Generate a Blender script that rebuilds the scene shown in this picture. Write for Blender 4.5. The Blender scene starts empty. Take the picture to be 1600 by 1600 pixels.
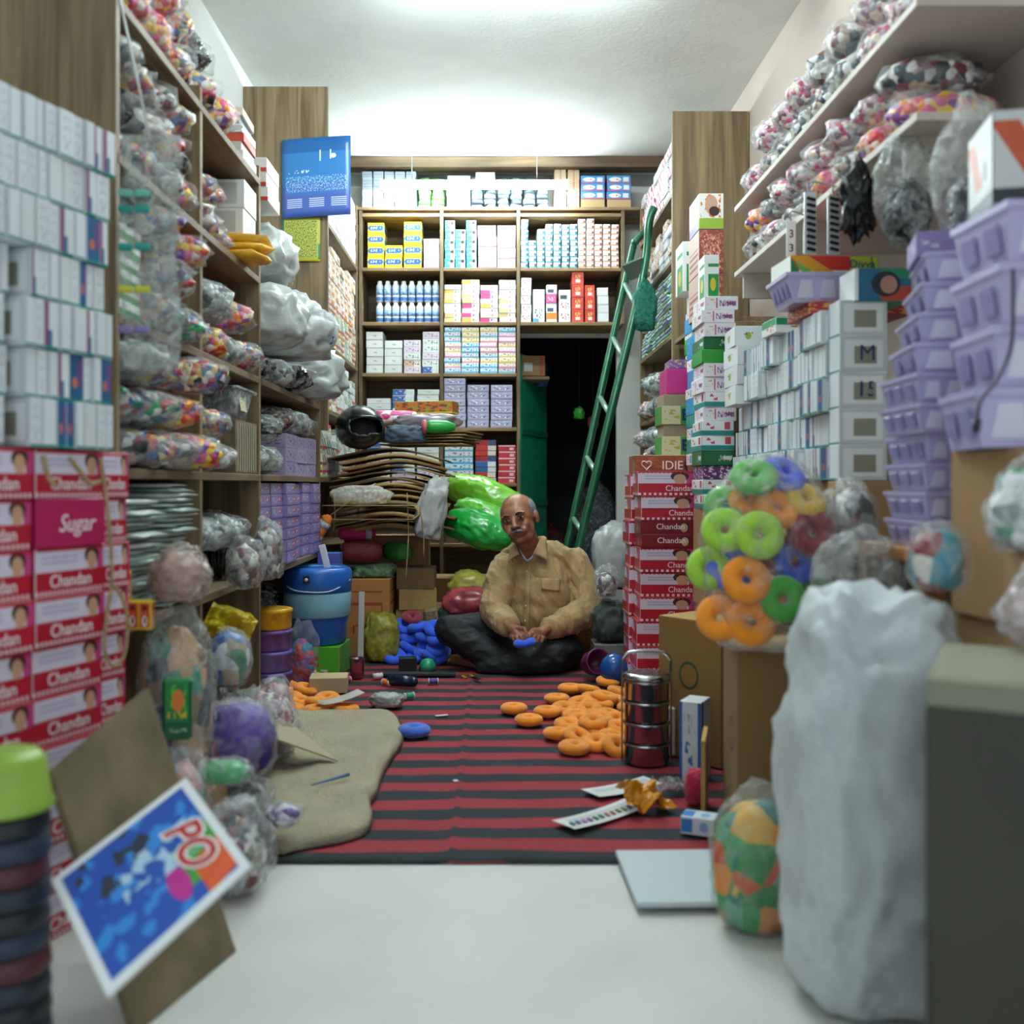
import bpy, bmesh, math, random
import numpy as np
from mathutils import Vector, Matrix, Euler, noise
R = math.radians
random.seed(7)
scene = bpy.context.scene
col = scene.collection
# ---------------------------------------------------------------- camera
F, VX, HY, H = 1556.0, 772.0, 758.0, 0.90       # focal length in pixels, vanishing point, eye height (m)
cam_d = bpy.data.cameras.new('camera'); cam = bpy.data.objects.new('camera', cam_d); col.objects.link(cam)
cam.location = (0, 0, H); cam.rotation_euler = (R(90), 0, 0)
cam_d.sensor_width = 36; cam_d.lens = F * 36 / 1600
cam_d.shift_x = (800 - VX) / 1600; cam_d.shift_y = (HY - 800) / 1600
cam_d.clip_start = .05
cam_d.dof.use_dof = True; cam_d.dof.focus_distance = 4.8; cam_d.dof.aperture_fstop = 2.2
scene.camera = cam
# ---------------------------------------------------------------- world: the street seen through the open shop front
w = bpy.data.worlds.new('world'); scene.world = w; w.use_nodes = True
bg = w.node_tree.nodes['Background']; bg.inputs[0].default_value = (.80, .92, 1.0, 1); bg.inputs[1].default_value = .46
vs = scene.view_settings
vs.view_transform = 'Standard'; vs.look = 'None'; vs.gamma = 1; vs.use_curve_mapping = False; vs.exposure = 0.95
TUBE_POWER = 130.0        # emission strength of the fluorescent tubes

# ---------------------------------------------------------------- pixel -> place
def P(px, py, Y): return Vector(((px - VX) / F * Y, Y, H - (py - HY) / F * Y))
def PZ(px, py, Z): return P(px, py, (H - Z) * F / (py - HY))          # at a known height
def PX(px, py, X): return P(px, py, F * X / (px - VX))                # on a known side plane
def YX(px, X): return F * X / (px - VX)
# ---------------------------------------------------------------- materials
def C(h):
    h = h.lstrip('#'); r = [int(h[i:i + 2], 16) / 255 for i in (0, 2, 4)]
    return tuple((v / 12.92 if v <= .04045 else ((v + .055) / 1.055) ** 2.4) for v in r) + (1,)
MATS = {}
def newmat(name):
    m = bpy.data.materials.new(name); m.use_nodes = True
    nt = m.node_tree; return m, nt, nt.nodes['Principled BSDF']
def nd(nt, t, **kw):
    n = nt.nodes.new(t)
    for k, v in kw.items():
        if k.startswith('i'): n.inputs[int(k[1:])].default_value = v
        else: setattr(n, k, v)
    return n
def vary(nt, colsock, amt):
    """each copy of a thing is a little lighter or darker"""
    oi = nd(nt, 'ShaderNodeObjectInfo'); mr = nd(nt, 'ShaderNodeMapRange', i3=1 - amt, i4=1 + amt * .6)
    nt.links.new(oi.outputs['Random'], mr.inputs[0])
    hs = nd(nt, 'ShaderNodeHueSaturation'); nt.links.new(mr.outputs[0], hs.inputs['Value']); nt.links.new(colsock, hs.inputs['Color'])
    return hs.outputs[0]
def M(colr, rough=.6, metal=0, var=.08, nscale=0, namt=.15, bump=0, bscale=60, alpha=1, spec=.5, sheen=0, coord='Object'):
    key = (colr, rough, metal, var, nscale, namt, bump, bscale, alpha, spec, sheen)
    if key in MATS: return MATS[key]
    m, nt, b = newmat('mat_' + colr.strip('#'))
    b.inputs['Roughness'].default_value = rough; b.inputs['Metallic'].default_value = metal
    b.inputs['Specular IOR Level'].default_value = spec
    if sheen: b.inputs['Sheen Weight'].default_value = sheen
    rgb = nd(nt, 'ShaderNodeRGB'); rgb.outputs[0].default_value = C(colr); out = rgb.outputs[0]
    tc = nd(nt, 'ShaderNodeTexCoord')
    if nscale:
        n = nd(nt, 'ShaderNodeTexNoise'); n.inputs['Scale'].default_value = nscale; n.inputs['Detail'].default_value = 4
        nt.links.new(tc.outputs[coord], n.inputs[0])
        mr = nd(nt, 'ShaderNodeMapRange', i1=.3, i2=.7, i3=1 - namt, i4=1 + namt); nt.links.new(n.outputs[0], mr.inputs[0])
        hs = nd(nt, 'ShaderNodeHueSaturation'); nt.links.new(mr.outputs[0], hs.inputs['Value']); nt.links.new(out, hs.inputs['Color']); out = hs.outputs[0]
    if var: out = vary(nt, out, var)
    nt.links.new(out, b.inputs['Base Color'])
    if bump:
        n = nd(nt, 'ShaderNodeTexNoise'); n.inputs['Scale'].default_value = bscale; n.inputs['Detail'].default_value = 3
        nt.links.new(tc.outputs[coord], n.inputs[0])
        bp = nd(nt, 'ShaderNodeBump'); bp.inputs['Strength'].default_value = bump; bp.inputs['Distance'].default_value = .01
        nt.links.new(n.outputs[0], bp.inputs['Height']); nt.links.new(bp.outputs[0], b.inputs['Normal'])
    if alpha < 1: b.inputs['Alpha'].default_value = alpha
    MATS[key] = m; return m
def wood(light, dark, scale=1.0, rough=.6, vert='Z'):
    key = ('wood', light, dark, scale, vert)
    if key in MATS: return MATS[key]
    m, nt, b = newmat('wood'); b.inputs['Roughness'].default_value = rough
    tc = nd(nt, 'ShaderNodeTexCoord'); mp = nd(nt, 'ShaderNodeMapping')
    mp.inputs['Scale'].default_value = {'Z': (26, 26, 1.6), 'Y': (26, 1.6, 26), 'X': (1.6, 26, 26)}[vert]
    n = nd(nt, 'ShaderNodeTexNoise'); n.inputs['Scale'].default_value = scale; n.inputs['Detail'].default_value = 6; n.inputs['Distortion'].default_value = .8
    cr = nd(nt, 'ShaderNodeValToRGB'); cr.color_ramp.elements[0].position = .32; cr.color_ramp.elements[1].position = .68
    cr.color_ramp.elements[0].color = C(dark); cr.color_ramp.elements[1].color = C(light)
    nt.links.new(tc.outputs['Object'], mp.inputs[0]); nt.links.new(mp.outputs[0], n.inputs[0]); nt.links.new(n.outputs[0], cr.inputs[0])
    nt.links.new(cr.outputs[0], b.inputs['Base Color']); MATS[key] = m; return m
def PM(base, layers=(), rough=.45, var=.07, spec=.5):
    """printed carton: flat print laid out in the face's own UV square.
    ('r',u0,v0,u1,v1,col) block  ('e',uc,vc,a,b,col) ellipse  ('d',u0,v0,u1,v1,col,n) n upright dashes
    ('h',u0,v0,u1,v1,col,n) n level dashes  ('n',u0,v0,u1,v1,col,su,sv) broken print  ('s',u0,v0,u1,v1,col,k) slanted block"""
    key = ('pm', base, tuple(layers), rough)
    if key in MATS: return MATS[key]
    m, nt, b = newmat('print_' + base.strip('#')); b.inputs['Roughness'].default_value = rough; b.inputs['Specular IOR Level'].default_value = spec
    L = nt.links.new
    uv = nd(nt, 'ShaderNodeUVMap'); sx = nd(nt, 'ShaderNodeSeparateXYZ'); L(uv.outputs[0], sx.inputs[0])
    rgb = nd(nt, 'ShaderNodeRGB'); rgb.outputs[0].default_value = C(base); out = rgb.outputs[0]
    def cmp(sock, lo, hi):
        n = nd(nt, 'ShaderNodeMath', operation='COMPARE', i1=(lo + hi) / 2, i2=(hi - lo) / 2); L(sock, n.inputs[0]); return n.outputs[0]
    def mul(a, c):
        n = nd(nt, 'ShaderNodeMath', operation='MULTIPLY'); L(a, n.inputs[0]); L(c, n.inputs[1]); return n.outputs[0]
    for l in layers:
        k = l[0]; cl = l[5]
        if k == 'e':
            s = nd(nt, 'ShaderNodeVectorMath', operation='SUBTRACT'); s.inputs[1].default_value = (l[1], l[2], 0); L(uv.outputs[0], s.inputs[0])
            d = nd(nt, 'ShaderNodeVectorMath', operation='DIVIDE'); d.inputs[1].default_value = (l[3], l[4], 1); L(s.outputs[0], d.inputs[0])
            ln = nd(nt, 'ShaderNodeVectorMath', operation='LENGTH'); L(d.outputs[0], ln.inputs[0])
            lt = nd(nt, 'ShaderNodeMath', operation='LESS_THAN', i1=1.0); L(ln.outputs['Value'], lt.inputs[0]); mask = lt.outputs[0]
        else:
            us = sx.outputs[0]
            if k == 's':
                a = nd(nt, 'ShaderNodeMath', operation='MULTIPLY_ADD', i1=l[6]); L(sx.outputs[1], a.inputs[0]); L(us, a.inputs[2]); us = a.outputs[0]
            mask = mul(cmp(us, l[1], l[3]), cmp(sx.outputs[1], l[2], l[4]))
            if k in 'dh':
                a = nd(nt, 'ShaderNodeMath', operation='MULTIPLY', i1=float(l[6])); L(sx.outputs[0 if k == 'd' else 1], a.inputs[0])
                f = nd(nt, 'ShaderNodeMath', operation='FRACT'); L(a.outputs[0], f.inputs[0])
                g = nd(nt, 'ShaderNodeMath', operation='LESS_THAN', i1=.5); L(f.outputs[0], g.inputs[0]); mask = mul(mask, g.outputs[0])
            if k == 'n':
                mp = nd(nt, 'ShaderNodeMapping'); mp.inputs['Scale'].default_value = (l[6], l[7], 1); L(uv.outputs[0], mp.inputs[0])
                n = nd(nt, 'ShaderNodeTexNoise'); n.inputs['Scale'].default_value = 1; n.inputs['Detail'].default_value = 2; L(mp.outputs[0], n.inputs[0])
                g = nd(nt, 'ShaderNodeMath', operation='GREATER_THAN', i1=.54); L(n.outputs[0], g.inputs[0]); mask = mul(mask, g.outputs[0])
        mx = nd(nt, 'ShaderNodeMix', data_type='RGBA'); L(mask, mx.inputs[0]); L(out, mx.inputs[6]); mx.inputs[7].default_value = C(cl); out = mx.outputs[2]
    if var: out = vary(nt, out, var)
    L(out, b.inputs['Base Color']); MATS[key] = m; return m
def film(tint='#e8eef0', op=.30, rough=.16):
    op *= .6
    """thin clear plastic: partly see-through, glossy, cloudier along its creases"""
    key = ('film', tint, op, rough)
    if key in MATS: return MATS[key]
    m, nt, b = newmat('film'); L = nt.links.new
    b.inputs['Base Color'].default_value = C(tint); b.inputs['Roughness'].default_value = rough; b.inputs['Specular IOR Level'].default_value = .8
    tr = nd(nt, 'ShaderNodeBsdfTransparent'); mx = nd(nt, 'ShaderNodeMixShader')
    tc = nd(nt, 'ShaderNodeTexCoord'); n = nd(nt, 'ShaderNodeTexNoise'); n.inputs['Scale'].default_value = 17; n.inputs['Detail'].default_value = 5; n.inputs['Distortion'].default_value = 2.2
    L(tc.outputs['Object'], n.inputs[0])
    mr = nd(nt, 'ShaderNodeMapRange', i1=.42, i2=.66, i3=op * .35, i4=min(1, op * 1.7)); L(n.outputs[0], mr.inputs[0])
    lw = nd(nt, 'ShaderNodeLayerWeight', i0=.35); ad = nd(nt, 'ShaderNodeMath', operation='MULTIPLY_ADD', i1=.22); ad.use_clamp = True
    L(lw.outputs['Facing'], ad.inputs[0]); L(mr.outputs[0], ad.inputs[2])
    L(ad.outputs[0], mx.inputs[0]); L(tr.outputs[0], mx.inputs[1]); L(b.outputs[0], mx.inputs[2])
    bp = nd(nt, 'ShaderNodeBump'); bp.inputs['Strength'].default_value = .9; bp.inputs['Distance'].default_value = .03; L(n.outputs[0], bp.inputs['Height']); L(bp.outputs[0], b.inputs['Normal'])
    L(mx.outputs[0], nt.nodes['Material Output'].inputs[0]); MATS[key] = m; return m
def multi(cols, scale=40, rough=.4):
    """many small goods of mixed colours (beads, clips, sweets)"""
    key = ('multi', tuple(cols), scale, rough)
    if key in MATS: return MATS[key]
    m, nt, b = newmat('mixed_goods'); L = nt.links.new; b.inputs['Roughness'].default_value = rough
    tc = nd(nt, 'ShaderNodeTexCoord'); v = nd(nt, 'ShaderNodeTexVoronoi'); v.inputs['Scale'].default_value = scale; L(tc.outputs['Object'], v.inputs['Vector'])
    sp = nd(nt, 'ShaderNodeSeparateColor'); L(v.outputs['Color'], sp.inputs[0])
    cr = nd(nt, 'ShaderNodeValToRGB'); cr.color_ramp.interpolation = 'CONSTANT'; e = cr.color_ramp.elements
    while len(e) < len(cols): e.new(.5)
    for i, c in enumerate(cols): e[i].position = i / len(cols); e[i].color = C(c)
    oi = nd(nt, 'ShaderNodeObjectInfo'); ad = nd(nt, 'ShaderNodeMath', operation='ADD'); fr = nd(nt, 'ShaderNodeMath', operation='FRACT')
    L(sp.outputs[0], ad.inputs[0]); L(oi.outputs['Random'], ad.inputs[1]); L(ad.outputs[0], fr.inputs[0]); L(fr.outputs[0], cr.inputs[0])
    L(cr.outputs[0], b.inputs['Base Color'])
    bp = nd(nt, 'ShaderNodeBump'); bp.inputs['Strength'].default_value = .8; bp.inputs['Distance'].default_value = .01; bp.invert = True
    L(v.outputs['Distance'], bp.inputs['Height']); L(bp.outputs[0], b.inputs['Normal']); MATS[key] = m; return m
def emit(colr, s):
    m, nt, b = newmat('tube_glow'); b.inputs['Base Color'].default_value = C(colr); b.inputs['Emission Color'].default_value = C(colr); b.inputs['Emission Strength'].default_value = s; return m
# ---------------------------------------------------------------- objects
def tag(o, label=None, cat=None, group=None, kind=None):
    if label: o['label'] = label
    if cat: o['category'] = cat
    if group: o['group'] = group
    if kind: o['kind'] = kind
    return o
def ob(name, me, parent=None, loc=(0, 0, 0), rot=(0, 0, 0), scale=None):
    o = bpy.data.objects.new(name, me); col.objects.link(o)
    if parent: o.parent = parent
    o.location = loc; o.rotation_euler = rot
    if scale: o.scale = scale
    return o
def empty(name, loc=(0, 0, 0), rot=(0, 0, 0)): return ob(name, None, None, loc, rot)
def mesh(name, v, f, mats, mi=None, uv=None, smooth=False):
    me = bpy.data.meshes.new(name); me.from_pydata([tuple(x) for x in v], [], f)
    for m in (mats if isinstance(mats, (list, tuple)) else [mats]): me.materials.append(m)
    if mi: me.polygons.foreach_set('material_index', mi)
    if uv:
        l = me.uv_layers.new(name='UVMap'); l.data.foreach_set('uv', [x for p in uv for x in p])
    if smooth: me.polygons.foreach_set('use_smooth', [True] * len(me.polygons))
    me.update(); return me
BOXES = {}
def boxmesh(d, mats, b=.0015):
    """chamfered box standing on z=0. mats: (front/back = local y, ends = local x, top/bottom)"""
    if not isinstance(mats, (list, tuple)): mats = (mats,) * 3
    key = (tuple(round(x, 4) for x in d), tuple(m.name for m in mats), b)
    if key in BOXES: return BOXES[key]
    hx, hy, hz = d[0] / 2, d[1] / 2, d[2] / 2; V = []; idx = {}
    for sx in (-1, 1):
        for sy in (-1, 1):
            for sz in (-1, 1):
                for a in range(3):
                    p = [sx * (hx - b), sy * (hy - b), sz * (hz - b)]; p[a] = (sx * hx, sy * hy, sz * hz)[a]
                    idx[(sx, sy, sz, a)] = len(V); V.append((p[0], p[1], p[2] + hz))
    Fc = []; mi = []; uv = []
    def add(f, m, uvs): Fc.append(f); mi.append(m); uv.extend(uvs)
    q = [(0, 0), (1, 0), (1, 1), (0, 1)]
    for s in (-1, 1):
        add([idx[(-s * -1 * 1 * (1), s, -1, 1)] if 0 else idx[(-1 if s < 0 else 1, s, -1, 1)], idx[(1 if s < 0 else -1, s, -1, 1)], idx[(1 if s < 0 else -1, s, 1, 1)], idx[(-1 if s < 0 else 1, s, 1, 1)]], 0, q)
        add([idx[(s, -1 if s > 0 else 1, -1, 0)], idx[(s, 1 if s > 0 else -1, -1, 0)], idx[(s, 1 if s > 0 else -1, 1, 0)], idx[(s, -1 if s > 0 else 1, 1, 0)]], 1, q)
        add([idx[(-1, -1 if s > 0 else 1, s, 2)], idx[(1, -1 if s > 0 else 1, s, 2)], idx[(1, 1 if s > 0 else -1, s, 2)], idx[(-1, 1 if s > 0 else -1, s, 2)]], 2, q)
    z4 = [(.01, .01)] * 4; z3 = z4[:3]
    ce = Vector((0, 0, hz))
    def orient(f):
        c = sum((Vector(V[i]) for i in f), Vector()) / len(f); n = (Vector(V[f[1]]) - Vector(V[f[0]])).cross(Vector(V[f[2]]) - Vector(V[f[0]]))
        return f if n.dot(c - ce) > 0 else f[::-1]
    for s in (-1, 1):
        for t in (-1, 1):
            add(orient([idx[(s, t, -1, 0)], idx[(s, t, 1, 0)], idx[(s, t, 1, 1)], idx[(s, t, -1, 1)]]), 0, z4)
            add(orient([idx[(s, -1, t, 0)], idx[(s, 1, t, 0)], idx[(s, 1, t, 2)], idx[(s, -1, t, 2)]]), 2, z4)
            add(orient([idx[(-1, s, t, 1)], idx[(1, s, t, 1)], idx[(1, s, t, 2)], idx[(-1, s, t, 2)]]), 2, z4)
            for r in (-1, 1): add(orient([idx[(s, t, r, 0)], idx[(s, t, r, 1)], idx[(s, t, r, 2)]]), 2, z3)
    me = mesh('box', V, Fc, list(mats), mi, uv); BOXES[key] = me; return me
def carton(name, d, mats, loc, rz=0, label=None, cat='box', group=None, rx=0, ry=0, parent=None, b=.0015):
    o = ob(name, boxmesh(d, mats, b), parent, loc, (rx, ry, rz))
    if not parent: tag(o, label, cat, group)
    return o
def boxpart(name, d, m, parent, loc=(0, 0, 0), rot=(0, 0, 0), b=.0015): return ob(name, boxmesh(d, m, b), parent, loc, rot)
def lathe(prof, n=24, mats=None, mi=None, smooth=True, name='lathe'):
    V = []; Fc = []; m_i = []
    for r, z in prof:
        for k in range(n): a = 2 * math.pi * k / n; V.append((r * math.cos(a), r * math.sin(a), z))
    for i in range(len(prof) - 1):
        for k in range(n):
            Fc.append([i * n + k, i * n + (k + 1) % n, (i + 1) * n + (k + 1) % n, (i + 1) * n + k]); m_i.append(mi[i] if mi else 0)
    if prof[0][0] > 1e-4: Fc.append(list(range(n))[::-1]); m_i.append(0)
    if prof[-1][0] > 1e-4: Fc.append([(len(prof) - 1) * n + k for k in range(n)]); m_i.append(m_i[-1])
    return mesh(name, V, Fc, mats, m_i, None, smooth)
def tube(pts, r, m, n=8, name='tube', taper=None, cyc=False):
    pts = [Vector(p) for p in pts]; V = []; Fc = []; N = len(pts); up = Vector((.31, .17, .93)).normalized()
    for i, p in enumerate(pts):
        t = (pts[(i + 1) % N if cyc else min(i + 1, N - 1)] - pts[(i - 1) % N if cyc else max(i - 1, 0)]).normalized()
        a = t.cross(up); a = a.normalized() if a.length > 1e-4 else t.orthogonal().normalized(); bq = t.cross(a)
        rr = r * (taper[i] if taper else 1)
        for k in range(n): an = 2 * math.pi * k / n; V.append(p + a * rr * math.cos(an) + bq * rr * math.sin(an))
    for i in range(N if cyc else N - 1):
        j = (i + 1) % N
        for k in range(n): Fc.append([i * n + k, i * n + (k + 1) % n, j * n + (k + 1) % n, j * n + k])
    if not cyc: Fc += [list(range(n))[::-1], [(N - 1) * n + k for k in range(n)]]
    me = mesh(name, V, Fc, m, None, None, True); bm = bmesh.new(); bm.from_mesh(me); bmesh.ops.recalc_face_normals(bm, faces=bm.faces); bm.to_mesh(me); bm.free(); return me
def smooth_path(pts, k=6):
    pts = [Vector(p) for p in pts]; out = []
    for i in range(len(pts) - 1):
        a = pts[max(i - 1, 0)]; b_ = pts[i]; c_ = pts[i + 1]; d = pts[min(i + 2, len(pts) - 1)]
        for j in range(k):
            t = j / k; out.append(.5 * ((2 * b_) + (c_ - a) * t + (2 * a - 5 * b_ + 4 * c_ - d) * t * t + (3 * b_ - a - 3 * c_ + d) * t ** 3))
    return out + [pts[-1]]
SPH = {}
def sphere(n):
    if n not in SPH:
        bm = bmesh.new(); bmesh.ops.create_icosphere(bm, subdivisions=n, radius=1)
        bm.verts.ensure_lookup_table(); SPH[n] = ([v.co.copy() for v in bm.verts], [[v.index for v in f.verts] for f in bm.faces]); bm.free()
    return SPH[n]
def fbm(p, o=3):
    s = 0; a = 1
    for _ in range(o): s += a * noise.noise(p); p = p * 2.07; a *= .5
    return s
def ridge(p, o=3):
    s = 0; a = 1
    for _ in range(o): s += a * (1 - 2 * abs(noise.noise(p))); p = p * 2.1; a *= .55
    return s
def blob(size, m, seed=0, sub=3, amp=.18, freq=2.0, crease=.5, flat=True, sq=1.0, pinch=0, flatten=.0, smooth=True, name='blob'):
    """lumpy, creased bag body standing on z=0; sq<1 makes it boxier; pinch gathers the top into a neck"""
    V, Fc = sphere(sub); off = Vector((seed * 3.17, seed * 1.71, seed * .77)); out = []
    for v in V:
        d = v.copy()
        if sq != 1: d = Vector([math.copysign(abs(c) ** sq, c) for c in d])
        k = 1 + amp * (fbm(v * freq + off, 2) + crease * (ridge(v * freq * 1.9 + off, 3) - .6))
        p = d * k
        if pinch and p.z > .45:
            t = min(1, (p.z - .45) / .5); s = 1 - pinch * t; p.x *= s; p.y *= s; p.z += pinch * t * .35
        if flat and p.z < -.82 + flatten: p.z = -.82 + flatten + (p.z + .82 - flatten) * .1
        out.append(p)
    z0 = min(p.z for p in out); z1 = max(p.z for p in out)
    xm = max(abs(p.x) for p in out); ym = max(abs(p.y) for p in out)
    out = [(p.x / xm * size[0] / 2, p.y / ym * size[1] / 2, (p.z - z0) / (z1 - z0) * size[2]) for p in out]
    return mesh(name, out, Fc, m, None, None, smooth)
BAGV = {}
def bag(name, label, cat, loc, size, seed=0, tint='#e6ecec', op=.3, fill=None, fillscale=.84, group=None, rot=(0, 0, 0), sub=3, pinch=.0, amp=.2, knot=False, sq=.9):
    """a clear plastic bag; its contents are a part of it"""
    e = empty(name, loc, rot); tag(e, label, cat, group)
    ob('film', blob(size, film(tint, op), seed, sub, amp * .9, 1.6, .7, pinch=pinch, sq=sq, name='film'), e)
    if fill:
        s = [x * fillscale for x in size]; s[2] = size[2] * (fillscale - .5 * pinch)
        c = ob('contents', blob(s, fill, seed + 5, sub, amp * .8, 2.6, .3, sq=sq, name='contents'), e, (0, 0, .004)); c['kind'] = 'stuff'
    if knot: ob('knot', blob([size[0] * .22, size[1] * .22, size[2] * .3], film(tint, min(1, op * 1.8)), seed + 9, 2, .35, 3, 1, flat=False, name='knot'), e, (0, 0, size[2] * .93))
    return e
TXT = {}
def text(s, size, m, parent, loc, rot, name='lettering', align='CENTER', shear=0, squash=1, bold=0):
    key = (s, round(size, 4), m.name, align, shear, bold)
    if key not in TXT:
        cu = bpy.data.curves.new('lettering', 'FONT'); cu.body = s; cu.size = size; cu.align_x = align; cu.align_y = 'CENTER'; cu.extrude = .0006; cu.shear = shear; cu.offset = bold; cu.resolution_u = 3
        t = bpy.data.objects.new('t', cu); col.objects.link(t); bpy.context.view_layer.update()
        me = bpy.data.meshes.new_from_object(t.evaluated_get(bpy.context.evaluated_depsgraph_get())); bpy.data.objects.remove(t)
        me.materials.clear(); me.materials.append(m); TXT[key] = me
    return ob(name, TXT[key], parent, loc, rot, (squash, 1, 1))
def sheet(w, h, fn, m, nu=16, nv=16, thick=.0012, name='sheet', smooth=True):
    """a thin curved sheet with real thickness; fn(u,v)->(x,y,z)"""
    V = []; Fc = []; uv = []
    for j in range(nv + 1):
        for i in range(nu + 1): V.append(Vector(fn(i / nu, j / nv)))
    for j in range(nv):
        for i in range(nu):
            a = j * (nu + 1) + i; Fc.append([a, a + 1, a + nu + 2, a + nu + 1]); uv += [(i / nu, j / nv), ((i + 1) / nu, j / nv), ((i + 1) / nu, (j + 1) / nv), (i / nu, (j + 1) / nv)]
    me = mesh(name, V, Fc, m, None, uv, smooth)
    bm = bmesh.new(); bm.from_mesh(me); bm.normal_update()
    bmesh.ops.solidify(bm, geom=bm.faces[:], thickness=thick); bm.to_mesh(me); bm.free(); return me
def remesh(me, voxel, smooth_it=6, m=None, disp=None, name='body'):
    """fuse overlapping shapes into one continuous surface"""
    t = bpy.data.objects.new('t', me); col.objects.link(t)
    md = t.modifiers.new('r', 'REMESH'); md.mode = 'VOXEL'; md.voxel_size = voxel
    sm = t.modifiers.new('s', 'SMOOTH'); sm.factor = .5; sm.iterations = smooth_it
    bpy.context.view_layer.update()
    out = bpy.data.meshes.new_from_object(t.evaluated_get(bpy.context.evaluated_depsgraph_get())); bpy.data.objects.remove(t)
    if disp:
        n = len(out.vertices); co = np.empty(n * 3); no = np.empty(n * 3); out.vertices.foreach_get('co', co); out.vertices.foreach_get('normal', no)
        co = co.reshape(-1, 3); no = no.reshape(-1, 3)
        for i in range(n):
            co[i] += no[i] * disp(Vector(co[i]))
        out.vertices.foreach_set('co', co.ravel())
    out.materials.clear()
    if m: out.materials.append(m)
    out.polygons.foreach_set('use_smooth', [True] * len(out.polygons)); out.update(); out.name = name; return out
class Shapes:
    def __init__(s): s.bm = bmesh.new()
    def ell(s, c, r, rot=None, seg=20):
        mt = Matrix.Translation(Vector(c)) @ (rot.to_4x4() if rot is not None else Matrix()) @ Matrix.Diagonal((r[0], r[1], r[2], 1))
        bmesh.ops.create_uvsphere(s.bm, u_segments=seg, v_segments=seg // 2 + 2, radius=1, matrix=mt); return s
    def cap(s, a, b, ra, rb, flat=1.0, n=12, steps=5):
        """tapered limb segment"""
        a = Vector(a); b = Vector(b); d = b - a; L_ = d.length; q = Vector((0, 0, 1)).rotation_difference(d.normalized()).to_matrix()
        mt = Matrix.Translation((a + b) / 2) @ q.to_4x4() @ Matrix.Diagonal((1, flat, 1, 1))
        bmesh.ops.create_cone(s.bm, cap_ends=True, segments=n, radius1=ra, radius2=rb, depth=L_, matrix=mt)
        s.ell(a, (ra, ra * flat, ra), q, n); s.ell(b, (rb, rb * flat, rb), q, n); return s
    def limb(s, pts, rs, flat=1.0, n=12):
        for i in range(len(pts) - 1): s.cap(pts[i], pts[i + 1], rs[i], rs[i + 1], flat, n)
        return s
    def mesh(s, name='shape'):
        me = bpy.data.meshes.new(name); s.bm.to_mesh(me); s.bm.free(); return me
# ================================================================ the shop itself
XL, XR, YB = -.88, .94, 6.45          # fronts of the left, right and back shelving
WL, WR, WB, CEIL = -1.28, 1.34, 6.82, 3.02
plaster = M('#e9ebe6', .85, nscale=3, namt=.05, bump=.15, bscale=40, var=0)
w_shelf = wood('#8d7657', '#5d4a33', 1.0, .6, 'Y'); w_shelfx = wood('#a68a62', '#75593a', 1.0, .6, 'X'); w_up = wood('#8f7a58', '#5a472f', 1.0, .6, 'Z')
w_back = wood('#5b4c3a', '#3a2f23', 1.0, .7, 'Z'); w_beam = wood('#6b543a', '#43331f', 1.0, .6, 'X'); w_backl = wood('#7d6a4d', '#574632', 1., .7, 'X')
def struct(name, d, loc, m, rot=(0, 0, 0), parent=None):
    o = ob(name, boxmesh(d, m, .001), parent, loc, rot)
    if not parent: o['kind'] = 'structure'
    return o
Y0 = .55
stone = M('#cfcfc8', .55, nscale=4, namt=.06, var=0)
fl = struct('floor', (WR - WL + .2, 9.2 - Y0, .06), (.03, (9.2 + Y0) / 2, -.06), stone)
struct('ceiling', (WR - WL + .2, WB - Y0 + .1, .06), (.03, (WB + Y0) / 2, CEIL), plaster)
struct('wall_left', (.06, WB - Y0, CEIL), (WL - .03, (WB + Y0) / 2, 0), plaster)
struct('wall_right', (.06, WB - Y0, CEIL), (WR + .03, (WB + Y0) / 2, 0), M('#c9b9ae', .8, nscale=3, namt=.06, var=0))
DX0, DX1, DZ = .165, .84, 1.915
struct('wall_back', (DX0 - WL, .06, CEIL), ((DX0 + WL) / 2, WB + .03, 0), plaster)
wb2 = struct('wall_back', (WR - DX1, .06, CEIL), ((WR + DX1) / 2, WB + .03, 0), plaster)
struct('wall_back', (DX1 - DX0, .06, CEIL - DZ), ((DX1 + DX0) / 2, WB + .03, DZ), plaster)
# store room behind the doorway, unlit
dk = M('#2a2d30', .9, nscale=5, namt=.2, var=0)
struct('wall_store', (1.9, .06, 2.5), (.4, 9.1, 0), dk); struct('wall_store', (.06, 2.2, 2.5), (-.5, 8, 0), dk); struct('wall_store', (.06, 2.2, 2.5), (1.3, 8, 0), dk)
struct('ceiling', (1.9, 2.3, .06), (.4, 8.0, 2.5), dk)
# ---- shelving: each unit is a thing, each board and upright a part of it
def unit(label, name='shelf_unit', cat='shelf'): e = empty(name); tag(e, label, cat, None); return e
def side_unit(label, side, y0, y1, zs, divs, top, back=True, ydep=None):
    e = unit(label); x0, x1 = (WL + .002, XL) if side < 0 else (XR, WR - .002)
    for z in zs: boxpart('shelf_board', (x1 - x0, y1 - y0 - .03, .024), w_shelf, e, ((x0 + x1) / 2, (y0 + y1) / 2, z - .024))
    for y in divs: boxpart('upright', (x1 - x0 - .004, .026, top), w_up, e, ((x0 + x1) / 2, y, .001))
    if back: boxpart('back_panel', (.008, y1 - y0 - .04, top - .01), w_back, e, (x0 + .006 if side < 0 else x1 - .006, (y0 + y1) / 2, .001))
    return e
LZ = (.565, .94, 1.305, 1.68, 2.05)
side_unit('brown wooden shelves full of plastic bags, beside the stack of red cartons', -1, 2.32, 3.765, LZ, (2.335, 3.0, 3.75), 2.1)
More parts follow.
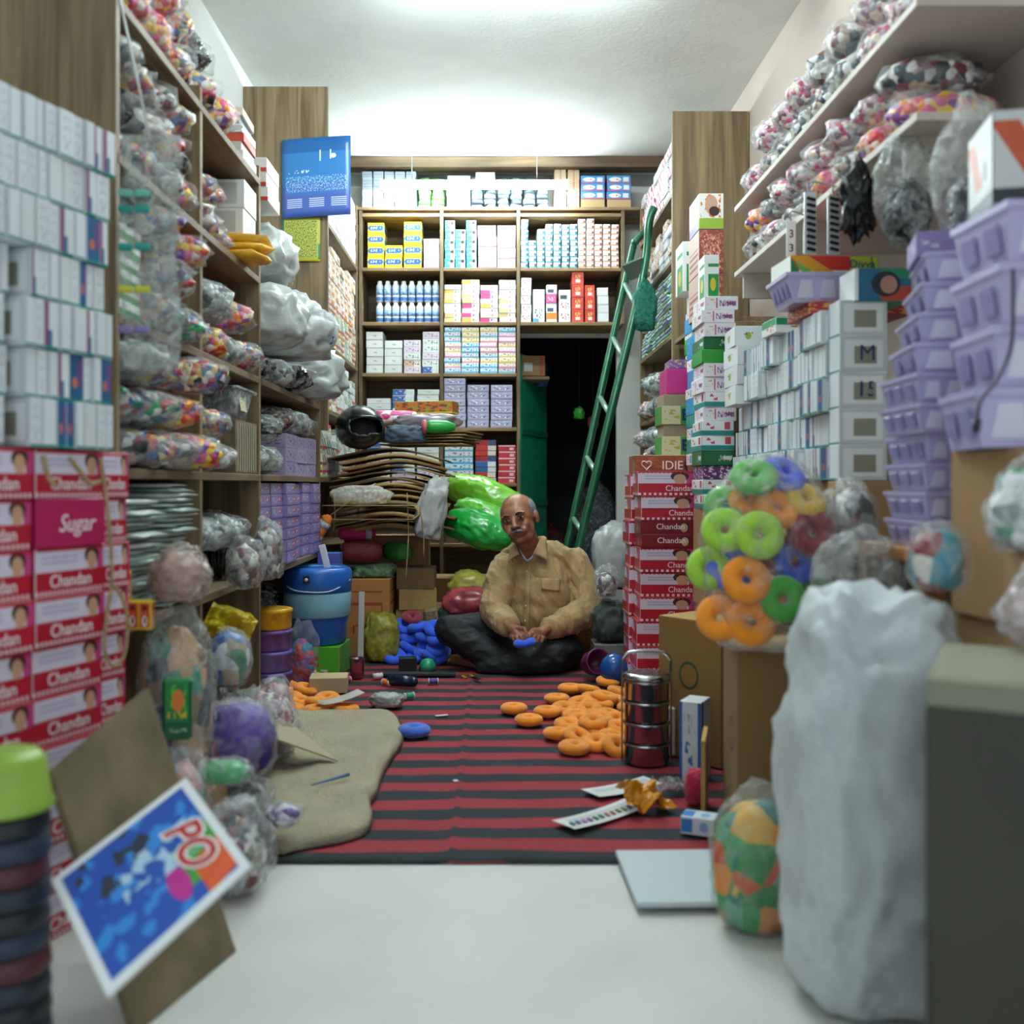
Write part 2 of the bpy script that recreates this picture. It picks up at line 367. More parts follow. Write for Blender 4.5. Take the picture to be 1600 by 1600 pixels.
side_unit('brown wooden shelf bay with lavender cartons, behind the blue water jug', -1, 3.78, 5.06, (.565, .94, 1.305), (5.045,), 1.72)
side_unit('wooden shelf bay of orange and white cartons behind the calendar panel', -1, 5.1, 6.44, (.565, .94, 1.305, 1.655, 2.3), (6.42,), 2.7)
pn = carton('wooden_partition', (.43, .03, 1.75), w_up, (-1.062, 5.085, 1.18), 0, 'upright wooden end panel with the blue calendar hung on it', 'partition')
side_unit('wooden shelf bay behind the green ladder', 1, 5.26, 6.44, (.5, .9, 1.3, 1.7, 2.1, 2.45), (6.42,), 2.75)
pn2 = carton('wooden_partition', (.40, .035, 2.86), w_up, (1.135, 5.235, 0), 0, 'tall wooden end panel between the ladder and the brown cartons', 'partition')
side_unit('wooden shelf bay behind the bright stacked cartons and white cartons', 1, 4.44, 5.2, (.42, .8, 1.2, 1.655), (4.455,), 1.63)
r3 = unit('pale board shelves on the right-hand wall holding clear bags of toys', 'wall_shelf')
for z in (1.765, 2.03): boxpart('shelf_board', (.36, 1.75, .02), M('#c9beb2', .6), r3, (1.158, 3.18, z - .02))
for y in (2.42, 3.2, 3.98): boxpart('bracket', (.34, .02, .1), M('#b5aa9c', .6), r3, (1.165, y, 1.645))
side_unit('low wooden shelf bay hidden behind small white cartons', 1, 2.35, 3.93, (.35, .72), (2.365,), .74)
# back shelving
bk = unit('pale wooden shelf wall of small cartons facing the shop entrance')
def zb(py): return H + (HY - py) * YB / F
def xb(px): return (px - VX) * YB / F
BZ = {k: zb(k) for k in (333, 418, 503, 583, 668, 755)}
XU = (-.866, xb(690), xb(810), .835)
for i, x in enumerate(XU):
    z0 = 0 if i < 3 else DZ + .03
    boxpart('upright', (.022, .34, 2.68 - z0), w_up, bk, (x, YB + .175, z0 + .001))
for k, z in BZ.items():
    for i in range(3):
        if i == 2 and k > 510: continue
        a, b_ = XU[i] + .012, XU[i + 1] - .012
        boxpart('shelf_board', (b_ - a, .345, .022), w_shelfx, bk, ((a + b_) / 2, YB + .1735, z - .022))
for i in range(2):
    a, b_ = XU[i] + .012, XU[i + 1] - .012
    boxpart('shelf_board', (b_ - a, .345, .022), w_shelfx, bk, ((a + b_) / 2, YB + .1735, .5))
boxpart('top_board', (XU[3] - XU[0] + .3, .35, .02), w_shelfx, bk, ((XU[3] + XU[0]) / 2 + .05, YB + .176, 2.682))
boxpart('back_panel', (XU[2] - XU[0], .01, 2.66), w_backl, bk, ((XU[2] + XU[0]) / 2, WB - .01, .002))
boxpart('back_panel', (XU[3] - XU[2], .01, .75), w_backl, bk, ((XU[3] + XU[2]) / 2, WB - .01, 1.94))
carton('ceiling_beam', (2.6, .12, .07), w_beam, (.03, YB + .02, CEIL - .072), 0, 'dark wooden beam across the ceiling above the fluorescent tube', 'beam')
# ---- fluorescent tubes
def tubelight(x, y, z, L_, label, rz=0, group=None, power=1.0):
    e = empty('tube_light', (x, y, z), (0, 0, rz)); tag(e, label, 'light', group)
    wm = M('#e8e8e4', .4, var=0)
    boxpart('housing', (L_, .045, .04), wm, e, (0, .03, .012))
    for s in (-1, 1): boxpart('lamp_holder', (.02, .05, .07), M('#d9d9d2', .4, var=0), e, (s * (L_ / 2 - .012), .005, -.02))
    boxpart('ballast', (.12, .05, .045), M('#8f9494', .4, var=0), e, (.07, .028, .053))
    t = lathe([(.013, -L_ / 2 + .025), (.013, L_ / 2 - .025)], 12, emit('#e9fbff', TUBE_POWER * power), name='glass_tube')
    if z < CEIL - .1:
        for s in (-1, 1): ob('hanger_wire', tube([(s * .4, .03, .05), (s * .4, .06, CEIL - .002 - z)], .003, M('#6a6a66', .6)), e)
    ob('glass_tube', t, e, (0, -.012, 0), (0, R(90), 0)); return e
p = P(741, 292, 6.33)
tubelight(p.x, p.y, p.z - .005, 1.2, 'lit white fluorescent tube hanging in front of the top back shelf')
tubelight(.05, 4.1, CEIL - .055, 1.2, 'lit white fluorescent tube on the ceiling over the man', power=1.0)
tubelight(.05, 2.6, CEIL - .055, 1.2, 'lit white fluorescent tube on the ceiling near the shop front', power=.55)
# ---- striped floor rug
def rug():
    m, nt, b = newmat('striped_rug'); L = nt.links.new; b.inputs['Roughness'].default_value = .95
    tc = nd(nt, 'ShaderNodeTexCoord'); sx = nd(nt, 'ShaderNodeSeparateXYZ'); L(tc.outputs['Object'], sx.inputs[0])
    n0 = nd(nt, 'ShaderNodeTexNoise'); n0.inputs['Scale'].default_value = 3.5; n0.inputs['Detail'].default_value = 1; L(tc.outputs['Object'], n0.inputs[0])
    gx = nd(nt, 'ShaderNodeMath', operation='GREATER_THAN', i1=-.11); L(sx.outputs[0], gx.inputs[0])
    a0 = nd(nt, 'ShaderNodeMath', operation='MULTIPLY_ADD', i1=.05); L(n0.outputs[0], a0.inputs[0]); L(sx.outputs[1], a0.inputs[2])
    a1 = nd(nt, 'ShaderNodeMath', operation='MULTIPLY_ADD', i1=-.012); L(gx.outputs[0], a1.inputs[0]); L(a0.outputs[0], a1.inputs[2])
    s = nd(nt, 'ShaderNodeMath', operation='MULTIPLY_ADD', i1=1 / .1616, i2=-(2.47 + .025 - .006 - .1616 * .25) / .1616); L(a1.outputs[0], s.inputs[0])
    f = nd(nt, 'ShaderNodeMath', operation='FRACT'); L(s.outputs[0], f.inputs[0])
    g = nd(nt, 'ShaderNodeMath', operation='LESS_THAN', i1=.5); L(f.outputs[0], g.inputs[0])
    mx = nd(nt, 'ShaderNodeMix', data_type='RGBA'); L(g.outputs[0], mx.inputs[0]); mx.inputs[6].default_value = C('#20292c'); mx.inputs[7].default_value = C('#8e2a33')
    n1 = nd(nt, 'ShaderNodeTexNoise'); n1.inputs['Scale'].default_value = 160; n1.inputs['Detail'].default_value = 3; L(tc.outputs['Object'], n1.inputs[0])
    mr = nd(nt, 'ShaderNodeMapRange', i1=.3, i2=.7, i3=.75, i4=1.2); L(n1.outputs[0], mr.inputs[0])
    hs = nd(nt, 'ShaderNodeHueSaturation'); L(mr.outputs[0], hs.inputs['Value']); L(mx.outputs[2], hs.inputs['Color']); L(hs.outputs[0], b.inputs['Base Color'])
    bp = nd(nt, 'ShaderNodeBump'); bp.inputs['Strength'].default_value = .5; bp.inputs['Distance'].default_value = .004; L(n1.outputs[0], bp.inputs['Height']); L(bp.outputs[0], b.inputs['Normal'])
    x0, x1, y0, y1 = -.86, .93, 2.36, 6.3
    def fn(u, v):
        x = x0 + (x1 - x0) * u; y = y0 + (y1 - y0) * v
        z = .006 + .003 * fbm(Vector((x * 5, y * 5, 0)), 2) + .006 * math.exp(-((x + .11) / .012) ** 2)
        return (x, y, max(.004, z))
    o = ob('rug', sheet(1, 1, fn, m, 90, 120, .003, 'rug')); tag(o, 'red and black striped cotton rug covering the shop floor', 'rug')
rug()
RUG = .012
# ================================================================ goods on the back shelving
def rj(a): return random.uniform(-a, a)
WHT = M('#eceeee', .5); CARD = M('#a9855a', .8, nscale=8, namt=.08); CREAM = M('#d9cdb4', .6)
def bcol(px0, px1, z, n, hpx, mats, label, group, name='carton', dep=.2, jit=.004, skip=(), gap=.6, cat='box', pal=None, hz=None):
    """one column of cartons on a back shelf, all facing the entrance"""
    for u in (690, 810):
        if px0 < u < px1 + 4 and px0 < u - 4: px1 = min(px1, u - 3.3)
        elif px0 < u + 4 and px1 > u + 4: px0 = max(px0, u + 3.3)
    xa, xb_ = xb(px0 + gap), xb(px1 - gap); h = hz or hpx * YB / F; zz = z + .001; out = []
    for i in range(n):
        m = random.choice(pal) if pal else mats
        if i not in skip:
            hh = h * (random.uniform(.96, 1.02))
            out.append(carton(name, (xb_ - xa - .002, dep, round(hh - .001, 3)), m, ((xa + xb_) / 2 + rj(jit * .4), YB + .012 + dep / 2 + abs(rj(jit)), zz), rj(.02), label, cat, group))
        else: hh = h
        zz += round(hh - .001, 3) + .0008
    return zz
def pr(base, *l, **k): return (PM(base, l, **k), PM(base, l[:1], **k), M(base, .5))
ZT = 2.702
g = 'silver cartons on the top back shelf'
sil = pr('#b9c4cf', ('r', 0, .42, 1, .58, '#8c9fb6'), ('n', .1, .1, .9, .4, '#6f86a8', 8, 4))
for i in range(5): bcol(565 + 17 * i, 582 + 17 * i, ZT, 6, 9.6, sil, 'small silver-blue carton in the grid on the top back shelf', g)
PACK = {}
def packet(name, label, cat, group, d, m, loc, rz=0, seed=0, parent=None, tilt=(0, 0)):
    """soft flat packet lying on its back"""
    k = (tuple(round(x, 3) for x in d), m.name, seed % 4)
    if k not in PACK: PACK[k] = blob(d, m, seed % 4, 2, .14, 1.6, .8, sq=.45, name='packet')
    o = ob(name, PACK[k], parent, loc, (tilt[0], tilt[1], rz))
    if not parent: tag(o, label, cat, group)
    return o
for i in range(2):
    for j in range(6): packet('packet', 'green glossy packet stacked under the fluorescent tube', 'packet', 'green packets on the top back shelf', (.088, .18, .034), M('#6fae5c', .3), (xb(663 + 21 * i), YB + .13, ZT + j * .0345), rj(.05), i * 7 + j)
bcol(698, 735, ZT, 3, 17, pr('#eef0f0', ('r', .08, .15, .92, .85, '#f8f8f8'), ('n', .3, .35, .7, .6, '#5a6a88', 6, 3)), 'plain white carton on the top back shelf between green and dark packets', 'white cartons on the top back shelf')
for i in range(6):
    for j in range(6): packet('packet', 'dark grey shiny packet in the pile behind the fluorescent tube', 'packet', 'dark packets on the top back shelf', (.084, .2, .034), M(['#55616b', '#3e464d', '#7c8890'][(i + j) % 3], .25), (xb(746 + 20.5 * i), YB + .13, ZT + j * .0345), rj(.05), i + j * 3)
bg_ = pr('#c9b392', ('r', .46, 0, .6, 1, '#b8473b'), ('h', 0, 0, 1, 1, '#bda684', 6))
for i in range(2): bcol(866 + 20 * i, 886 + 20 * i, ZT, 3, 20, bg_, 'beige bundled carton with a red band on the top back shelf', 'beige bundles on the top back shelf')
blu = pr('#2f8fd0', ('r', 0, 0, 1, .12, '#d0342f'), ('e', .34, .5, .26, .3, '#f3ece4'), ('n', .12, .4, .56, .6, '#d0342f', 8, 2), ('r', .68, .2, .92, .8, '#dfe6ea'))
for i in range(2):
    zz = bcol(907 + 41 * i, 946 + 41 * i, ZT, 1, 13, pr('#b79a6c'), 'plain beige carton under the bright blue cartons on the top back shelf', 'beige base cartons on the top back shelf')
    bcol(907 + 41 * i, 946 + 41 * i, zz, 3, 12.6, blu, 'bright blue carton with a white oval label on the top back shelf', 'bright blue cartons on the top back shelf', dep=.22)
# second row -------------------------------------------------
Z2 = BZ[418]
yb_ = pr('#ecd61c', ('r', .06, .28, .94, .78, '#1f55b4'), ('r', 0, .42, 1, .64, '#1f55b4'), ('n', .2, .44, .8, .66, '#ffffff', 10, 3))
lab = 'yellow and blue carton on the back shelf under the silver cartons'
bcol(573, 600, Z2, 4, 18, yb_, lab, 'yellow and blue cartons'); bcol(601, 629, Z2, 2, 18, yb_, lab, 'yellow and blue cartons'); bcol(630, 659, Z2, 4, 18.2, yb_, lab, 'yellow and blue cartons')
bcol(661, 688, Z2, 4, 11.5, pr('#efe6e4', ('r', 0, 0, 1, .2, '#c48aa8'), ('n', .1, .3, .6, .8, '#8fb56a', 5, 3)), 'pale carton with pink edge beside the yellow and blue cartons', 'pale cartons beside the yellow ones')
sky = pr('#f2f5f6', ('r', 0, 0, .55, 1, '#3aaed8'), ('e', .7, .5, .2, .38, '#caa08a'), ('e', .74, .74, .2, .2, '#33292a'), ('n', .05, .3, .5, .65, '#ffffff', 6, 3))
for i, n in enumerate((5, 4, 5)): bcol(694 + 17 * i, 711 + 17 * i, Z2, n, 15.3, sky, 'sky blue and white portrait carton on the middle back shelf', 'sky blue portrait cartons')
bcol(746, 776, Z2, 4, 17, pr('#f6f2f3', ('r', 0, 0, 1, .12, '#d765a2'), ('n', .3, .3, .9, .5, '#c9a0b4', 6, 3)), 'white carton with a pink lower edge beside the sky blue cartons', 'white and pink cartons')
bcol(777, 807, Z2, 4, 17, pr('#f4eef0', ('r', 0, .82, 1, 1, '#dc6e86'), ('n', .1, .2, .7, .6, '#9cc08a', 5, 3)), 'white carton with a rosy top edge beside the shelf upright', 'white and rosy cartons')
tw = pr('#eef3f4', ('r', 0, 0, 1, .22, '#2b94b4'), ('r', .68, .22, 1, .75, '#3b4d63'), ('n', .05, .4, .6, .75, '#6fb6cc', 6, 3))
ow = pr('#efe9e2', ('r', 0, .1, 1, .3, '#d9763c'), ('r', .7, .3, 1, .7, '#8a4a3c'), ('n', .05, .5, .6, .8, '#b9a08e', 6, 3))
for i in range(12):
    n = (9, 5, 7, 8, 8, 8, 8, 9, 9, 8, 8, 8)[i]; lo = 813 + i * 12.9
    bcol(lo, lo + 12.9, Z2, n, 8.7, tw if i < 7 else ow, 'tiny teal and white carton in the grid by the ladder' if i < 7 else 'tiny orange and white carton in the grid by the ladder', 'tiny teal cartons' if i < 7 else 'tiny orange cartons', name='tiny_carton', skip=(4,) if i == 99 else ())
# third row --------------------------------------------------
Z3 = BZ[503]
def bottle_mesh():
    h = .136; r = .0235
    return lathe([(r * .9, 0), (r, .006), (r, .03), (r, .085), (r * .98, .105), (r * .7, .116), (r * .62, .118), (r * .62, h - .004), (r * .5, h)], 14,
                 [M('#dfe9f4', .3), M('#4f7fc4', .3), M('#f4f6f8', .3)], [0, 1, 0, 0, 0, 2, 2, 2], name='bottle')
BM = bottle_mesh(); BL = lathe([(.0239, .042), (.0239, .082)], 14, M('#8fb2de', .4, nscale=60, namt=.5), name='wrap')
for r_ in range(2):
    for i in range(8):
        o = ob('bottle', BM, None, (xb(592 + 12.6 * i), YB + .05 + abs(rj(.004)), Z3 + .001 + r_ * .1372), (0, 0, rj(1))); tag(o, 'pale blue and white talc bottle in the double row on the back shelf', 'bottle', 'talc bottles in two rows'); ob('label_wrap', BL, o)
slabs = [pr(b, ('r', 0, 0, .55, 1, c), ('n', .58, .2, .95, .8, d, 5, 2)) for b, c, d in (('#f1eadf', '#e0bc58', '#a2714e'), ('#f6f1f0', '#f1e6d2', '#d06a9a'), ('#efe4e8', '#d9478c', '#7a5ab0'), ('#f5f3ec', '#dfc58a', '#ae8a57'), ('#e8e6f1', '#efe9ee', '#8c76bd'))]
for i in range(4): bcol(692 + 29 * i, 721 + 29 * i, Z3, (8, 9, 8, 9)[i], 7.4, None, 'thin white, yellow and pink carton stacked on the third back shelf', 'thin cartons on the third back shelf', pal=slabs, name='flat_carton')
mixr = [pr('#f1e9ea', ('n', .1, .2, .9, .8, '#b8485e', 6, 4)), pr('#efefec', ('r', .1, .1, .7, .5, '#3c4a58')), pr('#e35f9b', ('n', .1, .2, .8, .7, '#ffffff', 6, 4)), pr('#e8892e', ('r', 0, 0, 1, .3, '#f4ead9'))]
bcol(813, 831, Z3, 5, 14, mixr[0], 'white carton with dark pink specks above the doorway', 'pink specked cartons')
bcol(832, 852, Z3, 1, 52, pr('#eff0ea', ('n', .1, .1, .8, .4, '#59626a', 6, 8), ('r', 0, 0, .5, .1, '#52a8d8')), 'tall white carton standing on the shelf over the doorway', None); bcol(853, 871, Z3, 4, 15, None, 'mixed small carton beside the red-orange cartons over the doorway', 'mixed cartons over the doorway', pal=mixr); bcol(872, 892, Z3, 3, 17, None, 'mixed small carton beside the red-orange cartons over the doorway', 'mixed cartons over the doorway', pal=mixr)
red = pr('#d9452f', ('r', .3, .15, .72, .42, '#f3d9cf'), ('e', .5, .66, .24, .2, '#f0a05a'), ('n', .1, .5, .9, .9, '#a82a22', 8, 5))
bcol(893, 913, Z3, 4, 19.5, red, 'red-orange carton on the shelf over the doorway', 'red-orange cartons'); bcol(914, 931, Z3, 3, 19.5, red, 'red-orange carton on the shelf over the doorway', 'red-orange cartons')
bcol(933, 952, Z3, 4, 13.5, pr('#e6e7e6', ('r', 0, 0, 1, .1, '#b9bcbc')), 'plain white carton on the shelf over the doorway beside the ladder', 'plain white cartons over the doorway')
# fourth row -------------------------------------------------
Z4 = BZ[583]
wt = pr('#e4e8e6', ('r', 0, 0, 1, .08, '#a7b0ae'), ('n', .3, .4, .7, .6, '#b4bcbb', 4, 3))
for a, b_, n in ((571, 599, 5), (600, 629, 4)): bcol(a, b_, Z4, n, 13.2, wt, 'plain white carton on the back shelf under the talc bottles', 'plain white cartons under the bottles')
c4 = [pr(b, ('r', 0, 0, .6, 1, c), ('n', .1, .25, .9, .8, d, 6, 2)) for b, c, d in (('#ece2ea', '#e6d6e6', '#a58ac0'), ('#e6ebe6', '#3f66ae', '#c8d4ea'), ('#f0ece2', '#d8b9a2', '#824d3c'), ('#e8ecec', '#dfe4e4', '#6a8a6a'))]
bcol(630, 658, Z4, 5, 10.5, None, 'mixed thin carton beside the plain white ones under the talc bottles', 'mixed cartons under the bottles', pal=c4); bcol(659, 688, Z4, 6, 11, None, 'mixed thin carton beside the plain white ones under the talc bottles', 'mixed cartons under the bottles', pal=c4)
c5 = [pr(b, ('r', 0, 0, 1, .3, c), ('n', .1, .35, .9, .9, d, 6, 2)) for b, c, d in (('#dcecf4', '#49aede', '#2f86bc'), ('#f2dcea', '#e37fb4', '#ffffff'), ('#f4eed8', '#e3c46a', '#c79a54'), ('#e7edf2', '#5fb6d8', '#b46a9c'), ('#f5efe9', '#e58ca8', '#d8b46a'))]
for i in range(4): bcol(692 + 28.7 * i, 720.7 + 28.7 * i, Z4, 9, 8.1, None, 'thin cyan, pink and yellow carton stacked on the shelf beside the doorway', 'thin cartons beside the doorway', pal=c5, name='flat_carton')
# fifth and sixth rows ---------------------------------------
Z5 = BZ[668]
bcol(572, 611, Z5, 5, 9.5, wt, 'white carton on the back shelf in the corner behind the helmet', 'white cartons behind the helmet'); bcol(612, 648, Z5, 6, 10, None, 'white or patterned carton stacked behind the motorcycle helmet', 'cartons behind the helmet', pal=[wt] + c4[:2]); bcol(651, 688, Z5, 7, 8.6, wt, 'flat white carton stacked on the back shelf behind the flowery roll', 'flat white cartons behind the roll')
lv = pr('#b9b6d4', ('r', 0, 0, 1, .1, '#8a87ae'), ('n', .08, .3, .92, .86, '#f4f4fb', 5, 3), ('n', .08, .3, .92, .7, '#6a688c', 7, 4))
Z6_ = BZ[755]
for a, b_ in ((572, 610), (611, 649), (650, 687)): bcol(a, b_, Z6_, 7, 9.5, None, 'mixed carton on the back shelf behind the cardboard heap', 'cartons on the shelf behind the cardboard heap', pal=[wt] + c4)
bcol(694, 740, Z6_, 6, 10, None, 'mixed carton behind the green rolls', 'cartons behind the green rolls', pal=c5)
for i in range(3): bcol(693 + 36.5 * i, 728.5 + 36.5 * i, Z5, (7, 6, 6)[i], 11.2, lv, 'lavender carton with white print stacked beside the green door', 'lavender cartons beside the green door')
Z6 = BZ[755]
c6 = [pr(b, ('r', .6, 0, 1, 1, c)) for b, c in (('#c8372c', '#efe6dc'), ('#3c6fb0', '#e8ecf0'), ('#d9682c', '#f0e0d0'), ('#b02a30', '#3a5a8a'))]
bcol(742, 776, Z6, 8, 8.6, None, 'red, blue or orange flat packet stacked above the green rolls', 'bright flat packets above the green rolls', pal=c6, cat='packet', name='flat_packet')
bcol(778, 807, Z6, 6, 10, pr('#d22f3c', ('r', 0, .8, 1, 1, '#f2d8d8'), ('r', .65, .15, .9, .6, '#f0c8c8')), 'bright red carton stacked beside the foot of the green door', 'red cartons beside the green door')
# green door leaf, cardboard box and clutter in the dark store room
gd = empty('door_1', (.172, WB + .07, 0), (0, 0, R(70))); gd['kind'] = 'structure'
gp = M('#1f9e74', .5, nscale=12, namt=.25, bump=.2)
boxpart('door_leaf', (.6, .03, 1.80), gp, gd, (.31, 0, .01))
for z in (.3, .75, 1.25): boxpart('rail', (.58, .012, .04), M('#187a58', .5), gd, (.31, -.02, z))
sb_ = carton('wooden_shelf', (.2, .3, .02), w_shelfx, (.285, 7.07, 1.635), 0, 'small board under the cardboard box at the doorway top', 'shelf')
c_ = carton('cardboard_box', (.165, .2, .14), CARD, (.262, 7.02, 1.66), .1, 'small brown cardboard box at the top of the dark doorway', 'box')
boxpart('tape_label', (.06, .002, .06), M('#d8d6cf', .6), c_, (-.035, -.1015, .03)); boxpart('red_edge', (.025, .002, .13), M('#b9553c', .6), c_, (.06, -.1015, .005))
dcol = ['#6a747e', '#8a3a3e', '#4a6a74', '#8a4a3e', '#5a7460', '#84848c']
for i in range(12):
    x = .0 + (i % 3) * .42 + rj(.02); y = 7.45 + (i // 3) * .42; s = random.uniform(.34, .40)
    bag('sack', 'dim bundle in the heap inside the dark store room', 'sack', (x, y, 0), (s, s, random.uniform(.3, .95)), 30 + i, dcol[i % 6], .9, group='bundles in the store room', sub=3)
for px, py, cl, nm in ((848, 605, '#4a55b8', 'blue'), (905, 655, '#3fae3a', 'bright green'), (927, 670, '#7a2a2e', 'dark red')):
    q = P(px, py, 7.2); o = ob('plastic_bag', blob((.09, .07, .1), M(cl, .4), int(px), 3, .3, 2.4, 1), None, q); tag(o, 'small %s plastic bag hanging in the dark doorway' % nm, 'bag'); ob('cord', tube([(0, 0, .09), (0, 0, 2.5 - q.z - .001)], .002, M('#30302e', .8)), o)
# ================================================================ left side
MIX1 = multi(['#c9a64a', '#e4dfd6', '#a83a50', '#5f4a86', '#3b6aa0', '#d0703a', '#2a2a2c', '#d8cf9a', '#7a2a4a'], 48)
MIX2 = multi(['#4aa86a', '#d6ddd6', '#2f7f86', '#b84a4a', '#3c5f9c', '#c8c8c0', '#5a2f4a'], 45)
MIX3 = multi(['#c8362f', '#e8902e', '#e8d8c8', '#7a3f8a', '#d85a8a', '#e4c23c'], 45)
MIX4 = multi(['#c8c8c0', '#5a6468', '#e4e4e0', '#3c4448', '#a89888', '#7a3a44'], 42)
MIX5 = multi(['#e8c8d0', '#e0e0e0', '#c85a7a', '#b8b0b8', '#f0e0c8', '#8a6a7a'], 60)
DARKM = multi(['#1c1e20', '#3a3e42', '#7a8086', '#24201e', '#0e0f10'], 70, .25)
GREYM = multi(['#8a9492', '#aeb8b4', '#5c6866', '#c8d0cc'], 40, .3)
def wcol(side, y0, y1, z, n, h, mats, label, group, dep=.2, name='slim_carton', cat='box', pal=None, jit=.006, x=None, yaw=.03, b=.0015):
    """one column of cartons on a side shelf, fronts to the aisle"""
    x = x if x is not None else (XL if side < 0 else XR); zz = z + .001
    for i in range(n):
        m = random.choice(pal) if pal else mats; hh = round(h * random.uniform(.97, 1.02), 3)
        cx = x + side * (dep / 2 + .004 + abs(rj(jit)))
        carton(name, (y1 - y0 - .003, dep, hh), m, (cx, (y0 + y1) / 2 + rj(jit * .2), zz), (R(90) if side < 0 else R(-90)) + rj(yaw) * (y1 - y0 < .3) * .4, label, cat, group, b=b)
        zz += hh + .0008
    return zz
def rolls(side, y0, y1, z, layers, fills, label, group, w=.13, h=.105, L_=.36, tint='#dfe6e3', op=.3, name='plastic_bag', cat='bag', x=None, out=.05, labels=None):
    op *= 1.0
    """clear bags of goods laid with their ends to the aisle, in layers"""
    x = x if x is not None else (XL if side < 0 else XR); k = 0
    for j in range(layers):
        y = y0 + (w * .5 if j % 2 else 0) * .6
        while y + w <= y1 + .02:
            ww = w * random.uniform(.9, 1.0); ln = L_ * random.uniform(.85, 1.05); f, nm = random.choice(fills)
            cx = x + side * (ln / 2 - random.uniform(0, out))
            cx = max(cx, WL + .03 + ln / 2) if side < 0 else min(cx, WR - .03 - ln / 2)
            bag(name, label % nm, cat, (cx, y + w / 2, z + .002 + j * h * .97), (ln, ww, h), random.randint(0, 400), tint, op, f, .94, group, (0, 0, rj(.06)), sub=3 if j else 3, amp=.24)
            y += w; k += 1
# ---- near stack of red cartons with a portrait, small white cartons on top
TH = R(19.7); dS = Vector((math.sin(TH), math.cos(TH), 0)); nS = Vector((-math.cos(TH), math.sin(TH), 0)); A0 = Vector((-.80, 2.15, 0))
def chandan_mats(tone='#b3182f', pos=.82):
    l = (('r', 0, .5, 1, .95, '#d8cfe0'), ('h', .08, .62, .6, .86, '#b9b0cc', 9), ('r', pos + .08, .5, 1, .95, '#c4427e'), ('e', pos, .80, .11, .2, '#3a2420'), ('e', pos, .70, .075, .19, '#c89a7c'), ('e', pos, .54, .06, .06, '#c89a7c'), ('d', 0, 0, 1, .1, '#e8d4d8', 16), ('d', 0, .93, 1, 1, '#b3182f', 20))
    return (PM(tone, l, rough=.35), PM(tone, l, rough=.35), M(tone, .4))
CH = chandan_mats(); CHm = chandan_mats('#b3182f', .5); CHd = (PM('#7c1420', (('e', .52, .5, .07, .4, '#2a1a18'), ('e', .52, .45, .045, .34, '#c89a7c'), ('n', .7, .3, .95, .5, '#b87a7a', 8, 3)), rough=.35),) * 2 + (M('#7c1420', .4),)
SUG = (M('#b8195a', .4),) * 3; white_ink = M('#f2e6e6', .5, var=0); dim_ink = M('#d8a0a8', .5, var=0)
hb = .097
ORD = ['top', 'second', 'third', 'fourth', 'fifth', 'sixth', 'seventh', 'eighth', 'ninth', 'tenth']
for ci, (s0, s1) in enumerate(((-.44, -.245), (-.245, -.05), (-.05, .048))):
    for r_ in range(10):
        c = A0 + dS * ((s0 + s1) / 2) + nS * (.125 + abs(rj(.012)) + (.02 if ci == 2 else 0)); wv = s1 - s0 - .007
        sg = ci == 1 and r_ == 8
        o = carton('portrait_carton', (wv, .25, hb - .001), SUG if sg else CH, (c.x, c.y, .001 + r_ * hb), R(90) - TH + rj(.01),
                   'magenta carton with white script lettering in the near red carton stack' if sg else 'red and lilac portrait carton in the near stack, %s row below the white cartons' % ORD[9 - r_], 'box', None if sg else 'red portrait cartons in the near stack')
        text('Sugar' if sg else 'Chandan', .05 if sg else .036, white_ink, o, (0 if not sg else .01, -.1262, .045 if sg else .028), (R(90), 0, 0), shear=.3 if sg else 0, squash=.9 if ci < 2 else .5)
win = lambda b: PM(b, (('r', .08, .1, .92, .9, '#e6ecec'), ('r', .3, .22, .78, .72, '#8f8f7c')), rough=.45)
spine = [(PM('#dfe6e8', (('r', 0, 0, 1, .05, '#1c8a80'),) + l, rough=.45), nm) for l, nm in (((('r', .0, .05, .12, 1, '#aab4c4'),), 0), ((('n', .2, .1, .8, .9, '#bcc6d4', 3, 14),), 0), ((('r', 0, .05, .3, 1, '#8a4a78'), ('r', .3, .05, .55, .4, '#24789c')), 0), ((('r', 0, .05, 1, 1, '#1f5f8c'), ('r', .55, .3, 1, .9, '#6a4a86'), ('e', .4, .4, .2, .12, '#c8745a')), 0))]
WIN = win('#c9d2d2'); TEALT = M('#1c8a80', .5)
def slabs_row(o, d, n_, z, L_, label, group, dep=.15, h=.094, rz=0):
    """a row of thin cartons standing on edge; the nearest shows its wide windowed side"""
    s = 0; out_ = 0; cnt = 0
    while s < L_:
        if cnt == 0: cnt = random.choice((3, 4, 6, 8)); out_ = random.choice((0, .0, .012, .028)) if rz == 0 else random.choice((0, .006, .012))
        cnt -= 1
        t = random.choice((.022, .026, .032, .04))
        k = random.choices((0, 1, 2, 3), (5, 5, 2, 1.3))[0]; jt = abs(rj(.006)) - out_
        c = o + d * (s + t / 2) + n_ * (dep / 2 + jt)
        carton('spine_carton', (dep, t - .0016, h), (WIN, spine[k][0], TEALT if k > 1 else M('#dfe6e8', .5)), (c.x, c.y, z + .001), rz + rj(.004), label % ('blue-spined' if k == 3 else 'purple-striped' if k == 2 else 'plain-spined'), 'box', group, b=.001)
        s += t
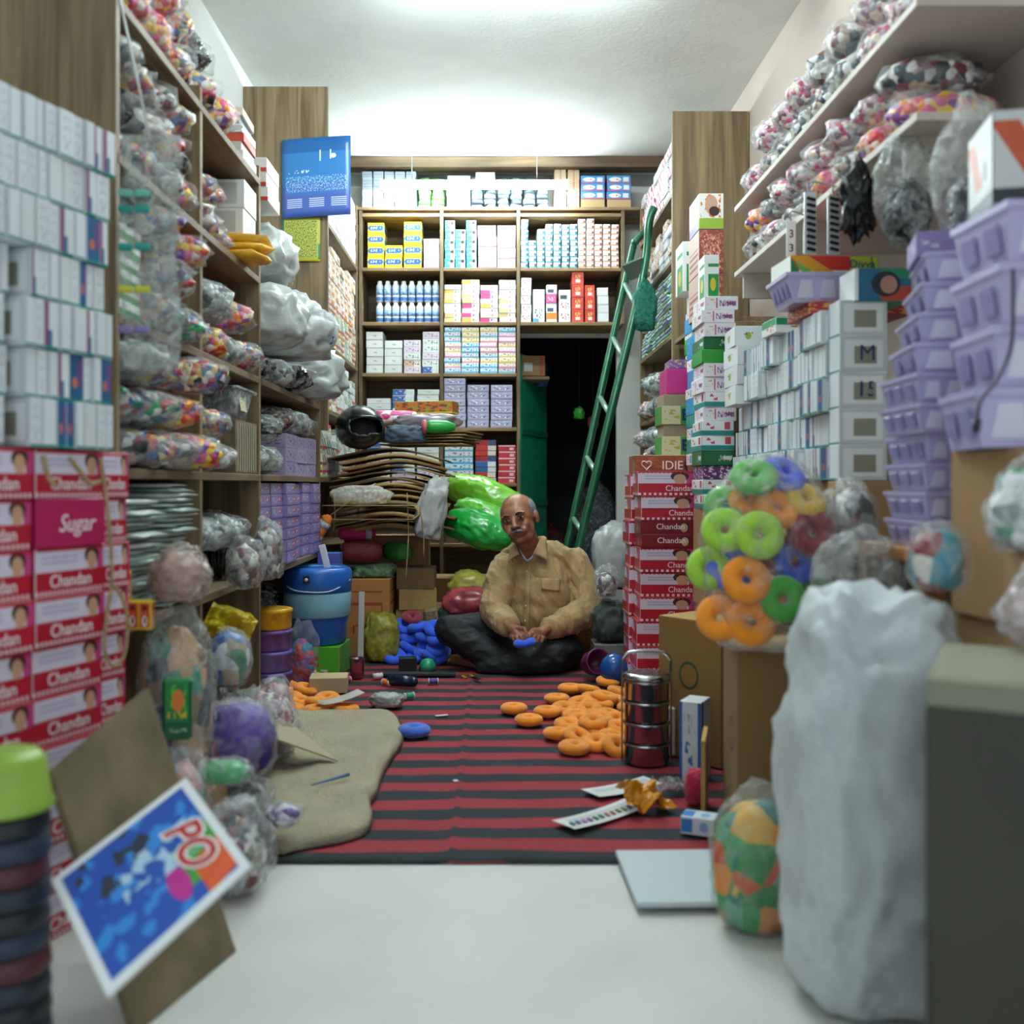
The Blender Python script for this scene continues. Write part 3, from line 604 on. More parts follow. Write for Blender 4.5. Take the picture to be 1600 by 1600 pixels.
for r_ in range(7):
    s0 = -.42 if r_ > 3 else -.27 + rj(.01)
    slabs_row(A0 + dS * s0, dS, nS, .973 + r_ * .0962, -.055 - s0, '%%s small white carton in the %s row above the red cartons' % ORD[r_].replace('top', 'first'), 'small white cartons above the red cartons', .15, rz=-TH)
    if r_ <= 3: slabs_row(A0 + dS * -.46 + nS * .03, dS, nS, .973 + r_ * .0962, .16, '%%s small white carton in the %s row above the red cartons' % ORD[r_].replace('top', 'first'), 'small white cartons above the red cartons', .12, rz=-TH)
# twine hanging from the top of the red stack
tw_m = M('#a08a62', .9, nscale=80, namt=.3)
def onface(px, out=.012):
    """point on the front of the near stack under a pixel column"""
    k = (px - VX) / F; s = (k * A0.y - A0.x) / (dS.x - k * dS.y); return A0 + dS * s - nS * out
def facept(px, py, out=.012): q = onface(px, out); return Vector((q.x, q.y, H - (py - HY) / F * q.y))
pts = [facept(*t) for t in ((150, 716), (158, 770), (164, 830), (168, 905), (160, 960), (156, 1010), (164, 1036), (176, 1040), (188, 1020), (192, 980), (188, 945), (172, 915))]
o = ob('twine', tube(smooth_path(pts), .004, tw_m, 6)); tag(o, 'loop of brown twine hanging down the front of the red cartons', 'string')
for a in (((60, 712), (68, 745), (80, 760)), ((102, 716), (122, 742), (134, 755), (150, 752))):
    o = ob('twine', tube(smooth_path([facept(*t) for t in a]), .005, tw_m, 6)); tag(o, 'short frayed end of twine lying against the top red cartons', 'string', 'short twine ends')
# ---- hanging strip of clear pouches
e = empty('pouch_strip', (-.777, 2.25, 1.16)); tag(e, 'long hanging strip of clear pouches holding teal, yellow and purple combs', 'pouch strip')
def fs(u, v): return ((u - .5) * .132 + .006 * math.sin(v * 9), .012 * fbm(Vector((u * 3, v * 9, 2)), 2) - .010 * abs(math.sin(v * 6 * math.pi)), v * .53)
ob('film', sheet(1, 1, fs, film('#c6cec8', .62, .2), 12, 60, .001, 'strip'), e)
for k, (z, cl) in enumerate(((.08, '#8a7ab0'), (.17, '#c6c23a'), (.265, '#1f9a90'), (.35, '#1f9a90'), (.385, '#6fb8a8'))):
    for s in (-1, 1): boxpart('comb', (.034, .012, .016), M(cl, .4), e, (-.035 + s * .019 + .006, -.022, z), (0, R(4), 0), .004)
ob('cord', tube([(0, .0, .52), (-.098, .079, .878)], .003, M('#c8ccc8', .6)), e)
gw = pr('#eef2ee', ('r', 0, 0, 1, .5, '#1f8a3c'))
wcol(-1, 2.352, 2.50, 1.305, 6, .036, (gw[0], gw[0], gw[2]), 'green and white flat carton behind the small white cartons', 'green and white cartons by the pouch strip', .2)
# ---- shelf bay of bags
F_bead = [(MIX1, 'mixed beads'), (MIX3, 'red and orange toys'), (MIX1, 'mixed beads'), (MIX4, 'white trinkets'), (DARKM, 'black trinkets')]
rolls(-1, 2.38, 2.98, 1.68, 3, F_bead, 'clear bag of %s on the upper left shelf', 'bags on the upper left shelf', .14, .115, .38)
rolls(-1, 3.02, 3.42, 1.68, 2, F_bead, 'clear bag of %s on the upper left shelf', 'bags on the upper left shelf', .13, .11, .38)
yel = M('#d8a018', .6, nscale=30, namt=.2)
for i in range(3): packet('envelope_pack', 'yellow paper packet pushed out from the upper left shelf', 'packet', 'yellow packets', (.17, .30, .03), yel, (-.93, 3.50 + .01 * i, 1.682 + i * .032), R(80) + i * .1, i)
F_toy = [(MIX3, 'red and orange toys'), (MIX1, 'mixed beads'), (MIX4, 'clear trinkets'), (MIX2, 'green trinkets')]
rolls(-1, 2.52, 2.97, 1.305, 3, F_toy, 'clear bag of %s on the shelf beside the pouch strip', 'bags beside the pouch strip', .145, .112, .40, out=.10)
rolls(-1, 3.02, 3.72, 1.305, 2, [(MIX1, 'mixed beads'), (GREYM, 'grey film'), (MIX3, 'bright toys')], 'clear bag of %s beside the shelf upright', 'bags beside the shelf upright', .17, .13, .38, op=.42, out=.06)
F_grn = [(MIX2, 'green and blue trinkets'), (MIX1, 'mixed beads'), (MIX3, 'red and orange toys'), (MIX4, 'white trinkets'), (GREYM, 'grey film')]
rolls(-1, 2.36, 2.98, .94, 3, F_grn, 'clear bag of %s in the heap over the flat clear packets', 'bags over the flat packets', .15, .113, .44, out=.13, op=.34)
rolls(-1, 3.03, 3.36, .94, 2, F_grn, 'clear bag of %s beside the clear plastic tub', 'bags beside the clear tub', .16, .11, .4, out=.06, op=.4)
def tub(loc, d, label, m, lidm, name='plastic_tub', rz=0):
    e = empty(name, loc, (0, 0, rz)); tag(e, label, 'tub'); x, y, z = d
    prof = [(0, 0), (.82, 0), (1, 1), (.96, 1), (.80, .04), (0, .04)]
    V = []; Fc = []
    for s, zz in prof:
        for k in range(20):
            a = 2 * math.pi * k / 20; cx = math.copysign(abs(math.cos(a)) ** .35, math.cos(a)); cy = math.copysign(abs(math.sin(a)) ** .35, math.sin(a)); V.append((cx * s * x / 2, cy * s * y / 2, zz * z))
    for i in range(len(prof) - 1):
        for k in range(20): Fc.append([i * 20 + k, i * 20 + (k + 1) % 20, (i + 1) * 20 + (k + 1) % 20, (i + 1) * 20 + k])
    ob('tub_body', mesh('tub', V, Fc, m, None, None, True), e)
    if lidm: boxpart('lid', (x * 1.06, y * 1.06, .012), lidm, e, (0, 0, z + .001), (0, 0, 0), .004)
    return e
t_ = tub((-.985, 3.56, .941 + .19), (.2, .26, .10), 'clear plastic tub with a lid and bright label', film('#d2d8dc', .6), film('#d2d8dc', .7)); boxpart('label', (.002, .08, .05), PM('#e4e0c8', (('n', 0, 0, 1, 1, '#5a9a3a', 5, 5), ('n', .2, .2, .9, .9, '#d8c23a', 7, 4))), t_, (.098, -.03, .03), (0, R(-8), 0))
c_ = carton('basket_box', (.2, .3, .185), (M('#6f6248', .7, nscale=30, namt=.4),) * 3, (-.985, 3.56, .941), 0, 'wire-sided box of packets under the clear plastic tub', 'box')
for k in range(9): boxpart('rib', (.004, .006, .17), M('#b8b09a', .5), c_, (.102, -.13 + k * .032, .006))
# flat clear packets and dark bangles on the lowest board
flatm = [M(c, .22, spec=.8) for c in ('#9fb6ac', '#b9cac2', '#7f988f', '#c9d4ce')]
for pile, (yy, n) in enumerate(((2.50, 22), (2.80, 25))):
    for j in range(n): packet('flat_packet', 'flat clear green-grey packet in the tall pile behind the tied sack', 'packet', 'flat clear packets in two piles', (.34, .26, .0135), flatm[(j * 7 + pile) % 4], (-1.02 + rj(.02), yy + rj(.008), .567 + j * .0136), rj(.08), j)
def bangles(loc, n, r, m, label, axis=(0, 0, 0), step=.012, group=None):
    e = empty('bangle_bundle', loc, axis); tag(e, label, 'bangles', group)
    tm = ringmesh(r, .0045, m)
    for i in range(n): ob('bangle', tm, e, (i * step, rj(.004), r + .006), (0, R(90) + rj(.15), rj(.1)))
    return e
RINGS = {}
def ringmesh(Rr, r, m, n=24, k=8, flat=1.0):
    key = (Rr, r, m.name, flat)
    if key not in RINGS:
        V = []; Fc = []
        for i in range(n):
            a = 2 * math.pi * i / n
            for j in range(k): b_ = 2 * math.pi * j / k; V.append(((Rr + r * math.cos(b_)) * math.cos(a), (Rr + r * math.cos(b_)) * math.sin(a), r * flat * math.sin(b_)))
        for i in range(n):
            for j in range(k): Fc.append([i * k + j, ((i + 1) % n) * k + j, ((i + 1) % n) * k + (j + 1) % k, i * k + (j + 1) % k])
        RINGS[key] = mesh('ring', V, Fc, m, None, None, True)
    return RINGS[key]
blk = M('#26282a', .2, .6); slv = M('#b8bcc0', .2, .9)
bangles((-1.16, 3.12, .567), 18, .05, blk, 'row of dark shiny bangles on the lowest left shelf', (0, 0, .1)); bangles((-1.16, 3.27, .567), 18, .05, slv, 'row of silver bangles on the lowest left shelf', (0, 0, -.05)); bangles((-1.16, 3.50, .567), 20, .052, blk, 'row of dark bangles beside the lavender cartons', (0, 0, .1))
rolls(-1, 3.03, 3.7, .68, 1, [(MIX4, 'silver bangles'), (GREYM, 'grey bangles')], 'clear bag of %s on top of the bangle rows', 'bags on the bangle rows', .165, .13, .30, op=.45, out=.02)
for i, y in enumerate((3.1, 3.42)): bag('plastic_bag', 'puffed clear bag spilling off the lowest left shelf', 'bag', (-.80, y + .1, .567), (.13, .2, .18 + .05 * i), 77 + i, '#dfe4e2', .42, MIX4, .8, 'puffed bags at the lowest left shelf', amp=.3)
# small yellow cartons with a red panel (by the red stack)
rp = (PM('#d8b41c', (('r', .1, .06, .9, .94, '#b8321e'), ('e', .5, .3, .22, .2, '#efe6d8'), ('e', .52, .32, .1, .14, '#2a201c'), ('e', .5, .78, .16, .1, '#3a2420'), ('n', .2, .5, .8, .66, '#e8b040', 6, 4)), rough=.4),) * 2 + (M('#d8b41c', .5),)
for i, (px, py) in enumerate(((191, 818), (208, 850), (228, 850), (191, 852))):
    q = P(px, py, 2.30); carton('small_carton', (.030, .03, .066), rp, (q.x, 2.305 + rj(.003), .567 + (.067 if i == 0 else 0)), rj(.1), 'small yellow and red matchbox-like carton beside the red stack', 'box', 'small yellow and red cartons')
# ---- lavender cartons bay
lvm = (PM('#8f84b8', (('r', 0, .0, 1, .12, '#6c6296'), ('n', .05, .3, .6, .8, '#c8c0e0', 6, 4), ('r', .62, .45, .92, .8, '#b23848'), ('n', .64, .5, .9, .75, '#f0e0e4', 9, 4)), rough=.35),) * 2 + (M('#8f84b8', .4),)
for i in range(6): wcol(-1, 3.80 + .205 * i, 4.0 + .205 * i, .565, 7, .0485, lvm, 'lavender carton with a red mark stacked behind the blue jug', 'lavender cartons behind the jug', .22, name='lavender_carton', x=XL - .0 + rj(.015))
lv2 = (PM('#a79cc0', (('n', .05, .2, .9, .8, '#6a5a90', 5, 3),)),) * 2 + (M('#b3a8c8', .4),)
for i in range(3): wcol(-1, 4.25 + .24 * i, 4.48 + .24 * i, .94, 3, .06, lv2, 'pale lavender box on the shelf above the stacked lavender cartons', 'pale lavender boxes', .22)
rolls(-1, 3.80, 4.22, .94, 2, [(GREYM, 'grey film'), (DARKM, 'dark wrapped goods')], 'clear bag of %s above the lavender cartons', 'bags above the lavender cartons', .2, .13, .38, op=.42)
rolls(-1, 4.26, 5.0, 1.13, 1, [(GREYM, 'grey film'), (MIX4, 'white trinkets')], 'crumpled clear bag of %s on the pale lavender boxes', 'crumpled bags on the lavender boxes', .22, .12, .34, op=.45)
rolls(-1, 3.80, 4.5, 1.305, 1, [(DARKM, 'black wrapped goods'), (GREYM, 'grey film')], 'shiny bag of %s under the big pale sacks', 'shiny bags under the pale sacks', .23, .13, .46, op=.4, out=.1)
pale = lambda s: blob(s, M('#b4bab6', .3, nscale=14, namt=.15, bump=.8, bscale=14), random.randint(0, 99), 4, .16, 1.6, .9, sq=.85)
for i, (x, y, z, s) in enumerate(((-.93, 3.92, 1.437, (.42, .28, .26)), (-.90, 4.28, 1.437, (.46, .36, .30)), (-.93, 4.74, 1.306, (.5, .36, .26)), (-.98, 4.1, 1.74, (.34, .5, .24)))):
    e = empty('plastic_sack', (x, y, z)); tag(e, ['pale crumpled plastic sack against the shelf upright', 'large pale crumpled plastic sack with a small blue tag', 'pale crumpled plastic sack under the yellow notice', 'pale crumpled plastic sack topmost below the calendar'][i], 'sack')
    ob('film', pale(s), e)
    if i == 1: boxpart('tag', (.004, .05, .035), PM('#2a4a9a', (('r', .2, .2, .8, .8, '#e8e8f0'),)), e, (.205, -.05, .06), (0, .3, .4))
for i, (x, y, z, s) in enumerate(((-.80, 4.90, 1.571, .2), (-.86, 4.68, 1.571, .2)  )):
    bag('plastic_bag', 'clear crumpled bag of white trinkets between the pale sacks and cardboard heap', 'bag', (x - .1, y, z), (s * 1.3, s, s), 200 + i, '#dde3e2', .42, MIX4 if i % 2 else MIX5, .82, 'clear bags by the cardboard heap', amp=.3)
rolls(-1, 3.03, 3.7, RUG, 3, [(DARKM, 'dark goods'), (GREYM, 'grey goods'), (MIX1, 'mixed beads')], 'clear bag of %s under the lowest left shelf', 'bags under the lowest left shelf', .16, .14, .34, op=.3, out=.0)
rolls(-1, 4.45, 5.0, RUG, 3, [(multi(['#5a4a8a', '#8a7ab8', '#3a2f5a', '#c8b8d8'], 30), 'purple packets'), (DARKM, 'dark goods'), (MIX1, 'mixed beads')], 'clear bag of %s on the floor under the lavender cartons', 'bags under the lavender cartons', .19, .145, .27, op=.25, out=.0, x=XL - .11)
# boxes and books on the top boards
bx = pr('#d9dad6', ('r', .1, .12, .9, .9, '#b4b6b0'))
for y, z, n in ((3.53, 1.785, 2),): wcol(-1, y, y + .185, z, n, .1, bx, 'grey-white carton at the end of the upper left shelf', 'grey-white cartons', .26)
wcol(-1, 3.80, 4.02, 1.985, 3, .055, pr('#e2ddd6', ('r', 0, 0, 1, .3, '#c4402e')), 'white carton with a red edge on the topmost pale sack', 'white and red cartons under the calendar', .3, x=-.86)
for i in range(6): carton('book', (.24, .19, .03), M(['#d9d7d0', '#c4bdb0', '#b8442e', '#dfe2e0', '#5a7a9a', '#d8cdb8'][i], .5), (-1.01 + rj(.01), 3.60, 2.051 + i * .0305), rj(.06), 'flat book or box in the pile on the top left board', 'book', 'books on the top left board')
rolls(-1, 2.38, 3.4, 2.05, 2, F_bead, 'clear bag of %s on the topmost left board', 'bags on the topmost left board', .2, .14, .38)
# ---- stacks behind the calendar panel
og = [(PM('#efe7da', (('r', 0, 0, .62, .5, '#d8882a'), ('n', .05, .55, .9, .95, '#8a8a86', 5, 3))),) * 2 + (M('#e8e2d8', .5),), (PM('#e8e4dc', (('r', .3, .1, .9, .6, '#cf7a22'), ('n', .1, .2, .9, .9, '#4a6a5a', 4, 4))),) * 2 + (M('#e4dfd4', .5),)]
st = [(PM('#ece6da', (('r', 0, .6, 1, 1, '#c83a2a'), ('r', 0, .3, .7, .6, '#4aa0c8'), ('r', 0, 0, 1, .25, '#d8c22e'))),) * 2 + (M('#e8e2d8', .5),), (PM('#e6e6e0', (('s', .2, 0, .5, 1, '#3f8a5a', .4), ('s', .7, 0, .9, 1, '#2a2e34', .4))),) * 2 + (M('#e0e0da', .5),)]
for i in range(8):
    y = 5.13 + i * .155; zz = wcol(-1, y, y + .15, 1.655, 7, .033, None, 'red, blue and yellow striped thin carton under the orange ones behind the panel', 'striped cartons behind the calendar panel', .2, pal=st if i else st[:1])
    if i == 0: zz = wcol(-1, y, y + .15, zz, 1, .075, (PM('#b01f4a', (('n', .3, .1, .7, .9, '#e0b84a', 4, 6),)),) * 2 + (M('#b01f4a', .5),), 'crimson carton with gold print beside the wooden partition', None, .2)
    wcol(-1, y, y + .15, zz, random.choice((6, 7)) - (i == 0), .044, None, 'orange and white carton in the leaning stack behind the calendar panel', 'orange and white cartons behind the calendar panel', .2, pal=og, jit=.012)
gwp = [(PM('#e6eae6', (('s', .1, 0, .4, 1, '#6aa07a', .5), ('n', .5, .1, .9, .9, '#8a948e', 4, 4))),) * 2 + (M('#e0e4e0', .5),)]
for i in range(8): wcol(-1, 5.13 + i * .155, 5.28 + i * .155, 2.3, 9, .042, gwp[0], 'white and green thin carton on the top board behind the calendar', 'white and green cartons behind the calendar', .2)
for k, z in enumerate((1.305, .94)):
    for i in range(8): wcol(-1, 5.13 + i * .155, 5.28 + i * .155, z, 5 + (i + k) % 3, .04, None, 'mixed thin carton on the shelf behind the cardboard heap', 'mixed cartons behind the cardboard heap', .2, pal=st + gwp + [wt])
# grey folders leaning at the back corner
for i in range(5): carton('file_box', (.22, .05, .15), M(['#c9cfcd', '#b9c0be', '#d8dcda', '#4a7ab0', '#d0d4d2'][i], .5), (-.745, 6.08 + i * .058, 1.306 + .0), rj(.05), 'pale grey file box in the back left corner', 'box', 'file boxes in the back left corner') if False else None
# ---- calendar and notice on the panel
cl = empty('calendar', (-.985, 5.058, 1.0)); tag(cl, 'blue wall calendar hanging on the wooden partition', 'calendar')
cw = 108 * 5.05 / F; q0 = P(440, 345, 5.05)
def fc(u, v): return (q0.x + u * cw - cl.location.x, -.012 * v * 0 - .01 * math.sin(u * 2.4) - .004, q0.z - .99 + .0 + v * .40 - u * -.022)
calm = PM('#2f78b8', (('r', 0, .82, 1, 1, '#1f5f9e'), ('r', 0, 0, 1, .28, '#4460ae'), ('r', 0, .28, 1, .42, '#3a6cb4'), ('h', .08, .12, .30, .24, '#c8d4ea', 40), ('h', .4, .12, .62, .24, '#c8d4ea', 40), ('h', .72, .12, .94, .24, '#c8d4ea', 40), ('n', .06, .32, .95, .52, '#9cc0e4', 60, 40), ('n', .1, .56, .4, .6, '#d8e8f4', 30, 20), ('r', .55, .70, .57, .84, '#dce8f0'), ('r', .7, .72, .72, .84, '#dce8f0'), ('e', .75, .76, .04, .03, '#dce8f0')), rough=.3)
ob('page', sheet(1, 1, fc, calm, 12, 10, .0015, 'page'), cl); ob('nail', tube([(.18, -.005, q0.z - .60), (.18, .012, q0.z - .60)], .004, M('#888888', .4, .8)), cl)
nt_ = empty('notice', (-.985, 5.066, 1.0)); tag(nt_, 'yellow-green handwritten paper notice below the calendar', 'notice')
q1 = P(440, 408, 5.06); nw = 60 * 5.06 / F
def fn_(u, v): return (q1.x + u * nw - nt_.location.x, -.003 * math.sin(u * 3) - .001, q1.z - 1.0 + v * .225)
ob('page', sheet(1, 1, fn_, PM('#b3b84a', (('r', 0, 0, 1, .06, '#d8cf3a'), ('r', 0, 0, .06, 1, '#3f8a6a'), ('r', .94, .05, 1, .4, '#4a8a4a'), ('n', .1, .1, .92, .92, '#4a5a2e', 40, 34)), rough=.6), 8, 8, .0012, 'page'), nt_)
# ================================================================ right side
def fbox(px0, px1, z, Y, h, mats, label, group=None, dep=.2, name='carton', cat='box', rz=0):
    """a carton facing the entrance, spanning two pixel columns at depth Y, standing at height z"""
    x0, x1 = (px0 - VX) / F * Y, (px1 - VX) / F * Y
    return carton(name, (round(x1 - x0 - .002, 4), dep, round(h - .001, 4)), mats, ((x0 + x1) / 2, Y + dep / 2, z + .0008), rz, label, cat, group)
def fcol(px0, px1, z, Y, spec, label, group, dep=.2, name='carton'):
    for h, m in spec:
        fbox(px0 + rj(1.2), px1 + rj(1.2), z, Y + abs(rj(.01)), h, m, label, group, dep, name, rz=rj(.03)); z += h + .0004
    return z
both = lambda b, *l: (PM(b, l, rough=.4),) * 2 + (M(b, .5),)
# ---- red portrait cartons beside the man
stackd = [CHm] * 3 + [CHm, CHm, CHm, CHd, CHd, CHm, CHm]; z = RUG
for i in range(10):
    m = stackd[i]; thin = m is CHd; h = .058 if thin else .104
    off = .0 if i > 4 else -.004 * (4 - i)
    o = carton('portrait_carton', (.352, .19, h - .001), m, (.792 + off + rj(.006), 4.30 + rj(.004), z), rj(.03), 'dark maroon portrait carton in the stack beside the man' if thin else 'red and lilac portrait carton in the stack beside the steel tiffin carrier', 'box', 'maroon cartons beside the man' if thin else 'red cartons beside the man')
    text('Chandan', .034, white_ink, o, (-.05 if thin else .0, -.0962, .03), (R(90), 0, 0)); z += h
z = RUG
for i in range(9):
    o = carton('portrait_carton', (.352, .19, .103), CHm, (.775 + rj(.008), 4.51, z), rj(.03), 'red and lilac portrait carton in the rear stack under the brown heart carton', 'box', 'red cartons in the rear stack'); z += .104
br = (PM('#8a4a2c', (('n', 0, 0, 1, 1, '#a05a34', 6, 4), ('e', .76, .5, .1, .5, '#3a241c'), ('e', .76, .4, .06, .36, '#c89a7c')), rough=.4),) * 2 + (M('#c9a98a', .5),)
o = carton('brown_carton', (.33, .2, .085), br, (.79, 4.51, z), 0, 'brown carton with white heart and lettering on top of the red cartons', 'box')
text('IDIE', .055, white_ink, o, (.0, -.1012, .038), (R(90), 0, 0)); hp = [(.022 * (16 * math.sin(t) ** 3) / 16, 0, .022 * (13 * math.cos(t) - 5 * math.cos(2 * t) - 2 * math.cos(3 * t) - math.cos(4 * t)) / 16) for t in [2 * math.pi * k / 24 for k in range(24)]]
ob('heart_mark', tube(hp, .0025, white_ink, 6, cyc=True), o, (-.115, -.1012, .042))
# ---- bright cartons behind them
ez = (PM('#c9c09a', (('r', .42, 0, 1, 1, '#3f9a34'), ('n', .05, .2, .4, .8, '#a8a04a', 6, 4)), rough=.4), M('#3f8a38', .5), M('#a89a7c', .6))
zz = z + .0865
for i in range(2):
    o = carton('green_carton', (.2, .17, .085), ez, (.85, 4.55, zz), rj(.03), 'green and beige carton with a dark letter E over the brown heart carton', 'box', 'green letter cartons'); text('E', .07, M('#1c2a5a', .5, var=0), o, (.005, -.0862, .042), (R(90), 0, 0), bold=.002); zz += .086
    carton('open_carton', (.19, .16, .05), (M('#8f8163', .7),) * 3, (.855, 4.55, zz), rj(.03), 'plain beige carton between the green letter cartons', 'box', 'plain beige cartons'); zz += .051
zz2 = fcol(1040, 1082, zz + .0, 4.47, [(.115, both('#c22f7e'))], 'bright magenta carton on top of the green letter cartons', None, .18, 'magenta_carton')
fcol(1046, 1084, zz2, 4.47, [(.04, both('#7a5a9a', ('n', 0, 0, 1, 1, '#e0b060', 5, 3)))], 'purple patterned carton on top of the magenta carton', None, .16)
blue = both('#2390c8', ('n', .05, .2, .4, .8, '#4ab0e0', 5, 3)); wfl = both('#eceef0', ('n', .1, .2, .45, .8, '#c83a6a', 6, 3), ('r', .55, .15, .8, .85, '#4a9ac8')); gr = both('#4fae3c', ('r', 0, .6, 1, 1, '#e8e8d8'), ('e', .5, .3, .2, .2, '#d8c23a'))
teal = both('#1d8c84'); nis = both('#ebe8ec', ('n', .08, .3, .3, .8, '#d8a83a', 6, 3), ('r', .34, .1, .38, .9, '#c83a7a'), ('n', .45, .25, .95, .7, '#a04a7a', 12, 3)); dgr = both('#17663a', ('n', .5, .3, .95, .7, '#e0e8e0', 12, 3)); lim = both('#2f9a34')
B = (4.62, 4.85)
fcol(1084, 1114, .985, 4.215, [(.05, wfl), (.06, teal), (.05, wfl), (.055, teal), (.07, blue), (.045, wfl), (.075, blue), (.05, wfl), (.1, blue)], 'bright blue or white carton in the column between magenta and pale cartons', 'blue column cartons', .17)
fcol(1080, 1106, 1.474, 4.67, [(.05, gr), (.045, lim), (.05, gr), (.075, blue), (.03, wfl)], 'green or blue carton in the column behind the magenta carton', 'green column cartons', .16)
carton('plain_carton', (.14, .2, .27), CARD, (1.02, 4.76, 1.202), 0, 'plain brown carton carrying the green and blue cartons', 'box')
tealw = both('#eceeee', ('r', 0, 0, 1, .35, '#1d8c84'), ('n', .1, .45, .4, .9, '#c83a5a', 6, 3), ('r', .72, .42, .9, .95, '#c8465e'))
spec2 = [(.058, tealw), (.06, tealw), (.055, both('#5a2a68', ('n', 0, 0, 1, 1, '#e0c0d8', 6, 4))), (.06, dgr), (.058, tealw), (.06, tealw), (.055, nis), (.06, tealw), (.06, nis), (.055, nis), (.055, lim), (.05, dgr), (.055, nis), (.052, nis), (.055, nis)]
zc = fcol(1098, 1148, RUG, 3.97, [(.2, CARD), (.2, CARD), (.2, CARD), (.19, CARD)], 'brown carton at the foot of the pale carton column', 'brown base cartons', .2, 'base_carton')
zc = fcol(1098, 1148, zc, 3.97, spec2[:3], 'teal and white carton in the tall column behind the ring bag', 'teal and white column cartons', .2)
for h, m in spec2[3:]:
    o = fbox(1098 + rj(3), 1150 + rj(3), zc, 3.96 + abs(rj(.012)), h, m, 'white printed carton with pink lettering in the tall column' if m is nis else 'teal or green carton in the tall column beside the brown cartons', 'pink lettered white cartons' if m is nis else 'teal and green column cartons', .2, rz=rj(.04)); zc += h
    if m is nis: text('Nisha', .03, M('#8a5a9a', .5, var=0), o, (.025, -.1012, .026), (R(90), 0, 0))
    if m is dgr: text('Sakhi', .022, white_ink, o, (.03, -.1012, .03), (R(90), 0, 0))
# tall brown-red cartons and the portrait carton
rb = (PM('#8a3f34', (('n', 0, 0, 1, 1, '#b86a52', 7, 9), ('n', .1, .1, .9, .9, '#d8a08a', 12, 12)), rough=.4), PM('#c9a89a', (('h', .1, .1, .9, .6, '#8a4a3c', 7),)), M('#8a4a3c', .5))
zb_ = 1.656
carton('plain_carton', (.16, .2, .02), CARD, (.965, 4.42, zb_), 0, 'thin brown card under the tall brown-red cartons', 'box') if 0 else None
for i in range(2): fbox(1092, 1131, zb_ + i * .195, 4.46, .194, rb, 'tall brown-red patterned carton in the pair under the portrait carton', 'tall brown-red cartons', .24, 'tall_carton', rz=.0)
fbox(1092, 1131, zb_ + .391, 4.46, .16, (PM('#ece8e4', (('r', 0, 0, 1, .3, '#8fb23a'), ('n', .05, .32, .9, .98, '#c8742e', 4, 4), ('e', .5, .68, .26, .28, '#c89a7c'), ('e', .62, .5, .22, .14, '#3a2a24')), rough=.4), PM('#d0cce0', (('r', 0, 0, 1, .25, '#8a84b0'),)), M('#e8e4e0', .5)), 'white carton with a face and lime band atop the brown-red cartons', None, .22, 'tall_carton')
gwx = (PM('#eef2ee', (('r', .25, .0, 1, .55, '#1f8f4a'), ('e', .6, .3, .2, .16, '#d8c23a'), ('r', .25, .72, 1, .8, '#1f8f4a')), rough=.4),) * 2 + (M('#e8ece8', .5),)
carton('plain_carton', (.12, .2, .17), WHT, (1.02, 4.86, zb_ + .001), 0, 'plain white carton under the green and white tall carton', 'box'); fbox(1066, 1092, zb_ + .172, 4.77, .24, gwx, 'tall green and white carton beside the wooden partition', None, .18, 'tall_carton'); 
zt = zc
fbox(1100, 1124, zt, 3.99, .17, gwx, 'tall green and white carton on the pale carton column', None, .12, 'tall_carton')
# ---- white lime-dotted cartons and rows of small white cartons
ld = (PM('#e4e6e8', (('e', .45, .5, .1, .2, '#a8b43a'), ('n', .3, .55, .6, .7, '#5a6a7a', 6, 3)), rough=.45),) * 2 + (M('#e0e2e4', .5),)
z0 = .722
lab_ = lambda r: '%%s small white carton in the %s row above the brown cartons on the right shelf' % ORD[r].replace('top', 'first')
for yb0 in (2.81, 3.25): carton('plain_carton', (.3, .42, .19), CARD, (1.11, yb0 + .212, z0), 0, 'plain brown carton under the right-hand rows of small white cartons', 'box', 'brown cartons under the white rows')
for r_ in range(5):
    y1 = 3.92 if r_ < 3 else 3.50
    if r_ < 3:
        slabs_row(Vector((XR + .02, 3.705, 0)), Vector((0, 1, 0)), Vector((1, 0, 0)), z0 + .191 + r_ * .0962, .2, lab_(r_), 'small white cartons on the right', .15)
    slabs_row(Vector((XR + rj(.01), 2.805, 0)), Vector((0, 1, 0)), Vector((1, 0, 0)), z0 + .191 + r_ * .0962, .84, lab_(r_), 'small white cartons on the right', .15)
carton('plain_carton', (.3, .2, .19), CARD, (1.11, 3.80, z0), 0, 'plain brown carton under the lime-dotted cartons', 'box')
for i in range(2):
    for r_ in range(4): carton('dotted_carton', (.115, .19, .072), ld, (.985 + .125 * i - .03, 3.79 + rj(.008), z0 + .191 + 3 * .0962 + r_ * .0726), rj(.05), 'white carton with a lime dot stacked beside the small white cartons', 'box', 'lime-dotted white cartons')
ink = M('#23306a', .5, var=0)
for r_ in range(5):
    o = carton('window_carton', (.13, .09, .098), (WIN, spine[0][0], WHT), (1.005, 2.755, z0 + .095 + 1 * .096 + r_ * .0985), rj(.03), ['white windowed carton at the foot of the column beside the lavender baskets', 'white windowed carton in the column beside the lavender baskets', 'white windowed carton with the number fifteen in marker', 'white windowed carton with a letter M in marker', 'white windowed carton topmost in the column beside the lavender baskets'][r_], 'box', 'plain windowed cartons' if r_ in (1, 9) else None)
    if r_ in (2, 3): text('15' if r_ == 2 else 'M', .06, ink, o, (.01, -.0462, .05), (R(90), 0, .1 if r_ == 2 else R(80) * 0))
carton('plain_carton', (.2, .1, .188), CARD, (1.04, 2.755, z0), 0, 'plain brown carton under the windowed carton column', 'box')
for i, (y, r_) in enumerate(((3.5, 4), (3.36, 5), (3.1, 3), (2.9, 4), (3.62, 5))):
    pass
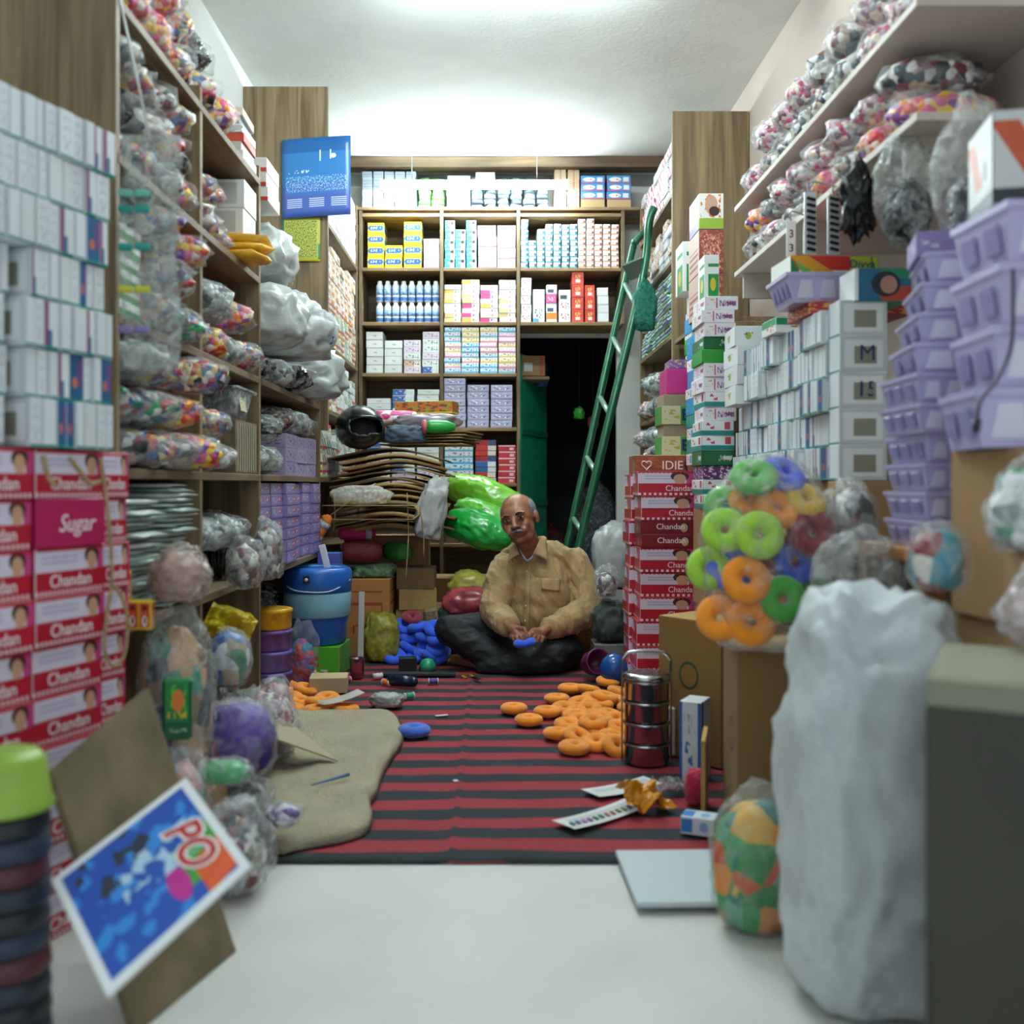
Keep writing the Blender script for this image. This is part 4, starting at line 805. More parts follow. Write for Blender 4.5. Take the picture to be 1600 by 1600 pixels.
# ---- on top of the rows: red flat carton, lavender basket, bright carton, portrait cartons
zt = z0 + .191 + 5 * .0962
carton('flat_carton', (.3, .2, .035), both('#a82a30', ('n', 0, 0, 1, 1, '#d8a04a', 9, 4)), (1.06, 2.98, zt + .001), .05, 'dark red patterned flat carton under the lavender tray', 'box')
lavm = M('#b7b0d6', .25, spec=.7); lavd = M('#8f88b8', .3); lavl = M('#d6d2e8', .3)
def basket(loc, d, label, group=None, rz=0, slots=3, name='lavender_basket', m=None, rot=None):
    e = empty(name, loc, rot or (0, 0, rz)); tag(e, label, 'basket', group); x, y, z = d
    # tapering open tray
    V = []; Fc = []
    for s, zz in ((.86, 0), (1, .86), (1.05, .87), (1.05, 1), (.95, 1), (.84, .06)):
        for sx, sy in ((-1, -1), (1, -1), (1, 1), (-1, 1)): V.append((sx * s * x / 2, sy * s * y / 2, zz * z))
    for i in range(5):
        for k in range(4): Fc.append([i * 4 + k, i * 4 + (k + 1) % 4, (i + 1) * 4 + (k + 1) % 4, (i + 1) * 4 + k])
    Fc += [[3, 2, 1, 0], [20, 21, 22, 23]]
    ob('tray', mesh('tray', V, Fc, m or lavm), e)
    tan = math.atan2(.07 * y, .86 * z)
    for k in range(slots):
        w_ = x / slots * .62; xx = (k - (slots - 1) / 2) * x / slots * .86
        pv = [(-w_ / 2, 0, 0), (w_ / 2, 0, 0), (w_ * .34, 0, z * .6), (-w_ * .34, 0, z * .6)]; pv += [(a, -.003, c) for a, b_, c in pv]
        ob('slot_panel', mesh('slot', pv, [[4, 5, 6, 7], [0, 3, 2, 1], [0, 1, 5, 4], [1, 2, 6, 5], [2, 3, 7, 6], [3, 0, 4, 7]], lavl if (k + slots) % 2 else M('#e0dcec', .3)), e, (xx, -y / 2 * .885, z * .16), (tan, 0, 0))
    for k in range(slots): boxpart('end_slot', (.003, y / slots * .5, z * .5), lavd, e, (-x / 2 * .90 - .004, (k - (slots - 1) / 2) * y / slots * .85, z * .2), (0, -math.atan2(.07 * x, .86 * z), 0), .001)
    return e
basket((1.0, 2.98, zt + .037), (.30, .2, .085), 'wide lavender plastic tray under the bright striped carton', slots=4)
o = carton('striped_carton', (.26, .17, .05), (PM('#c8302a', (('r', 0, 0, 1, .12, '#f0ece0'), ('s', .0, 0, .10, 1, '#1f7a4a', .12), ('s', .12, 0, .24, 1, '#6ab04a', .12), ('s', .26, 0, .5, 1, '#d8982a', .3), ('r', .68, .1, 1, 1, '#b8c42a'), ('r', .92, .0, .94, 1, '#2f7a4a')), rough=.4), M('#e8e8e0', .5), M('#c8302a', .5)), (.985, 2.98, zt + .123), .06, 'red, green and yellow striped carton on the wide lavender tray', 'box')
text('Divya', .034, M('#1c3a7a', .5, var=0), o, (.082, -.0862, .026), (R(90), 0, 0))
prt = (PM('#1f6a8c', (('s', .5, 0, 1.2, .45, '#b8422e', .5), ('r', .45, .7, 1, 1, '#1f8a6a'), ('e', .55, .52, .26, .4, '#1c2a36'), ('e', .6, .5, .15, .28, '#b98a78'), ('r', 0, 0, .06, 1, '#e8ecec')), rough=.35), M('#e4e8e8', .5), M('#1f8a6a', .5))
carton('portrait_box', (.155, .12, .09), prt, (1.055, 2.76, zt + .005), .0, 'teal and red portrait carton on the rows of small white cartons', 'box')
fl_ = both('#e6e8e6', ('r', 0, .5, 1, 1, '#1f8a5a'), ('n', .3, .1, .9, .6, '#c8742e', 5, 4))
for i in range(3): carton('flat_carton', (.15, .14, .05), fl_, (.975 + rj(.02), 3.3 + .2 * i, zt + .001 if i < 1 else zt + .001), rj(.1), 'white and green carton on the rows of small white cartons', 'box', 'white and green cartons on the rows') if i == 0 else None
# ---- wall shelf with clear bags
F_r = [(MIX5, 'pink and white toys'), (MIX4, 'white trinkets'), (MIX3, 'bright toys'), (MIX5, 'pink and white toys')]
rolls(1, 2.4, 3.98, 1.765, 2, F_r, 'clear bag of %s on the pale wall shelf', 'bags on the pale wall shelf', .19, .115, .3, out=.03, x=XR + .045)
rolls(1, 2.4, 4.0, 2.03, 2, [(MIX4, 'silver strips'), (MIX5, 'pink and white toys')], 'clear bag of %s on the upper pale wall shelf', 'bags on the upper wall shelf', .2, .13, .3, out=.02, x=XR + .045)
card = M('#e4e4e0', .5); hang = M('#9a9a96', .5)
def hung(name, label, cat, px, py0, py1, Y, w_, m, parts=None):
    """goods hung from the front edge of the pale wall shelf"""
    q = P(px, py1, Y); zt_ = P(px, py0, Y).z; e = empty(name, (q.x, Y, q.z)); tag(e, label, cat)
    boxpart('card', (w_, .006, zt_ - q.z), m, e)
    ob('hook', tube(smooth_path([(0, 0, zt_ - q.z - .005), (.0, 0, zt_ - q.z + .03), (XR + .04 + .006 - q.x, .0, 1.752 - q.z)], 4), .003, hang), e); return e
e = hung('number_strip', 'white card strip with black number threes hung by the wall shelf', 'card', 1236, 345, 402, 3.15, .03, card)
for k in range(2): text('3', .035, M('#1a1a1a', .5, var=0), e, (0, -.0036, .028 + k * .045), (R(90), 0, 0))
for j, px in enumerate((1266, 1302)):
    e = hung('comb_card', 'silver card of dark combs hung from the wall shelf', 'card', px, 300 + 8 * j, 398, 2.85, .035, M('#c8ccd0', .3, .4)); e['group'] = 'comb cards'
    for k in range(9): boxpart('comb', (.027, .006, .009), blk, e, (0, -.006, .01 + k * .018), (0, R(14), 0), .002)
e = empty('black_bundle', (.0, 0, 0)); q = P(1340, 385, 2.55); e.location = q; tag(e, 'bundle of shiny black hair goods hanging from the wall shelf', 'bundle')
ob('bundle', blob((.10, .09, .24), M('#141618', .18, nscale=20, namt=.3, bump=.6, bscale=40), 5, 4, .35, 2.4, 1.2, flat=False), e); ob('hook', tube([(0, 0, .23), (.01, 0, 1.764 - q.z)], .003, hang), e)
e = empty('plastic_bag', P(1418, 398, 2.42)); tag(e, 'tall clear bag of dark goods hanging from the pale wall shelf end', 'bag')
ob('film', blob((.16, .13, .30), film('#d0d8d4', .5), 17, 4, .2, 1.6, .9, flat=False), e); ob('contents', blob((.12, .09, .16), DARKM, 18, 3, .2, 2, .5, flat=False), e, (0, 0, .02))['kind'] = 'stuff'; ob('hook', tube([(0, 0, .28), (0, 0, 1.746 - e.location.z)], .003, hang), e)
# ---- shelf bay behind the ladder
pst = [both('#e6dfe2', ('s', .15, 0, .35, 1, '#c84a7a', .4), ('s', .6, 0, .8, 1, '#c84a7a', .4)), both('#dcdcda', ('n', 0, 0, 1, 1, '#8a8a90', 5, 4))]
for i in range(7): wcol(1, 5.28 + i * .16, 5.435 + i * .16, 2.45, 5, .055, None, 'pink-striped white packet on the top board behind the ladder', 'pink-striped packets behind the ladder', .2, pal=pst, cat='packet', name='striped_packet', jit=.02)
for i in range(7): wcol(1, 5.28 + i * .16, 5.435 + i * .16, 2.1, 4 + i % 2, .05, None, 'grey-white flat packet on the board behind the top of the ladder', 'grey-white packets behind the ladder', .2, pal=[both('#d4d6d8', ('r', 0, 0, 1, .2, '#8a94a4')), both('#c8b8a8', ('n', 0, 0, 1, 1, '#a06a4a', 4, 3))], cat='packet', name='flat_packet', jit=.02)
gbw = [both('#e8ecec', ('r', 0, .55, 1, .9, '#2a8a3c'), ('r', 0, .0, 1, .3, '#1f5a9a'), ('e', .85, .45, .1, .2, '#c8302a'))]
for i in range(7): wcol(1, 5.28 + i * .16, 5.435 + i * .16, 1.7, 8, .043, gbw[0], 'green, blue and white packet in the leaning pile behind the ladder', 'green and blue packets behind the ladder', .22, cat='packet', name='striped_packet', jit=.025)
rolls(1, 5.28, 6.38, 1.3, 2, [(GREYM, 'grey goods'), (MIX4, 'white trinkets'), (MIX5, 'pink and white toys')], 'clear bag of %s on the middle shelf behind the ladder', 'bags on the middle shelf behind the ladder', .18, .13, .36, op=.34, out=.1)
rolls(1, 5.28, 6.38, .9, 3, [(MIX5, 'pink and white toys'), (MIX5, 'pink and white toys'), (GREYM, 'grey goods')], 'clear bag of %s on the lower shelf behind the ladder', 'bags on the lower shelf behind the ladder', .18, .12, .38, op=.32, out=.12)
for i in range(6): packet('flat_packet', 'teal-printed clear packet propped beside the ladder', 'packet', 'teal-printed packets', (.16, .2, .06), M('#7fa8b0', .3, nscale=40, namt=.5), (.86, 5.95, .9 + .4 + i * .0), 0, i) if False else None
rolls(1, 5.28, 6.38, .5, 2, [(GREYM, 'grey goods'), (DARKM, 'dark goods')], 'crumpled bag of %s on the lowest shelf behind the ladder', 'bags on the lowest shelf behind the ladder', .22, .15, .4, op=.35, out=.12)
# ---- lavender baskets near the entrance
st_ = empty('wooden_stand', (1.06, 2.115, 0)); tag(st_, 'rough wooden stand carrying the lavender baskets by the white sack', 'stand')
for sx in (-1, 1):
    for sy in (-1, 1): boxpart('leg', (.04, .04, .745), wood('#a8703a', '#7a4c22', 1, .6, 'Z'), st_, (sx * .2, sy * .16, .001))
boxpart('top_board', (.46, .38, .025), wood('#a8703a', '#7a4c22', 1, .6, 'Y'), st_, (0, 0, .747))
zb0 = .773
for i in range(4): basket((.925 + rj(.004), 2.08, zb0 + i * .0576), (.135, .2, .056), 'lavender plastic basket in the lower column on the wooden stand', 'lower lavender baskets', rj(.03))
zz = zb0 + 4 * .0576
for i in range(2): basket((.905 + rj(.004), 2.04, zz + i * .0586), (.15, .2, .057), 'lavender plastic basket in the middle of the column, pushed forward', 'middle lavender baskets', rj(.04))
zz += 2 * .0586
for i in range(4): basket((.93 + .012 * i, 2.05, zz + i * .06), (.17, .22, .059), 'larger pale lavender basket in the upper leaning column', 'upper lavender baskets', R(-10 - 2 * i), 2)
zz += 4 * .06
c_ = carton('lavender_carton', (.17, .15, .05), both('#8a7cae', ('n', .05, .3, .95, .7, '#cfc8da', 5, 2)), (.955, 2.06, zz + .001), R(-16), 'lavender printed carton lying on the upper lavender baskets', 'box')
bag('plastic_bag', 'clear bag of dark and blue goods on top of the lavender baskets', 'bag', (1.0, 2.06, zz + .053), (.20, .2, .30), 11, '#d8dedc', .36, DARKM, .6, None, amp=.28, pinch=.3)
bag('plastic_bag', 'clear bag of green and orange goods leaning over the lavender baskets', 'bag', (1.12, 1.99, zz - .0), (.10, .1, .30), 14, '#d8dedc', .34, multi(['#c8742e', '#2f5a2a', '#e0dcd4', '#c8c0d8'], 25), .7, None, amp=.28)
st2 = carton('cardboard_box', (.24, .24, .66), CARD, (1.0, 1.78, .0), 0, 'tall cardboard box under the near lavender baskets by the entrance', 'box')
st3 = carton('cardboard_box', (.22, .22, .30), CARD, (.98, 1.78, .662), 0.05, 'cardboard box between the near lavender baskets and tall box', 'box')
zz = .964
basket((.925, 1.77, zz), (.19, .2, .10), 'near lavender basket of clear beads beside the white plastic bag', None, R(-8), 2); zz += .102
for i in range(3): basket((.945 + .004 * i, 1.77, zz + i * .105), (.18, .2, .103), 'near tall lavender basket stacked by the shop entrance', 'near tall lavender baskets', R(-6 + 3 * i), 2)
zz += 3 * .105
carton('grey_carton', (.16, .16, .16), (PM('#cfd2d0', (('s', .5, .3, .8, .9, '#c8562e', .6), ('e', .7, .45, .08, .12, '#2a2e32'), ('s', 0, .0, 1.6, .16, '#2a3238', .2)), rough=.4),) * 2 + (M('#c8ccca', .5),), (.95, 1.77, zz + .001), R(-12), 'grey-white carton with orange figure on the near lavender baskets', 'box')
ca = M('#1c2226', .4)
o = ob('cable', tube(smooth_path([P(1583, 420, 1.655), P(1583, 470, 1.655), P(1580, 540, 1.655), P(1560, 590, 1.655), P(1533, 625, 1.65), P(1527, 655, 1.65)]), .003, ca)); tag(o, 'thin dark cable with a plug hanging over the near lavender basket', 'cable'); ob('plug', tube([P(1527, 655, 1.65), P(1525, 675, 1.65)], .007, ca), o)
for i, (py0, py1, cl, nm) in enumerate(((390, 455, '#a82a5a', 'magenta'), (470, 500, '#c81f5a', 'bright pink'), (510, 560, '#a8b82a', 'lime'))):
    q = P(1596, py1, 1.44); carton('soft_toy_pack', (.05, .05, (py1 - py0) * 1.44 / F), M(cl, .5), q, .1, '%s toy packet hanging at the shop entrance' % nm, 'packet') if 0 else None
# ================================================================ middle of the shop
fuzz = lambda c: M(c, .75, bump=.5, bscale=260, nscale=30, namt=.12, var=.06, sheen=.3)
ORG, BLU, GRN, RED, LIM = fuzz('#fa960a'), fuzz('#2a62f0'), fuzz('#38b02c'), fuzz('#8c2430'), fuzz('#a6dc3a')
YEL = fuzz('#e0b830'); LBL = fuzz('#3a66cc')
def ring(m, loc, rot=(0, 0, 0), label='', group=None, s=1.0, name='foam_ring'):
    o = ob(name, ringmesh(.0315, .0225, m, 28, 12, .8), None, loc, rot, (s, s, s)); tag(o, label, 'ring', group); return o
RH = .018
def settle(objs, s=1.0, w_=.107, t=.037):
    """let a pile of rings come to rest without cutting into one another"""
    p = [o.location.copy() for o in objs]; w_ *= s; t *= s
    for it in range(400):
        for v in p: v.z -= .0004
        for a in range(len(p)):
            for b_ in range(a):
                d = p[a] - p[b_]; k = Vector((d.x / w_, d.y / w_, d.z / t)); n = k.length
                if n < 1:
                    k = (k / n if n > 1e-4 else Vector((0, 0, 1))) * (1 - n) * .5; m = Vector((k.x * w_ * .22, k.y * w_ * .22, k.z * t)); p[a] += m; p[b_] -= m
        for v in p: v.z = max(v.z, RUG + RH * s + .001)
    for o, v in zip(objs, p): o.location = v
def ringpile(m, items, label, group, s=1.0):
    """items: pixel, layer and tilt of each ring; a ring in a higher layer lies on those below it"""
    out = []
    for px, py, lay, tx, ty in items:
        z = RUG + RH * s + lay * .030 * s
        out.append(ring(m, PZ(px, py, z), (tx * .65, ty * .65, rj(1)), label, group, s))
    settle(out, s, .078, .031)
ringpile(ORG, [(803, 1107, 0, 0, 0), (826, 1125, 0, 0, 0)], 'orange foam ring lying apart from the pile on the striped rug', 'orange rings apart from the pile')
ringpile(ORG, [(855, 1112, 0, 0, 0), (872, 1146, 0, 0, .1), (897, 1163, .35, .1, 0), (934, 1161, 0, .35, .2), (962, 1155, .8, .9, .2), (882, 1096, 1, .3, .2), (903, 1140, .9, .6, .5), (870, 1092, 0, 0, 0), (935, 1137, .2, .5, .3), (950, 1112, .6, .1, .4), (915, 1118, .2, .1, 0), (925, 1098, 1.9, .35, .1), (905, 1085, 1.2, .2, -.3), (935, 1072, 2.0, .2, .3), (915, 1066, 1.0, .1, .3), (955, 1080, 1.2, -.2, .3), (968, 1065, 1.5, .2, .4), (950, 1050, 1.4, 0, .2), (970, 1042, 1.2, .1, .2), (895, 1076, 0, 0, 0), (940, 1095, .2, 0, 0), (965, 1135, .3, .3, .2), (985, 1100, .4, .2, 0), (930, 1118, 1.3, .2, .1), (920, 1078, 2.6, .3, .2), (942, 1062, 3, .2, .3), (950, 1092, 2.6, .3, -.2), (907, 1100, 2.1, .2, .3), (932, 1108, 2.5, .3, .1), (958, 1122, 2.3, .4, .2), (890, 1112, 1.6, .2, .2), (940, 1085, 3.4, .3, .2)],
         'orange foam ring in the pile beside the steel tiffin carrier', 'orange rings by the tiffin carrier')
ringpile(ORG, [(415, 1045, 2.0, .5, .4), (438, 1040, 1.5, .3, .2), (455, 1060, 1.4, .6, 0), (405, 1062, 1.5, .9, .2), (425, 1072, 1.7, .5, .1), (475, 1068, .8, .4, .2), (445, 1082, .9, .3, .2), (470, 1088, .7, .2, .4), (495, 1095, .2, .1, .3), (510, 1085, .6, .2, .2), (425, 1092, .4, 0, 0), (455, 1103, .3, 0, .2), (493, 1110, 0, 0, 0), (540, 1108, 0, 0, 0), (515, 1100, .2, .2, .1), (400, 1085, .6, .2, 0), (480, 1050, .6, .1, 0), (440, 1060, .2, 0, 0)],
         'orange foam ring in the pile in front of the blue water jug', 'orange rings by the jug')
bl = []
for k in range(26):
    h = (k / 26) ** 1.1; bl.append(ring(BLU, (-.50 + .27 * ((k * .618) % 1) * (1 - .3 * h) + .03 * h, 5.0 + .14 * ((k * .381) % 1), RUG + .03 + .24 * h), (random.uniform(.1, .7), rj(.45), rj(1)), 'blue foam ring in the heap beside the man', 'blue rings beside the man', 1.12))
settle(bl, 1.12, .088, .042)
for o in bl: o.location.x = min(max(o.location.x, -.50), -.28); o.location.y = min(max(o.location.y, 4.97), 5.19); o.location.z = max(o.location.z, RUG + .03)
ring(RED, (-.42, 5.13, max(o.location.z for o in bl) + .04), (.5, .1, .1), 'dark red foam ring on top of the heap of blue rings')
ring(LBL, PZ(647, 1141, RUG + .02), (0, 0, 0), 'single blue foam ring lying by the beige sackcloth', None, 1.1)
# ---- blue water jug on a green carton
e = empty('water_jug', (-.838, 4.72, .155)); tag(e, 'blue insulated water jug with a pale blue band on a green carton', 'jug')
jb, jl = M('#1f62b8', .3, var=0), M('#86bed0', .35, var=0)
ob('body', lathe([(.125, 0), (.135, .01), (.140, .10), (.150, .125), (.152, .13)], 36, jb), e); ob('band', lathe([(.153, .129), (.158, .135), (.160, .235), (.156, .245)], 36, jl), e)
ob('lid', lathe([(.156, .243), (.162, .25), (.163, .335), (.155, .352), (.135, .362), (.128, .355), (.11, .352)], 36, [jb, M('#8fc0dc', .3, var=0)], [0, 0, 0, 0, 0, 1]), e)
boxpart('handle', (.03, .012, .12), M('#d6d6d0', .5, var=0), e, (.045, .03, .345), (0, R(-14), 0)); boxpart('tap_badge', (.03, .012, .035), M('#1a2a40', .4, var=0), e, (-.02, -.163, .295)); ob('tap_button', lathe([(.008, 0), (.008, .006), (.004, .008)], 12, M('#d8dce0', .3)), e, (-.02, -.169, .312), (R(90), 0, 0))
ob('carry_wire', tube(smooth_path([(-.16, -.03, .30), (-.08, -.15, .262), (.08, -.15, .256), (.16, -.03, .30)]), .003, M('#d0dae0', .4)), e)
gb = (PM('#4fae2c', (('e', .25, .55, .16, .24, '#8a1f1c'), ('e', .25, .55, .10, .16, '#e8e4d8'), ('e', .62, .62, .04, .07, '#a02a22'), ('e', .62, .4, .04, .07, '#a02a22'), ('n', .2, .12, .8, .26, '#e0e8d0', 9, 3), ('r', 0, 0, 1, .06, '#d8a02a')), rough=.4), PM('#3f8a2c', ()), M('#4fae2c', .5))
carton('green_carton', (.28, .26, .142), gb, (-.845, 4.72, RUG), -.05, 'green carton with a dark red letter O under the blue jug', 'box')
carton('blue_carton', (.11, .1, .55), (PM('#3a86c4', (('r', 0, .7, 1, 1, '#5a5fae'), ('n', .1, .5, .9, .9, '#9ac0e0', 5, 6))),) * 3, (P(516, 0, 4.99).x, 4.99, RUG), 0, 'tall light blue carton standing behind the blue jug', 'box')
# round tins and bags under the shelf
for i, (z, c) in enumerate(((.0, '#5a4a9a'), (.09, '#6a5aa8'), (.18, '#6a4a98'), (.27, '#d8a81c'))):
    o = ob('round_tin', lathe([(.085, 0), (.09, .008), (.09, .07), (.094, .072), (.094, .085), (.08, .089)], 24, PM(c) if 0 else M(c, .35, nscale=25, namt=.3)), None, (-.965, 4.30, RUG + z)); tag(o, ['purple round tin at the foot of the stack behind the jug', 'purple round tin second from the floor behind the jug', 'purple round tin under the yellow tin behind the jug', 'yellow round tin topmost of the stack behind the jug'][i], 'tin')
bag('plastic_bag', 'clear pointed bag of red and pink sweets in front of the jug', 'bag', (-.86, 4.45, RUG), (.17, .12, .30), 8, '#dfe6ea', .2, multi(['#b8324a', '#8a5a9a', '#d84a3a', '#3a8ab0'], 40), .72, None, pinch=.1, amp=.2)
bag('plastic_bag', 'clear bag of purple and red hair bands beside the jug', 'bag', (-.84, 3.85, RUG), (.13, .13, .16), 18, '#dfe6ea', .22, multi(['#7a4a7a', '#c03a4a', '#d8a0c0', '#3a2a3a'], 40), .8)
# ---- brown cardboard box with things on it
bb = (PM('#a8713c', (('r', .05, .83, .85, .85, '#8a3a1e'), ('r', .05, .66, .85, .70, '#8a3a1e'), ('r', .82, .2, .85, .7, '#8a3a1e')), rough=.8),) * 3
o = carton('cardboard_box', (.25, .34, .40), bb, (-.665, 5.33, RUG), 0, 'brown cardboard box with red print behind the olive bag', 'box'); text('re', .1, M('#8a3a1e', .7, var=0), o, (-.03, -.1712, .15), (R(90), 0, 0))
e = empty('leaf_packet', (-.66, 5.33, RUG + .401)); tag(e, 'flat clear packet of dark green leaves on the brown cardboard box', 'packet'); ob('film', blob((.32, .3, .075), film('#cfdccf', .25), 3, 3, .2, 2.2, .9, sq=.5), e); ob('contents', blob((.28, .26, .06), multi(['#2f6a34', '#4a8a3a', '#1f3a24', '#7a9a6a'], 45), 4, 3, .2, 2, .5, sq=.5), e, (0, 0, .004))['kind'] = 'stuff'
Zp = RUG + .478
def skein(label, loc, L_, r, m, rz, bands=None, ry=R(90)):
    e = empty('yarn_skein', loc, (0, 0, rz)); tag(e, label, 'yarn')
    ob('yarn', lathe([(r * .3, -L_ / 2), (r * .85, -L_ / 2 + .012), (r, -L_ / 4), (r, L_ / 4), (r * .85, L_ / 2 - .012), (r * .3, L_ / 2)], 18, m), e, (0, 0, r), (0, R(90), 0))
    for s in (bands or ()): ob('paper_band', lathe([(r * 1.02, s - .016), (r * 1.02, s + .016)], 18, PM('#cfd4dc') if 0 else M('#b9c0cc', .4, nscale=50, namt=.5)), e, (0, 0, r), (0, R(90), 0))
    return e
yarn = lambda c: M(c, .5, bump=.6, bscale=120, nscale=20, namt=.2)
skein('maroon yarn skein in clear film on the leaf packet', (-.70, 5.26, Zp), .22, .058, yarn('#7c2f34'), .15); skein('bright green yarn skein beside the maroon one', (-.52, 5.38, Zp), .2, .052, yarn('#3f9a3a'), -.9)
skein('hot pink yarn skein lying on the maroon one', (-.73, 5.30, Zp + .118), .2, .034, yarn('#c81f6a'), .25, (.06,))
q = P(508, 835, 5.1)
e = skein('orange yarn skein with two paper bands hanging on its cord', (0, 0, 0), .19, .032, yarn('#e07a1c'), 0, (-.035, .04)); e.location = q; e.rotation_euler = (0, R(-58), 0)
ob('cord', tube([(.09, 0, .032), (.30, 0, -.05), (.36, 0, -.08)], .002, M('#c8c4b8', .7)), e)
# ---- heap of flattened cardboard
base = carton('cardboard_box', (.46, .32, .60), CARD, (-.605, 5.70, RUG), 0, 'large plain carton carrying the heap of flattened cardboard', 'box')
kc = [M(c, .85, nscale=10, namt=.12) for c in ('#a8854e', '#8f6f42', '#b8965e', '#7d6440', '#9a8560')]
edge = M('#c0a06a', .8)
def cardsheet(label, loc, w_, d, rz, m, fold=0, th=.006, seed=0, tilt=0):
    def f(u, v):
        x = (u - .5) * w_; y = (v - .5) * d; z = .003 * fbm(Vector((u * 2 + seed, v * 2, seed)), 2) - (.045 * ((x / .33) ** 2) - .010 * math.sin(x * 11 + 1)) * (seed < 30) + fold * max(0, abs(u - .5) - .3) * .3
        return (x, y, z)
    o = ob('cardboard_sheet', sheet(1, 1, f, m, 12, 6, th, 'cardboard'), None, loc, (tilt, 0, rz)); tag(o, label, 'cardboard', 'flattened cardboard in the heap'); return o
zz = RUG + .675
for i in range(14):
    cardsheet('flattened brown cardboard sheet in the heap under the helmet', (-.56 + rj(.03), 5.50 + rj(.02), zz), .60 + rj(.09), .42 + rj(.05), rj(.12), kc[i % 5], 0, random.choice((.008, .016, .02)), i); zz += .031
# the folded bundle at the front of the heap
def ubox(label, px0, px1, py0, py1, Y, dep, m):
    a = P(px0, py1, Y); b_ = P(px1, py0, Y); pts = [(0, b_.z - a.z), (b_.x - a.x - .02, b_.z - a.z), (b_.x - a.x, (b_.z - a.z) * .6), (b_.x - a.x, (b_.z - a.z) * .35), (b_.x - a.x - .03, 0), (.02, 0), (0, .02)]
    V = []; Fc = []; t = .008; n = len(pts); c = Vector(((b_.x - a.x) / 2, (b_.z - a.z) / 2))
    for sgn in (0, 1):
        for y in (0, dep):
            for x, z in pts:
                v = Vector((x, z)); v = v - (v - c).normalized() * t * sgn; V.append((v.x, y, v.y))
    for i in range(n - 1):
        A, B_, C_, D_ = i, i + n, i + 2 * n, i + 3 * n
        Fc += [[A, A + 1, B_ + 1, B_], [C_, D_, D_ + 1, C_ + 1], [A, C_, C_ + 1, A + 1], [B_, B_ + 1, D_ + 1, D_]]
    o = ob('folded_cardboard', mesh('folded', V, Fc, m), None, (a.x, Y, a.z)); tag(o, label, 'cardboard'); return o
ubox('folded brown cardboard bundle at the front of the heap', 502, 655, 790, 812, 5.08, .15, edge)
cloth = lambda c, s=16: M(c, .8, nscale=s, namt=.2, bump=.5, bscale=22)
def crumple(name, label, cat, loc, size, m, seed, rot=(0, 0, 0), amp=.4, sub=4, sq=.8):
    o = ob(name, blob(size, m, seed, sub, amp * .6, 1.7, .75, sq=sq), None, loc, rot); tag(o, label, cat); return o
top = zz
crumple('cloth', 'crumpled dark blue-grey cloth on the cardboard heap below the helmet', 'cloth', (-.47, 5.33, top + .003), (.26, .16, .10), cloth('#4c5a6c'), 3)
crumple('folded_cloth', 'folded white printed cloth on the folded cardboard bundle', 'cloth', (-.70, 5.19, P(0, 788, 5.2).z), (.36, .10, .10), M('#c2bdb0', .8, nscale=60, namt=.35, bump=.4, bscale=30), 5, amp=.2)
crumple('plastic_sheet', 'torn white plastic sheet hanging from the side of the cardboard heap', 'plastic sheet', (-.355, 5.16, P(0, 842, 5.16).z), (.17, .10, .34), M('#b9bcb9', .35, nscale=20, namt=.15), 9, (0, .2, 0), .45)
for k, (px, px2, py0, py1) in enumerate(((636, 634, 770, 905), (655, 662, 790, 870), (520, 521, 770, 830))):
    o = ob('twine', tube(smooth_path([P(px, py0, 5.12), P((px + px2) / 2 + 3, (py0 + py1) / 2, 5.11), P(px2, py1, 5.12)]), .003, tw_m)); tag(o, 'loose twine hanging from the cardboard heap', 'string', 'twine on the cardboard heap')
# helmet
e = empty('motorcycle_helmet', (-.715, 5.30, top - .032), (0, 0, R(28))); tag(e, 'black full-face motorcycle helmet on top of the cardboard heap', 'helmet')
def helmet():
    V, Fc = sphere(4); hv = []
    for v in V:
        x, y, z = v.x * .128, v.y * .15, v.z * .125
        if z < -.03: z = -.03 + (z + .03) * .85
        if y < -.05 and z < .0: y -= .012
        hv.append(Vector((x, y, z)))
    def hole(i): v = hv[i]; return v.y < -.045 and -.045 < v.z < .052 and abs(v.x) < .098
    faces = [f for f in Fc if not all(hole(i) for i in f)]
    me = mesh('shell', hv, faces, M('#15181a', .25, var=0), None, None, True)
    bm = bmesh.new(); bm.from_mesh(me); bmesh.ops.solidify(bm, geom=bm.faces[:], thickness=.014); bm.to_mesh(me); bm.free(); me.polygons.foreach_set('use_smooth', [True] * len(me.polygons)); return me
ob('shell', helmet(), e, (0, 0, .112)); ob('lining', blob((.2, .22, .18), M('#0c0d0e', .9, var=0), 1, 3, .02, 1, .1), e, (0, .02, .02))
rimp = [(.105 * math.cos(t), -.132 + .062 * abs(math.cos(t)) ** 2, .117 + .052 * math.sin(t)) for t in [2 * math.pi * k / 28 for k in range(28)]]
ob('visor_rim', tube(rimp, .005, M('#2c3134', .3, var=0), 6, cyc=True), e)
# things on the heap's top
q = top
for i in range(5): cardsheet('flattened cardboard sheet in the tilted bundle beside the helmet', (-.36 + i * .008, 5.50, q + .002 + i * .016), .46, .36, -.25 + rj(.05), kc[(i + 2) % 5], 0, .007, i + 40)
q2 = q + .088
crumple('pouch', 'shiny grey pouch with purple strap on the cardboard heap', 'pouch', (-.36, 5.45, q2), (.40, .22, .085), M('#9a8f96', .3, nscale=14, namt=.3), 13, (0, 0, -.2), .25)
o = ob('bottle', lathe([(.0, 0), (.03, .002), (.036, .02), (.036, .11), (.018, .15), (.016, .155)], 18, M('#1f9a3c', .3)), None, (-.36, 5.27, q2 + .0), (0, R(90), .2)); tag(o, 'green plastic bottle with a pink cap on the cardboard heap', 'bottle'); ob('cap', lathe([(.036, -.02), (.038, 0), (.02, .001)], 18, M('#c8606a', .4)), o)
